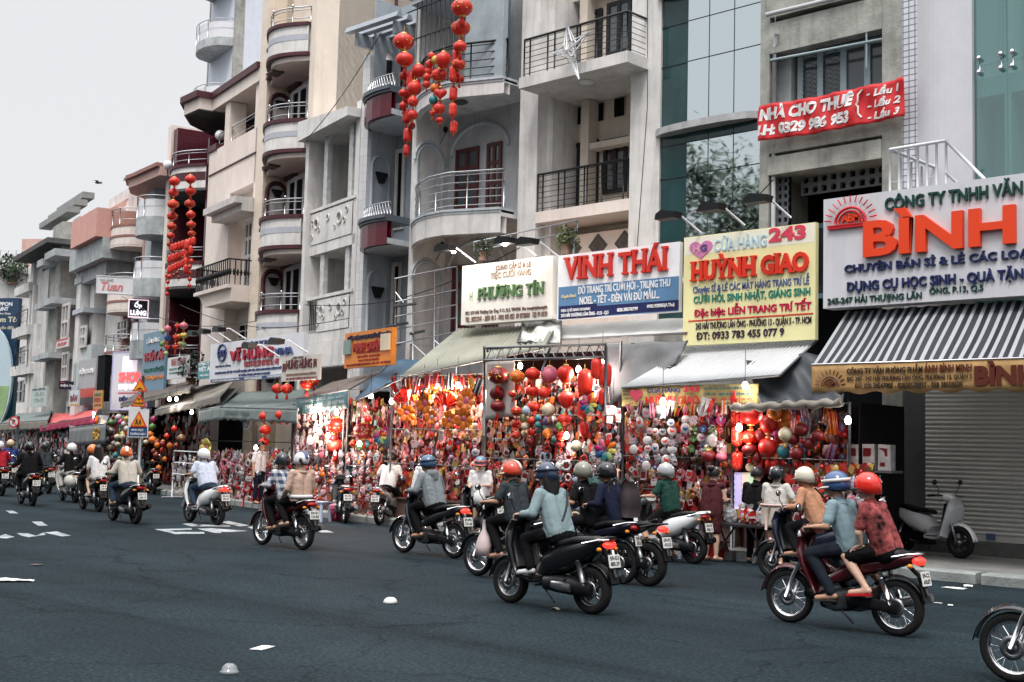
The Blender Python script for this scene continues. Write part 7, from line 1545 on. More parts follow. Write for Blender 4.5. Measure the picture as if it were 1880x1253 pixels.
def hand(caps,wr,d,up,mi,curl=.6,s=1.):
 """palm and five fingers of unequal length, curled towards the palm side"""
 d=Vector(d).normalized();up=Vector(up);up=(up-d*up.dot(d)).normalized();side=d.cross(up);p0=Vector(wr)
 for k in(-.6,0,.6):caps.append((p0+side*.022*k*s,p0+d*.075*s+side*.036*k*s,.017*s,.015*s,mi))
 for k,l in((-1.35,.058),(-.45,.072),(.45,.076),(1.35,.066)):
  b=p0+d*.08*s+side*.02*k*s;e=b+(d*math.cos(curl*.7)-up*math.sin(curl*.7))*l*.55*s;g=e+(d*math.cos(curl*1.9)-up*math.sin(curl*1.9))*l*.5*s;caps.append((b,e,.0095*s,.009*s,mi));caps.append((e,g,.009*s,.0075*s,mi))
 b=p0+d*.03*s+side*.03*s;e=b+(side*.8+d*.5-up*.3)*.045*s;caps.append((b,e,.012*s,.01*s,mi));caps.append((e,e+(d*.9-up*.4)*.03*s,.01*s,.008*s,mi))
def helmet(root,c,fwd,kind,c1,c2=None,s=1.):
 """open-face half helmet with brim; optional stripe in a second colour"""
 a=math.atan2(fwd.y,fwd.x);T=Matrix.Rotation(a,3,'Z')@Matrix.Rotation(.12,3,'Y');m=M();c=Vector(c);rows=[];n=24
 for i in range(9):
  q=math.pi/2*1.22*i/8;row=[]
  for k in range(n):
   b=2*math.pi*k/n;r=.118*s*math.sin(q)
   p=Vector((r*1.14*math.cos(b),r*math.cos(0)*math.sin(b),.13*s*math.cos(q)))
   if i==8:p.z-=.03*s*(1-math.cos(b))*.5*(2.0 if kind=='full' else 1.1)
   row.append(c+T@p)
  rows.append(row)
 m.strip(rows,0,True,True)
 rows=[[c+T@Vector((.138*s*math.cos(b)*(1+.0),.122*s*math.sin(b),-.012*s)),c+T@Vector((.138*s*math.cos(b)+.065*s*max(0,math.cos(b))**.6,.13*s*math.sin(b),-.03*s))]for b in[R(-75+150*k/12)for k in range(13)]];m.strip(rows,1,True)
 if kind=='stripe':
  rows=[[c+T@Vector((.148*s*math.sin(q),y,.1415*s*math.cos(q)-abs(y)*.05))for y in(-.03*s,-.015*s,.015*s,.03*s)]for q in[R(-88+176*k/14)for k in range(15)]];m.strip(rows,1,True)
 if kind=='band':
  m.strip([[c+T@Vector((.145*s*math.cos(b),.1275*s*math.sin(b),z*s))for z in(.02,.055)]for b in[2*math.pi*k/24 for k in range(25)]],1,True)
 o=m.build('helmet',[mat('helmet_%d_%d_%d'%tuple(int(q*255)for q in c1),c1,rough=.22,var=.05,coat=.5),mat('helmet_%d_%d_%d'%tuple(int(q*255)for q in(c2 or(.02,.02,.02))),c2 or(.02,.02,.02),rough=.3,var=.05,coat=.3)],root);k=o.modifiers.new('t','SOLIDIFY');k.thickness=.012
 return o
def head_caps(caps,neck,hc,fwd,mi,s=1.):
 f=Vector(fwd);side=Vector((-f.y,f.x,0));hc=Vector(hc);up=Vector((0,0,1))
 caps+=[(neck,hc-up*.05*s,.055*s,.058*s,mi),(hc+up*.02*s-f*.012*s,hc+up*.02*s+f*.02*s,.098*s,.09*s,mi),(hc-up*.05*s+f*.03*s,hc-up*.085*s+f*.055*s,.07*s,.045*s,mi),(hc-up*.005*s+f*.1*s,hc-up*.035*s+f*.118*s,.012*s,.017*s,mi),(hc-up*.062*s+f*.1*s,hc-up*.064*s+f*.1*s,.017*s,.017*s,mi)]
 for k in(-1,1):caps.append((hc+side*.09*s*k-up*.0*s,hc+side*.096*s*k-up*.04*s,.016*s,.013*s,mi))
def face_bits(root,hc,fwd,s=1.):
 f=Vector(fwd);side=Vector((-f.y,f.x,0));hc=Vector(hc);up=Vector((0,0,1));m=M()
 for k in(-1,1):m.ell(hc+f*.098*s+side*.034*s*k+up*.004*s,.012*s,.012*s,.008*s,8,5);m.tube([hc+f*.103*s+side*.018*s*k+up*.03*s,hc+f*.098*s+side*.052*s*k+up*.028*s],.005*s,5)
 m.build('eyes',HAIR,root);m=M();m.tube([hc+f*.104*s-side*.022*s-up*.064*s,hc+f*.114*s-up*.066*s,hc+f*.104*s+side*.022*s-up*.064*s],.007*s,5);m.build('mouth',mat('lips',(.35,.12,.1),rough=.5),root)
def hair_cap(root,hc,fwd,long_=0.,s=1.,bun=False):
 f=Vector(fwd);hc=Vector(hc);m=M();n=18;rows=[]
 for i in range(8):
  q=math.pi*.62*i/7;row=[]
  for k in range(n):
   b=2*math.pi*k/n;p=Vector((.118*s*math.sin(q)*math.cos(b),.11*s*math.sin(q)*math.sin(b),.125*s*math.cos(q)+.01))
   if math.cos(b)>.2 and i>4:p.z=max(p.z,.05*s)
   row.append(hc+Matrix.Rotation(math.atan2(f.y,f.x),3,'Z')@p)
  rows.append(row)
 m.strip(rows,0,True,True)
 if bun:m.ell(hc-f*.1*s+Vector((0,0,.1*s)),.06*s,.06*s,.055*s,10,6)
 if long_>0:
  side=Vector((-f.y,f.x,0));rows=[]
  for i in range(9):
   t_=i/8;w_=.1*s*(1+.35*math.sin(math.pi*t_)-.25*t_);base=hc-f*(.085*s+.03*t_)-Vector((0,0,long_*t_-.04));rows.append([base+side*(w_*math.cos(b))+f*(-.045*s*math.sin(b)*(1-.3*t_)+.01*math.sin(i*2+b*5))for b in[2*math.pi*k/14 for k in range(14)]])
  m.strip(rows,0,True,True)
 crumple(m,0,.006,3);return m.build('hair',HAIR,root)
def person(label,p,rz,J,top,bottom,sleeves='short',legs='long',shoe=None,skin=SKIN,feet='sandal',helm=None,hair=None,group='people on motorbikes',voxel=.011,face=False,build=1.,hood=False,collar=True,hem=None):
 """J: joints in the person's own frame (x forward): hip, chest, neck, head, look, sh, el, wr, kn, an, toe as L/R pairs"""
 t=thing('person',label,'person',p,rz,group);caps=[];shoe_m=shoe or mat('shoe_dark',(.03,.028,.028),rough=.6);mats=[skin,top,bottom,shoe_m]
 V=lambda q:Vector(q);hip,chest,neck,hd=V(J['hip']),V(J['chest']),V(J['neck']),V(J['head']);look=V(J.get('look',(1,0,0))).normalized();b=build
 sd=Vector((0,1,0))if 'side' not in J else V(J['side'])
 for k in(-1,1):
  caps+=[(hip+sd*.075*k,chest+sd*.085*k-(chest-hip)*.35,.125*b,.118*b,1),(chest-(chest-hip)*.4+sd*.08*k,chest+sd*.09*k,.118*b,.108*b,1),(hip+sd*.07*k-(chest-hip)*.08,hip+sd*.08*k+(chest-hip)*.02,.125*b,.12*b,2)]
 caps.append((chest+(neck-chest)*.2,neck+(neck-chest)*.08,.08,.062,1))
 for k,i in((1,0),(-1,1)):
  sh,el,wr=V(J['sh'][i]),V(J['el'][i]),V(J['wr'][i]);kn,an,toe=V(J['kn'][i]),V(J['an'][i]),V(J['toe'][i]);hp=hip+sd*.09*k
  caps.append((chest+sd*.06*k+(neck-chest)*.25,sh,.07*b,.068*b,1))
  if sleeves=='long':caps+=[(sh,el,.068*b,.058*b,1),(el,wr,.057*b,.042*b,1)]
  elif sleeves=='none':caps+=[(sh,el,.045,.037,0),(el,wr,.036,.026,0)]
  else:caps+=[(sh,sh+(el-sh)*.72,.064*b,.062*b,1),(sh+(el-sh)*.5,el,.044,.039,0),(el,wr,.037,.026,0)]
  hand(caps,wr+(wr-el).normalized()*.015,J['hd'][i]if 'hd' in J else(wr-el),J.get('hup',(0,0,1)),0,J.get('curl',1.0))
  if legs=='long':caps+=[(hp,kn,.098*b,.07,2),(kn,an+(kn-an)*.06,.07,.055,2)]
  else:
   q=.8 if legs=='knee' else .5;caps+=[(hp,hp+(kn-hp)*q,.1*b,.085,2),(hp+(kn-hp)*q*.8,kn,.066,.052,0),(kn,kn+(an-kn)*.35,.05,.055,0),(kn+(an-kn)*.35,an,.055,.032,0)]
  fm=0 if feet=='sandal' else 3;caps+=[(an,an+(toe-an)*.2-Vector((0,0,.03)),.036,.04,fm),(an-Vector((0,0,.035))-(toe-an)*.15,toe-Vector((0,0,.01)),.036,.03,fm)]
 head_caps(caps,neck,hd,look,0)
 if hood:caps+=[(neck-look*.06+sd*.05,neck-look*.06-sd*.05,.07,.07,1),(neck-look*.1,neck-look*.12-Vector((0,0,.08)),.07,.05,1)]
 bm=bpy.data.objects.new('body',body_mesh(caps,mats,voxel,(1,2)));COL.objects.link(bm);bm.parent=t
 if feet=='sandal':
  for i in(0,1):
   an,toe=V(J['an'][i]),V(J['toe'][i]);d=(toe-an);m=M();z=min(toe.z-.045,an.z-.075);m.strip([[Vector((an.x,an.y,0))+Vector((d.x,d.y,0))*f_+Vector((-d.y,d.x,0)).normalized()*s_*.045+Vector((0,0,an.z-.078+(toe.z-.042-an.z+.078)*max(0,f_)))for s_ in(-1,0,1)]for f_ in(-.3,.2,.7,1.15)],0,False);o=m.build('sandal',shoe_m,t);s_=o.modifiers.new('t','SOLIDIFY');s_.thickness=.018
 if hair:hair_cap(t,hd,look,hair if isinstance(hair,float)else 0.,1.,hair=='bun')
 if helm:
  helmet(t,hd+Vector((0,0,.012))-look*.008,look,*helm)
  if not hair:hair_cap(t,hd-Vector((0,0,.03)),look)
 if hem:m=M();m.tube([hip+Vector((.15*math.cos(a)*b,.185*math.sin(a)*b,.03))for a in[2*math.pi*i/20 for i in range(20)]],[.035]*20,6,closed=True);m.build('shirt_hem',hem,t)
 if collar:m=M();m.tube([neck+Vector((.068*math.cos(a)-.005,.072*math.sin(a),-.02+.015*math.cos(a)))for a in[2*math.pi*i/16 for i in range(16)]],[.02]*16,6,closed=True);m.build('collar',top,t)
 if face:face_bits(t,hd,look)
 return t
_rs=random.Random(5)
def seated(kind='scooter',lean=.06,arms=True,back=0.,look=(1,0,0),hx=None,spread=.0,feetdown=False,h=1.):
 """rider joints in the motorbike's frame"""
 sc_=kind in('scooter','retro');hz=.86;lean+=_rs.uniform(-.03,.04);spread+=_rs.uniform(-.02,.05);look=(1,_rs.uniform(-.35,.35),_rs.uniform(-.15,0));h*=_rs.uniform(.97,1.03);x0=-.12-back;ch=(x0+lean*1.6,0,hz+.33*h);nk=(x0+lean*2.3,0,hz+.47*h);hd=(x0+lean*2.3+.04,0,hz+.625*h)
 J=dict(hip=(x0,0,hz),chest=ch,neck=nk,head=hd,look=look);sx,sz=x0+lean*2.0,hz+.42*h
 J['sh']=[(sx,.185,sz),(sx,-.185,sz)]
 if arms:J['wr']=[(.17,.32,1.06),(.17,-.32,1.06)];J['el']=[(sx*.45+.02,.3,1.07),(sx*.45+.02,-.3,1.07)];J['hd']=[(1,.1,-.1),(1,-.1,-.1)];J['curl']=1.2
 else:J['el']=[(sx+.03,.25,sz-.26),(sx+.03,-.25,sz-.26)];J['wr']=[(x0+.2,.2,hz+.05),(x0+.2,-.2,hz+.05)];J['hd']=[(1,-.2,-.4),(1,.2,-.4)];J['curl']=.5
 kx=x0+.4;fx=(.2 if sc_ else .08)if arms else-.3;fz=(.45 if sc_ else .38)if arms else .47
 J['kn']=[(kx,.16+spread,.77),(kx,-.16-spread,.77)];J['an']=[(fx-.05,.18,fz),(fx-.05,-.18,fz)];J['toe']=[(fx+.12,.19,fz-.05),(fx+.12,-.19,fz-.05)]
 if feetdown:J['an']=[(.05,.32,.11),(.05,-.32,.11)];J['toe']=[(.2,.34,.05),(.2,-.34,.05)];J['kn']=[(.25,.25,.55),(.25,-.25,.55)]
 return J
def standing(arm=('down','down'),h=1.,look=(1,0,0),bend=0.,head_down=0.):
 J=dict(hip=(0,0,.88*h),chest=(.02+bend*.5,0,1.22*h),neck=(.02+bend*.8,0,1.37*h),head=(.05+bend+head_down*.04,0,1.52*h),look=look,sh=[(.02+bend*.7,.17,1.32*h),(.02+bend*.7,-.17,1.32*h)],kn=[(.03,.09,.47*h),(.01,-.09,.47*h)],an=[(0,.1,.09),(-.02,-.1,.09)],toe=[(.15,.12,.045),(.13,-.12,.045)])
 el,wr,hdv=[],[],[]
 for i,k in((0,1),(1,-1)):
  a=arm[i]
  if a=='down':el.append((.0+bend*.6,.23*k,1.06*h));wr.append((.06+bend*.6,.25*k,.83*h));hdv.append((.2,0,-1))
  elif a=='fwd':el.append((.06+bend*.6,.22*k,1.07*h));wr.append((.27+bend*.6,.14*k,1.08*h));hdv.append((1,-.3*k,0))
  elif a=='up':el.append((.22+bend,.24*k,1.32*h));wr.append((.42+bend,.22*k,1.45*h));hdv.append((1,0,.5))
  else:el.append((.02,.3*k,1.1*h));wr.append((.1,.14*k,.95*h));hdv.append((.5,-.8*k,0))
 J['el'],J['wr'],J['hd']=el,wr,hdv;J['curl']=.6;return J
K=plast_k;pk_=paintm
blk=cloth('black',(.005,.005,.006));navyc=cloth('navy',(.008,.011,.027));dkp=cloth('dark_trousers',(.008,.008,.01));jean=cloth('jeans',(.03,.05,.085));whitec=cloth('white',(.62,.61,.61),.06);shoew=mat('white_shoe',(.62,.62,.62),rough=.5)
blackp,whitep,redp,navyp,greyp,creamp=pk_('black',(.005,.0055,.007)),pk_('white',(.78,.79,.8)),pk_('maroon',(.055,.004,.008)),pk_('navy',(.007,.01,.022)),pk_('grey',(.1,.11,.12)),pk_('cream',(.5,.49,.44))
def mid(f,r):
 a,b=at_ground(*f),at_ground(*r);c=(a+b)/2;c.z=0;return c
def ride(f,r,head=None):
 a,b=at_ground(*f),at_ground(*r);d=a-b;return mid(f,r),(math.degrees(math.atan2(d.y,d.x))if head is None else head)
STR=[]
# --- near traffic, right to left
p,h=mid((1903,1262),(2130,1290)),180
bike('motorbike','dark motorbike entering at the right edge with only its front wheel in view',p,182,'underbone',blackp)
p,h=ride((1443,1141),(1662,1172),181)
bike('motorbike','dark red motorbike carrying a man and passenger in the right foreground',p,h,'underbone',redp,True,plate_txt='59-C2/618.07',shield=redp)
person('person in pale blue short-sleeved shirt steering the dark red motorbike',p,R(h),seated('underbone',.06,hx=0),cloth('pale_blue',(.17,.24,.27)),cloth('slate_trousers',(.013,.017,.026)),'short','long',helm=('band',(.04,.08,.2),(.6,.58,.54)))
person('passenger in patterned red shirt and red helmet on the dark red motorbike',p,R(h),seated('underbone',.05,False,.38),cloth('red_grey',(.26,.06,.06),1.2),blk,'short','knee',shoe=mat('red_sandal',(.5,.01,.015),rough=.4),skin=SKIN2,helm=('full',(.62,.025,.015)))
p,h=ride((1425,1062),(1560,1078),182)
bike('motorbike','dark scooter half hidden behind the dark red motorbike',p,h,'scooter',navyp,plate_txt='59-D1/332.18')
pe=person('person in tan jacket and pale floral helmet riding the half-hidden dark scooter',p,R(h),seated('scooter',.06),cloth('tan',(.4,.2,.12)),dkp,'long','long',helm=('full',(.6,.56,.47),(.4,.3,.25)));STR.append((pe,(-.1,.12,1.34),(-.27,-.14,1.0)))
p,h=ride((935,1105),(1092,1131),181)
bike('motorbike','black scooter with white plate in the middle foreground',p,h,'scooter',blackp,True,plate_txt='59-G1/885.29',rim=alloy)
pe=person('person in pale denim jacket and navy helmet on the black foreground scooter',p,R(h),seated('scooter',.07),cloth('denim_pale',(.2,.265,.28)),blk,'long','long',shoe=shoew,feet='shoe',skin=SKIN2,helm=('band',(.03,.045,.09),(.02,.03,.06)),hair=.3);STR.append((pe,(-.11,-.12,1.34),(-.27,.14,1.0)))
p,h=ride((1068,1062),(1187,1077),180)
bike('motorbike','black motorbike with tall rear wheel ridden by the backpack wearer',p,h,'sport',blackp,True,plate_txt='59-P2/410.33')
person('person in navy jacket and matt black helmet riding the tall-wheeled black motorbike',p,R(h),seated('underbone',.08),navyc,blk,'long','long',feet='shoe',helm=('full',(.014,.014,.016)))
def strap(pe,a,b):
 m=M();a,b=Vector(a),Vector(b);m.tube([a+(b-a)*(i/8)+Vector((-.03*math.sin(math.pi*i/8),0,0))for i in range(9)],.014,5);m.build('shoulder_strap',mat('backpack_strap',(.012,.012,.014),rough=.7),pe)
bp_=thing('backpack','dark brown backpack on the back of the rider in the navy jacket','backpack',p+Matrix.Rotation(R(h),3,'Z')@Vector((-.26,0,.98)),R(h));m=M();sloft(m,[(-.02,-.08,.15,.07),(-.03,.05,.17,.1),(-.01,.25,.16,.09),(.04,.38,.12,.05)],14,3);m.build('bag',mat('backpack_brown',(.03,.02,.022),rough=.7,var=.25),bp_);m=M()
for s in(-1,1):m.tube([(.05,.11*s,.36),(.16,.12*s,.44),(.26,.14*s,.36),(.25,.14*s,.2)],.018,6)
m.build('strap',mat('backpack_strap',(.012,.012,.014),rough=.7),bp_)
p,h=ride((876,1058),(1000,1072),180)
bike('motorbike','dark motorbike with spoked front wheel behind the black foreground scooter',p,h,'underbone',blackp,plate_txt='59-N3/207.14')
person('person in dark grey shirt and red helmet with white stripe',p,R(h),seated('underbone',.07),cloth('charcoal',(.03,.037,.042)),blk,'short','long',helm=('stripe',(.55,.06,.03),(.65,.6,.52)),build=1.05)
pb=p+Matrix.Rotation(R(h),3,'Z')@Vector((.33,.2,.3));t=thing('carrier_bag','pale pink plastic carrier bag hanging on the spoke-wheeled dark motorbike','bag',pb);m=M();m.lathe((0,0,0),[(.02,0),(.1,.02),(.12,.15),(.08,.27),(.03,.36),(.02,.5)],12);crumple(m,0,.02,3);m.build('bag',mat('pink_plastic_bag',(.6,.48,.48),rough=.3,var=.15),t)
p2=p+Vector((.62,.9,0))
bike('motorbike','dark motorbike hidden behind the denim-jacket rider',p2,180,'underbone',navyp,plate_txt='59-K1/553.90')
person('person in black tee and olive-grey helmet hidden behind the denim-jacket rider',p2,R(180),seated('underbone',.05),blk,dkp,'short','long',helm=('full',(.2,.2,.17)))
p,h=ride((742,1013),(836,1028),180)
bike('motorbike','dark grey motorbike with chrome engine cover ridden by the hooded rider',p,h,'underbone',pk_('gunmetal',(.014,.016,.019)),True,plate_txt='59-M2/741.66')
person('person in grey hooded jacket and glossy blue helmet on the dark grey motorbike',p,R(h),seated('underbone',.06),cloth('hoodie_grey',(.17,.19,.2)),blk,'long','long',helm=('band',(.045,.1,.18),(.03,.06,.11)),hood=True,build=1.06)
p,h=ride((487,1000),(552,1011),178)
bike('motorbike','black and red motorbike carrying a couple past the road lettering',p,h,'underbone',redp,False,plate_txt='59-S1/124.83',rim=chrome)
person('person in blue and white checked shirt and black helmet steering the black and red motorbike',p,R(h),seated('underbone',.05),plaid(),blk,'long','long',helm=('full',(.02,.025,.028)))
person('passenger in pink-beige jersey and blue-striped white helmet behind the checked shirt',p,R(h),seated('underbone',.02,False,.36),cloth('pink_beige',(.52,.36,.28)),blk,'long','long',skin=SKIN2,helm=('stripe',(.6,.6,.62),(.06,.1,.25)),hem=whitec,hair=.12)
p,h=ride((352,958),(396,966),176)
bike('motorbike','white scooter with glowing tail light heading left near the white rack',p,h,'scooter',whitep,True,plate_txt='59-H1/390.27',rim=plast_k)
person('person in pale blue shirt and white helmet on the white scooter near the white rack',p,R(h),seated('scooter',.1),cloth('sky_shirt',(.44,.48,.58)),jean,'short','long',shoe=mat('brown_shoe',(.07,.02,.02),rough=.5),feet='shoe',helm=('full',(.66,.66,.66)),build=1.15)
p,h=ride((209,957),(247,962),173)
bike('motorbike','black scooter ridden by the person with orange and white helmet',p,h,'scooter',blackp,False,plate_txt='59-T2/668.15')
person('person in khaki long-sleeved jersey and orange helmet with white stripe',p,R(h),seated('scooter',.06),cloth('khaki',(.42,.39,.34)),jean,'long','long',helm=('stripe',(.65,.12,.02),(.66,.62,.58)),build=1.05)
p,h=ride((156,936),(178,940),170)
bike('motorbike','slim black scooter carrying the long-haired girl in white',p,h,'scooter',blackp,False,plate_txt='59-E1/250.94')
person('person in black steering the slim black scooter in front of the long-haired girl',p,R(h),seated('scooter',.06),blk,blk,'long','long',feet='shoe',helm=('full',(.6,.16,.04)))
person('person with long black hair, white tee and shorts on the slim black scooter',p,R(h),seated('scooter',.02,False,.36),whitec,cloth('beige_shorts',(.5,.42,.36)),'short','short',shoe=shoew,skin=SKIN2,hair=.42)
p,h=ride((113,920),(140,923),169)
bike('motorbike','cream retro scooter with red tail lamp and chrome rack',p,h,'retro',creamp,False,plate_txt='59-V1/117.52')
person('person in black jacket, pale trousers and white helmet on the cream retro scooter',p,R(h),seated('retro',.05),blk,cloth('pale_trousers',(.52,.5,.46)),'long','long',feet='shoe',helm=('full',(.66,.66,.66)),build=1.08)
p,h=ride((43,926),(55,929),168)
bike('motorbike','black scooter ridden by the figure all in black at the left',p,h,'scooter',blackp,False,plate_txt='59-L2/803.71')
person('person all in black with dark helmet on a black scooter at the left',p,R(h),seated('scooter',.05),blk,blk,'long','long',feet='shoe',helm=('full',(.012,.012,.014)),build=1.15)
p,h=ride((74,904),(85,907),168)
bike('motorbike','dark motorbike with upswept exhaust just right of the figure in black',p,h,'sport',blackp,False,plate_txt='59-F1/446.20')
person('person in black patterned shirt and dark glossy helmet on the upswept-exhaust motorbike',p,R(h),seated('underbone',.05),cloth('dark_pattern',(.03,.035,.04),.6),dkp,'short','short',helm=('full',(.02,.026,.028)))
p,h=ride((10,893),(20,895),167)
bike('motorbike','dark motorbike ridden by the person in royal blue',p,h,'underbone',navyp,False,plate_txt='59-B1/915.48')
person('person in royal blue shirt and beige helmet at the left edge',p,R(h),seated('underbone',.05),cloth('royal_blue',(.03,.045,.15)),dkp,'long','long',helm=('full',(.5,.38,.24)))
p,h=ride((-12,908),(2,911),168)
bike('motorbike','red scooter cut by the left edge of the frame',p,h,'scooter',redp,False,plate_txt='59-Y1/672.39')
person('person in red shirt and white helmet cut by the left edge',p,R(h),seated('scooter',.05),cloth('red_shirt',(.32,.015,.025)),dkp,'long','long',helm=('full',(.6,.6,.62)))
# --- bikes and riders stopped at the stalls
p,h=ride((1172,1022),(1272,1039),178)
bike('motorbike','white scooter stopped beside the folding table',p,h,'scooter',whitep,False,plate_txt='59-X3/058.12',rim=plast_k)
person('person in dark green tee and grey helmet sitting on a white scooter',p,R(h),seated('scooter',.06,feetdown=True),cloth('dark_green',(.012,.045,.035)),blk,'short','knee',helm=('full',(.36,.37,.38)))
pp=at_ground(1708,1020,.152)
bike('motorbike','white scooter parked on the pavement before the grey shutter',Vector((pp.x,pp.y,.152)),-14,'scooter',whitep,False,plate_txt='59-U1/321.76',shield=pk_('silver',(.5,.51,.53)))
for f,r,hd_,lb,kd,pt in(((262,905),(290,908),160,'dark motorbike parked at the kerb near the orange helmet','scooter',blackp),((598,955),(655,962),150,'dark motorbike parked behind the lilac-blue stool','underbone',blackp),((690,958),(735,966),120,'white-tailed motorbike stopped with two people in white tees','underbone',whitep),((850,985),(905,990),165,'dark motorbike parked behind the woman in white tee','underbone',blackp)):
 p,h=ride(f,r,hd_);bike('motorbike',lb,p,h,kd,pt,plate_txt='59-Z%d/%d.%d'%(len(lb)%9+1,100+len(lb)*7,10+len(lb)),group='motorbikes parked at the stalls')
GP='people at the stalls'
p,h=ride((690,958),(735,966),120)
person('person in white tee sitting with back turned on the white-tailed motorbike',p,R(h),seated('underbone',.06,feetdown=True),whitec,blk,'short','knee',hair=True,group=GP)
def ped(label,px,py,face_deg,J,top,bottom,z=0,**k):
 q=at_ground(px,py,z)
 if py<100:q=at_y(px,830,py);q.z=.152 if py>18.2 else 0
 return person(label,q,R(face_deg),J,top,bottom,group=GP,**k)
ped('person in white tee with bowed head beside the white-tailed motorbike',764,972,60,standing(('fwd','fwd'),.98,(1,0,-.3),.03,1),whitec,dkp,hair=True,skin=SKIN2)
ped('person with black hair and dark top half hidden behind the two in white tees',704,958,100,standing(('down','fwd'),.98),blk,dkp,hair=True)
ped('person in white tee, black shorts and blue-red helmet holding a bag',880,988,-62,standing(('fwd','fwd'),.97,(1,.25,-.12)),whitec,blk,sleeves='short',legs='short',skin=SKIN2,helm=('band',(.12,.2,.28),(.45,.08,.07)),face=True,feet='shoe')
q=at_ground(880,988);fwd=Vector((math.cos(R(-62)),math.sin(R(-62)),0));t=thing('carrier_bag','white plastic bag held by the woman in white tee','bag',q+fwd*.36+Vector((.13,0,.66)));m=M();m.lathe((0,0,0),[(.02,0),(.11,.02),(.13,.15),(.09,.25),(.03,.36)],12);crumple(m,0,.02,5);m.build('bag',mat('white_plastic_bag',(.6,.62,.6),rough=.3,var=.15),t)
ped('person in white tee and black cap standing by the low pink rack',477,19.5,10,standing(('fwd','down'),1.0,(1,0,-.2)),whitec,navyc,hair=True)
ped('person in grey-beige tee and dark cap standing between the far riders',124,905,-80,standing(('down','down'),1.0),cloth('grey_beige',(.34,.32,.29)),dkp,hair=True)
ped('person in dark red patterned dress with hair in a bun before the mask stall',1308,17.55,95,standing(('fwd','fwd'),.95),cloth('dark_dress',(.07,.018,.022),.5),cloth('dark_dress',(.07,.018,.022)),sleeves='none',legs='knee',hair='bun',skin=SKIN2)
ped('person in grey tee, pale apron and black helmet at the red lantern stall',1425,17.6,100,standing(('fwd','hip'),.97),cloth('light_grey',(.5,.48,.45)),blk,sleeves='short',legs='short',skin=SKIN2,helm=('full',(.015,.016,.02)))
q=at_y(1425,830,17.6);q.z=0;t=thing('apron','pale beige apron tied round the person at the red lantern stall','apron',q,R(100));m=M();m.strip([[(.19*math.cos(a)*1.0,.23*math.sin(a),.98-.34*k/6)for k in range(7)]for a in[R(20+320*i/24)for i in range(25)]],0,True);thick(m.build('skirt',cloth('apron',(.52,.45,.38)),t),.008);m=M();m.tube([(-.2,.02,.98),(-.24,.06,.8),(-.23,.07,.6)],.02,6);m.tube([(.2*math.cos(a),.235*math.sin(a),.99)for a in[2*math.pi*i/20 for i in range(20)]],.02,6,closed=True);m.build('tie',cloth('apron_tie',(.55,.4,.37)),t)
ped('person in black at the red lantern stall left of the pale apron',1388,18.0,100,standing(('fwd','fwd'),.96),blk,blk,sleeves='long',hair=True,skin=SKIN2)
ped('person in teal tee reaching toward the rainbow pinwheel',1105,17.7,120,standing(('down','up'),.97),cloth('teal_tee',(.05,.1,.1)),dkp,hair=True,skin=SKIN2)
for pe,a,b in STR:strap(pe,a,b)
# ---- traffic signs, star, birds, litter, tree across the street
p=at_ground(252,920);FS=Fr(p.x,p.y,32);t=on_frame('traffic_sign','pole with orange triangular warning signs and blue school-zone plate','traffic sign',FS)
m=M();ztop=FS.P(252,690,0)[1];m.tube([(0,0,0),(0,0,ztop)],.045,10);m.build('pole',mat('galvanised_tube'),t)
oy=mat('sign_orange',(.68,.27,.02),rough=.4,var=.08);rb=mat('sign_red',(.5,.03,.03),rough=.4,var=.05);bs_=mat('sign_blue',(.03,.08,.18),rough=.4,var=.15)
def tri(xl,xr,yt,yb,off,nm):
 a,zt=FS.P((xl+xr)/2,yt,off);l,zb=FS.P(xl,yb,off);r_=FS.P(xr,yb,off)[0];c=(l+r_)/2
 m=M();m.prism([(l,zb),(r_,zb),(c,zt)],lambda x,y,q:(x,-q,y),off-.02,off,0);k=.75;g=zb+(zt-zb)/3;m.prism([(c+(x-c)*k,g+(y-g)*k)for x,y in((l,zb),(r_,zb),(c,zt))],lambda x,y,q:(x,-q,y),off-.01,off+.006,1);o=m.build(nm,[rb,oy],t);return o,l,r_,zb,zt
o,l,r_,zb,zt=tri(242,271,695,719,.1,'warning_triangle');m=M();c=(l+r_)/2;w_=r_-l;m.prism([(c-w_*.2,zb+w_*.12),(c+w_*.2,zb+w_*.12),(c+w_*.14,zb+w_*.17),(c+.0,zb+w_*.23),(c-w_*.14,zb+w_*.17)],lambda x,y,q:(x,-q,y),.1,.112);m.build('symbol',ink((.02,.02,.02)),o)
o,l,r_,zb,zt=tri(240,269,723,747,.1,'warning_triangle');m=M();c=(l+r_)/2;w_=r_-l;put_text(m,'ĐI',c-w_*.09,c+w_*.09,zb+w_*.38,zb+w_*.52,.107,.006,.04);put_text(m,'CHẬM',c-w_*.27,c+w_*.27,zb+w_*.12,zb+w_*.3,.107,.006,.04);m.build('lettering',ink((.02,.02,.02)),o)
u0,z1=FS.P(236,751,.1);z0=FS.P(236,803,.1)[1];u1=FS.P(272,777,.1)[0];m=M();m.ub(u0,u1,.06,.08,z0,z1);pl_=m.build('plate',mat('sign_white',(.6,.61,.61),rough=.4,var=.1),t);m=M();m.ub(u0+.03,u1-.03,.06,.088,z0+.03,z0+(z1-z0)*.36);m.build('blue_panel',bs_,pl_)
m=M();c=(u0+u1)/2;w_=u1-u0;zz=z0+(z1-z0)*.36;put_text(m,'KHU VỰC',c-w_*.3,c+w_*.28,z0+(z1-z0)*.21,z0+(z1-z0)*.31,.09,.006,.03);put_text(m,'TRƯỜNG HỌC',c-w_*.38,c+w_*.38,z0+(z1-z0)*.07,z0+(z1-z0)*.18,.09,.006,.03);m.build('lettering',ink((.7,.7,.7)),pl_)
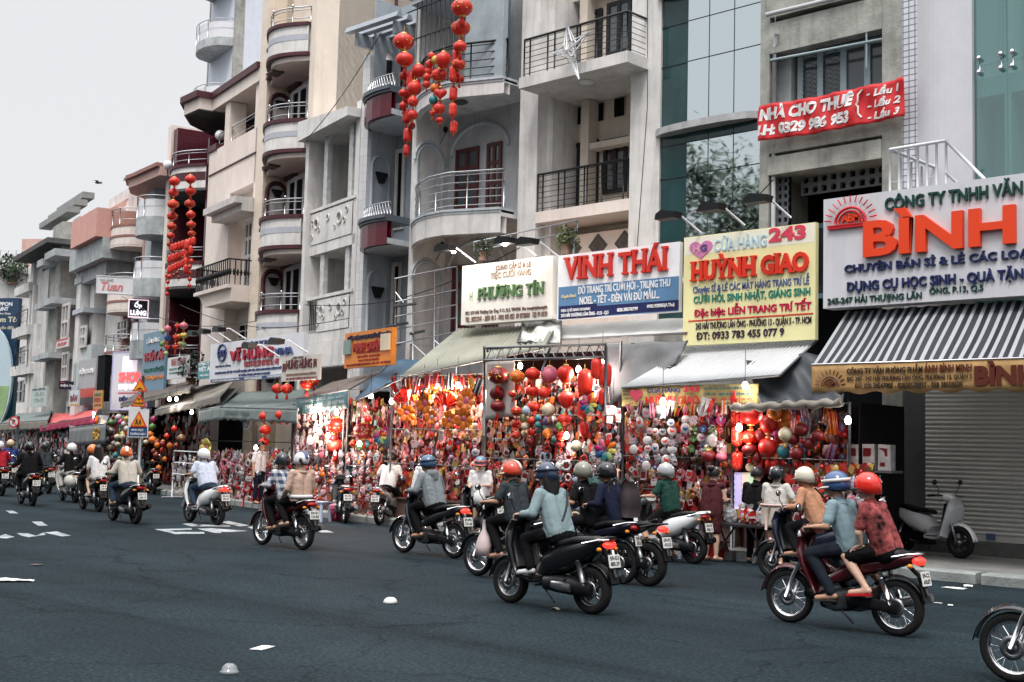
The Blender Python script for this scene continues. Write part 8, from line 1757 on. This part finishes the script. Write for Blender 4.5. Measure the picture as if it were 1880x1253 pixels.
o,l,r_,zb,zt=tri(238.5,269.5,755,784,.11,'warning_triangle');m=M();c=(l+r_)/2;w_=r_-l
for s,f in((-.1,1),(.1,.92)):
 x=c+w_*s;b=zb+w_*.14;q=w_*.3*f;Pp=lambda a,z:(x+a*q,-.125,b+z*q);m.ell(Pp(0,.92),q*.13,.01,q*.13,8,5);m.tube([Pp(0,.75),Pp(-.05,.4)],q*.1,5);m.tube([Pp(-.05,.4),Pp(.2,.2),Pp(.15,0)],q*.07,5);m.tube([Pp(-.05,.4),Pp(-.2,.15),Pp(-.35,.05)],q*.07,5);m.tube([Pp(0,.7),Pp(.3,.5)],q*.05,5);m.tube([Pp(0,.7),Pp(-.28,.55)],q*.05,5)
m.build('symbol',ink((.02,.02,.02)),o)
p=at_ground(27,888);FS2=Fr(p.x,p.y,32);t=on_frame('traffic_sign','round red-ringed no-parking sign on a pole at the far left','traffic sign',FS2);u,z=FS2.P(26,775,.06);rr=abs(FS2.P(35.5,775,.06)[0]-u)
m=M();m.tube([(0,0,0),(0,0,z+rr)],.05,8);m.build('pole',mat('galvanised_tube'),t);T=Matrix.Rotation(R(90),3,'X');m=M();m.lathe((u,-.06,z),[(0,.02),(rr,.02),(rr,0),(0,0)],28,0,False,T);m.lathe((u,-.06,z),[(0,.026),(rr*.76,.026),(rr*.76,.021)],28,1,False,T);d=m.build('disc',[rb,mat('sign_white')],t)
m=M();put_text(m,'P',u-rr*.25,u+rr*.3,z-rr*.42,z+rr*.42,.088,.006,.06);m.build('lettering',ink((.02,.02,.025)),d);m=M();m.tube([(u-rr*.6,-.095,z+rr*.6),(u+rr*.6,-.095,z-rr*.6)],rr*.09,6);m.build('bar',rb,d)
u,z=FB.P(1047,95,1.0);t=thing('star_ornament','white five-pointed star frame hanging from the upper iron balcony','star',FB.W(u,1.0,z));m=M();o5=[];i5=[]
for i,(x,y)in enumerate(((1041,45),(1084,58),(1059,90),(1063,146),(1015,99))):q,w_=FB.P(x,y,1.0);o5.append((q-u,w_-z))
for i in range(5):a,b=o5[i],o5[(i+1)%5];i5.append(((a[0]+b[0])*.5*.42,(a[1]+b[1])*.5*.42))
for s in(-.14,.14):
 for i in range(5):
  m.tube([(o5[i][0],0,o5[i][1]),(i5[i][0],s*.5,i5[i][1])],.014,5);m.tube([(o5[i][0],0,o5[i][1]),(i5[i-1][0],s*.5,i5[i-1][1])],.014,5);m.tube([(0,s,0),(i5[i][0],s*.5,i5[i][1])],.01,5);m.tube([(0,s,0),(o5[i][0],0,o5[i][1])],.01,5)
  for f in(.45,.75):m.tube([(o5[i][0]*f+i5[i][0]*(1-f),s*.5*(1-f),o5[i][1]*f+i5[i][1]*(1-f)),(o5[i][0]*f+i5[i-1][0]*(1-f),s*.5*(1-f),o5[i][1]*f+i5[i-1][1]*(1-f))],.008,4)
m.build('frame',mat('white_tube',(.7,.7,.72),rough=.4,var=.05),t)
for px,py,lb in((180,336,'small dark bird in flight, the darker one'),(232,331,'small pale bird in flight, right of the darker bird')):
 d=ray(px,py);p=CAM+d*60;m=M();m.ell((0,0,0),.18,.05,.05,8,6)
 for s in(-1,1):m.strip([[(.06,0,.01),(-.08,0,.01)],[(.09,.16*s,.09),(-.07,.18*s,.08)],[(-.02,.36*s,.03),(-.06,.36*s,.03)]],0,False)
 o=m.build('bird',mat('bird_dark' if px<200 else 'bird_grey',(.03,.03,.035)if px<200 else(.3,.3,.31)),None,p,(0,.1,.5));thick(o,.01);tag(o,lb,'bird','birds over the roofs')
def scrap(lb,px,py,s,c,lift=.0,flat=True,name='paper_scrap',el=1.):
 p=at_ground(px,py);m=M();n=9;rows=[[(s*el*(i/n-.5)*2,s*(k/4-.5),.006+.035*s*abs(math.sin(i*1.3+k))+lift*math.sin(math.pi*i/n))for k in range(5)]for i in range(n+1)];m.strip(rows,0,False);crumple(m,0,s*.12,int(px));m.v=[(a,b,max(.006,c_))for a,b,c_ in m.v];o=m.build(name,mat('scrap_%d_%d'%(int(c[0]*99),int(c[2]*99)),c,rough=.6,var=.15),None,p,(0,0,px%3));thick(o,.003);tag(o,lb,'litter','scraps of litter on the road')
scrap('large crumpled white paper sheet at the left edge of the road',22,1068,.22,(.6,.6,.58),.02,el=1.2);scrap('flat brown leaf-like scrap left on the road',66,1038,.12,(.07,.045,.04));scrap('narrow white paper strip on the lower road',482,1191,.12,(.55,.55,.54));scrap('small white scrap below the denim rider scooter',1020,1120,.05,(.55,.5,.42),.02)
for k,(x,y,s)in enumerate(((1752,1081,.16),(1778,1077,.12),(1745,1112,.06),(1722,1108,.05))):scrap('white scrap near the kerb before the grey shutter, %s'%('largest','second largest, right','small, lower right','small, lower left')[k],x,y,s,(.58,.57,.55))
p=at_ground(717,1108);t=thing('foam_bowl','white upturned foam bowl lying on the road','bowl',p);m=M();m.lathe((0,0,.005),[(.08,0),(.085,.01),(.068,.042),(.04,.06),(.0,.065)],18);crumple(m,0,.006,2);m.build('bowl',mat('foam_white',(.66,.66,.65),rough=.6),t)
p=at_ground(421,1238);t=thing('plastic_cup','clear plastic cup lid lying on the near road','cup',p,.4);m=M();m.lathe((0,0,.01),[(.07,0),(.075,.012),(.06,.02),(.055,.05),(.03,.07),(.0,.072)],20);m.build('lid',mat('clear_cup',(.5,.52,.53),rough=.12,var=.1,spec=.8,alpha=.4),t)
random.seed(21);tr_=thing('street_tree','spreading street tree mirrored in the curved glass front','tree',(-27,1.0,0));bark=mat('bark',(.05,.04,.035),rough=.9,var=.3,bump=.4)
m=M();m.tube([(0,0,0),(.2,.1,3),(.1,0,6),(.5,.2,9)],[.45,.36,.3,.2],10);tips=[]
for i in range(16):
 a=i*2.4;b0=Vector((.2,.05,5.5+i*.28));l=random.uniform(3,5.5);e=b0+Vector((math.cos(a)*l,math.sin(a)*l,random.uniform(1.5,4)));mid_=(b0+e)/2+Vector((0,0,-.5));m.tube([b0,mid_,e],[.16,.1,.04],6);tips+=[e,mid_*.4+e*.6]
m.build('trunk',bark,tr_);m=M()
for e in tips:
 for i in range(900):
  d=Vector((random.gauss(0,1),random.gauss(0,1),random.gauss(0,.5)))*1.05;q=e+d;s=random.uniform(.1,.2);a=Vector((random.uniform(-1,1),random.uniform(-1,1),random.uniform(-.5,.5))).normalized()*s;b=a.cross(Vector((random.random(),random.random(),1))).normalized()*s*.5;m.add([q-a,q+b,q+a,q-b],[(0,1,2,3)])
m.build('crown',mat('tree_leaf',(.035,.06,.025),rough=.5,var=.4,scale=3),tr_)
t=thing('sky_block_terrace','long low terrace added unseen behind the viewer to block low sky light','building',(-70,-9,0));m=M();m.box(0,95,-12,0,0,9.5);m.build('wall',mat('sky_block_wall',(.16,.15,.14),var=.2,streak=.2),t);m=M();m.box(-.2,95.2,-12.2,1.6,9.5,9.8);m.build('roof',concdk,t)  # unseen terrace added to keep low sky light off the stalls
for i in range(19):door_uz(t,1.5+i*5,4.5+i*5,5,8,0,white2,darkgl,2,1,'window',.1)
for o in[c for c in COL.objects if c.parent==t and c.name.startswith('window')]:o.rotation_euler=(0,0,math.pi);o.location=(95,0,0)
for k,(x0,y0,o0,x1,y1,o1,sg)in enumerate(((560,560,1.0,955,455,.3,.5),(225,545,1.0,470,590,.5,.6),(330,560,1.2,640,585,.6,.5),(1215,470,.4,1420,330,.3,.3),(700,60,1.6,560,260,1.0,.2))):
 a,b=wp(FB if x0>500 else FLB,x0,y0,o0),wp(FB if x1>500 else FLB,x1,y1,o1);m=M();m.tube([a+(b-a)*(i/16)-Vector((0,0,sg*math.sin(math.pi*i/16)))for i in range(17)],.012,5);solo(m,'overhead_cable',iron,'thin black cable strung along the house fronts, %s from the left'%ORD[k],'cable','cables along the house fronts')
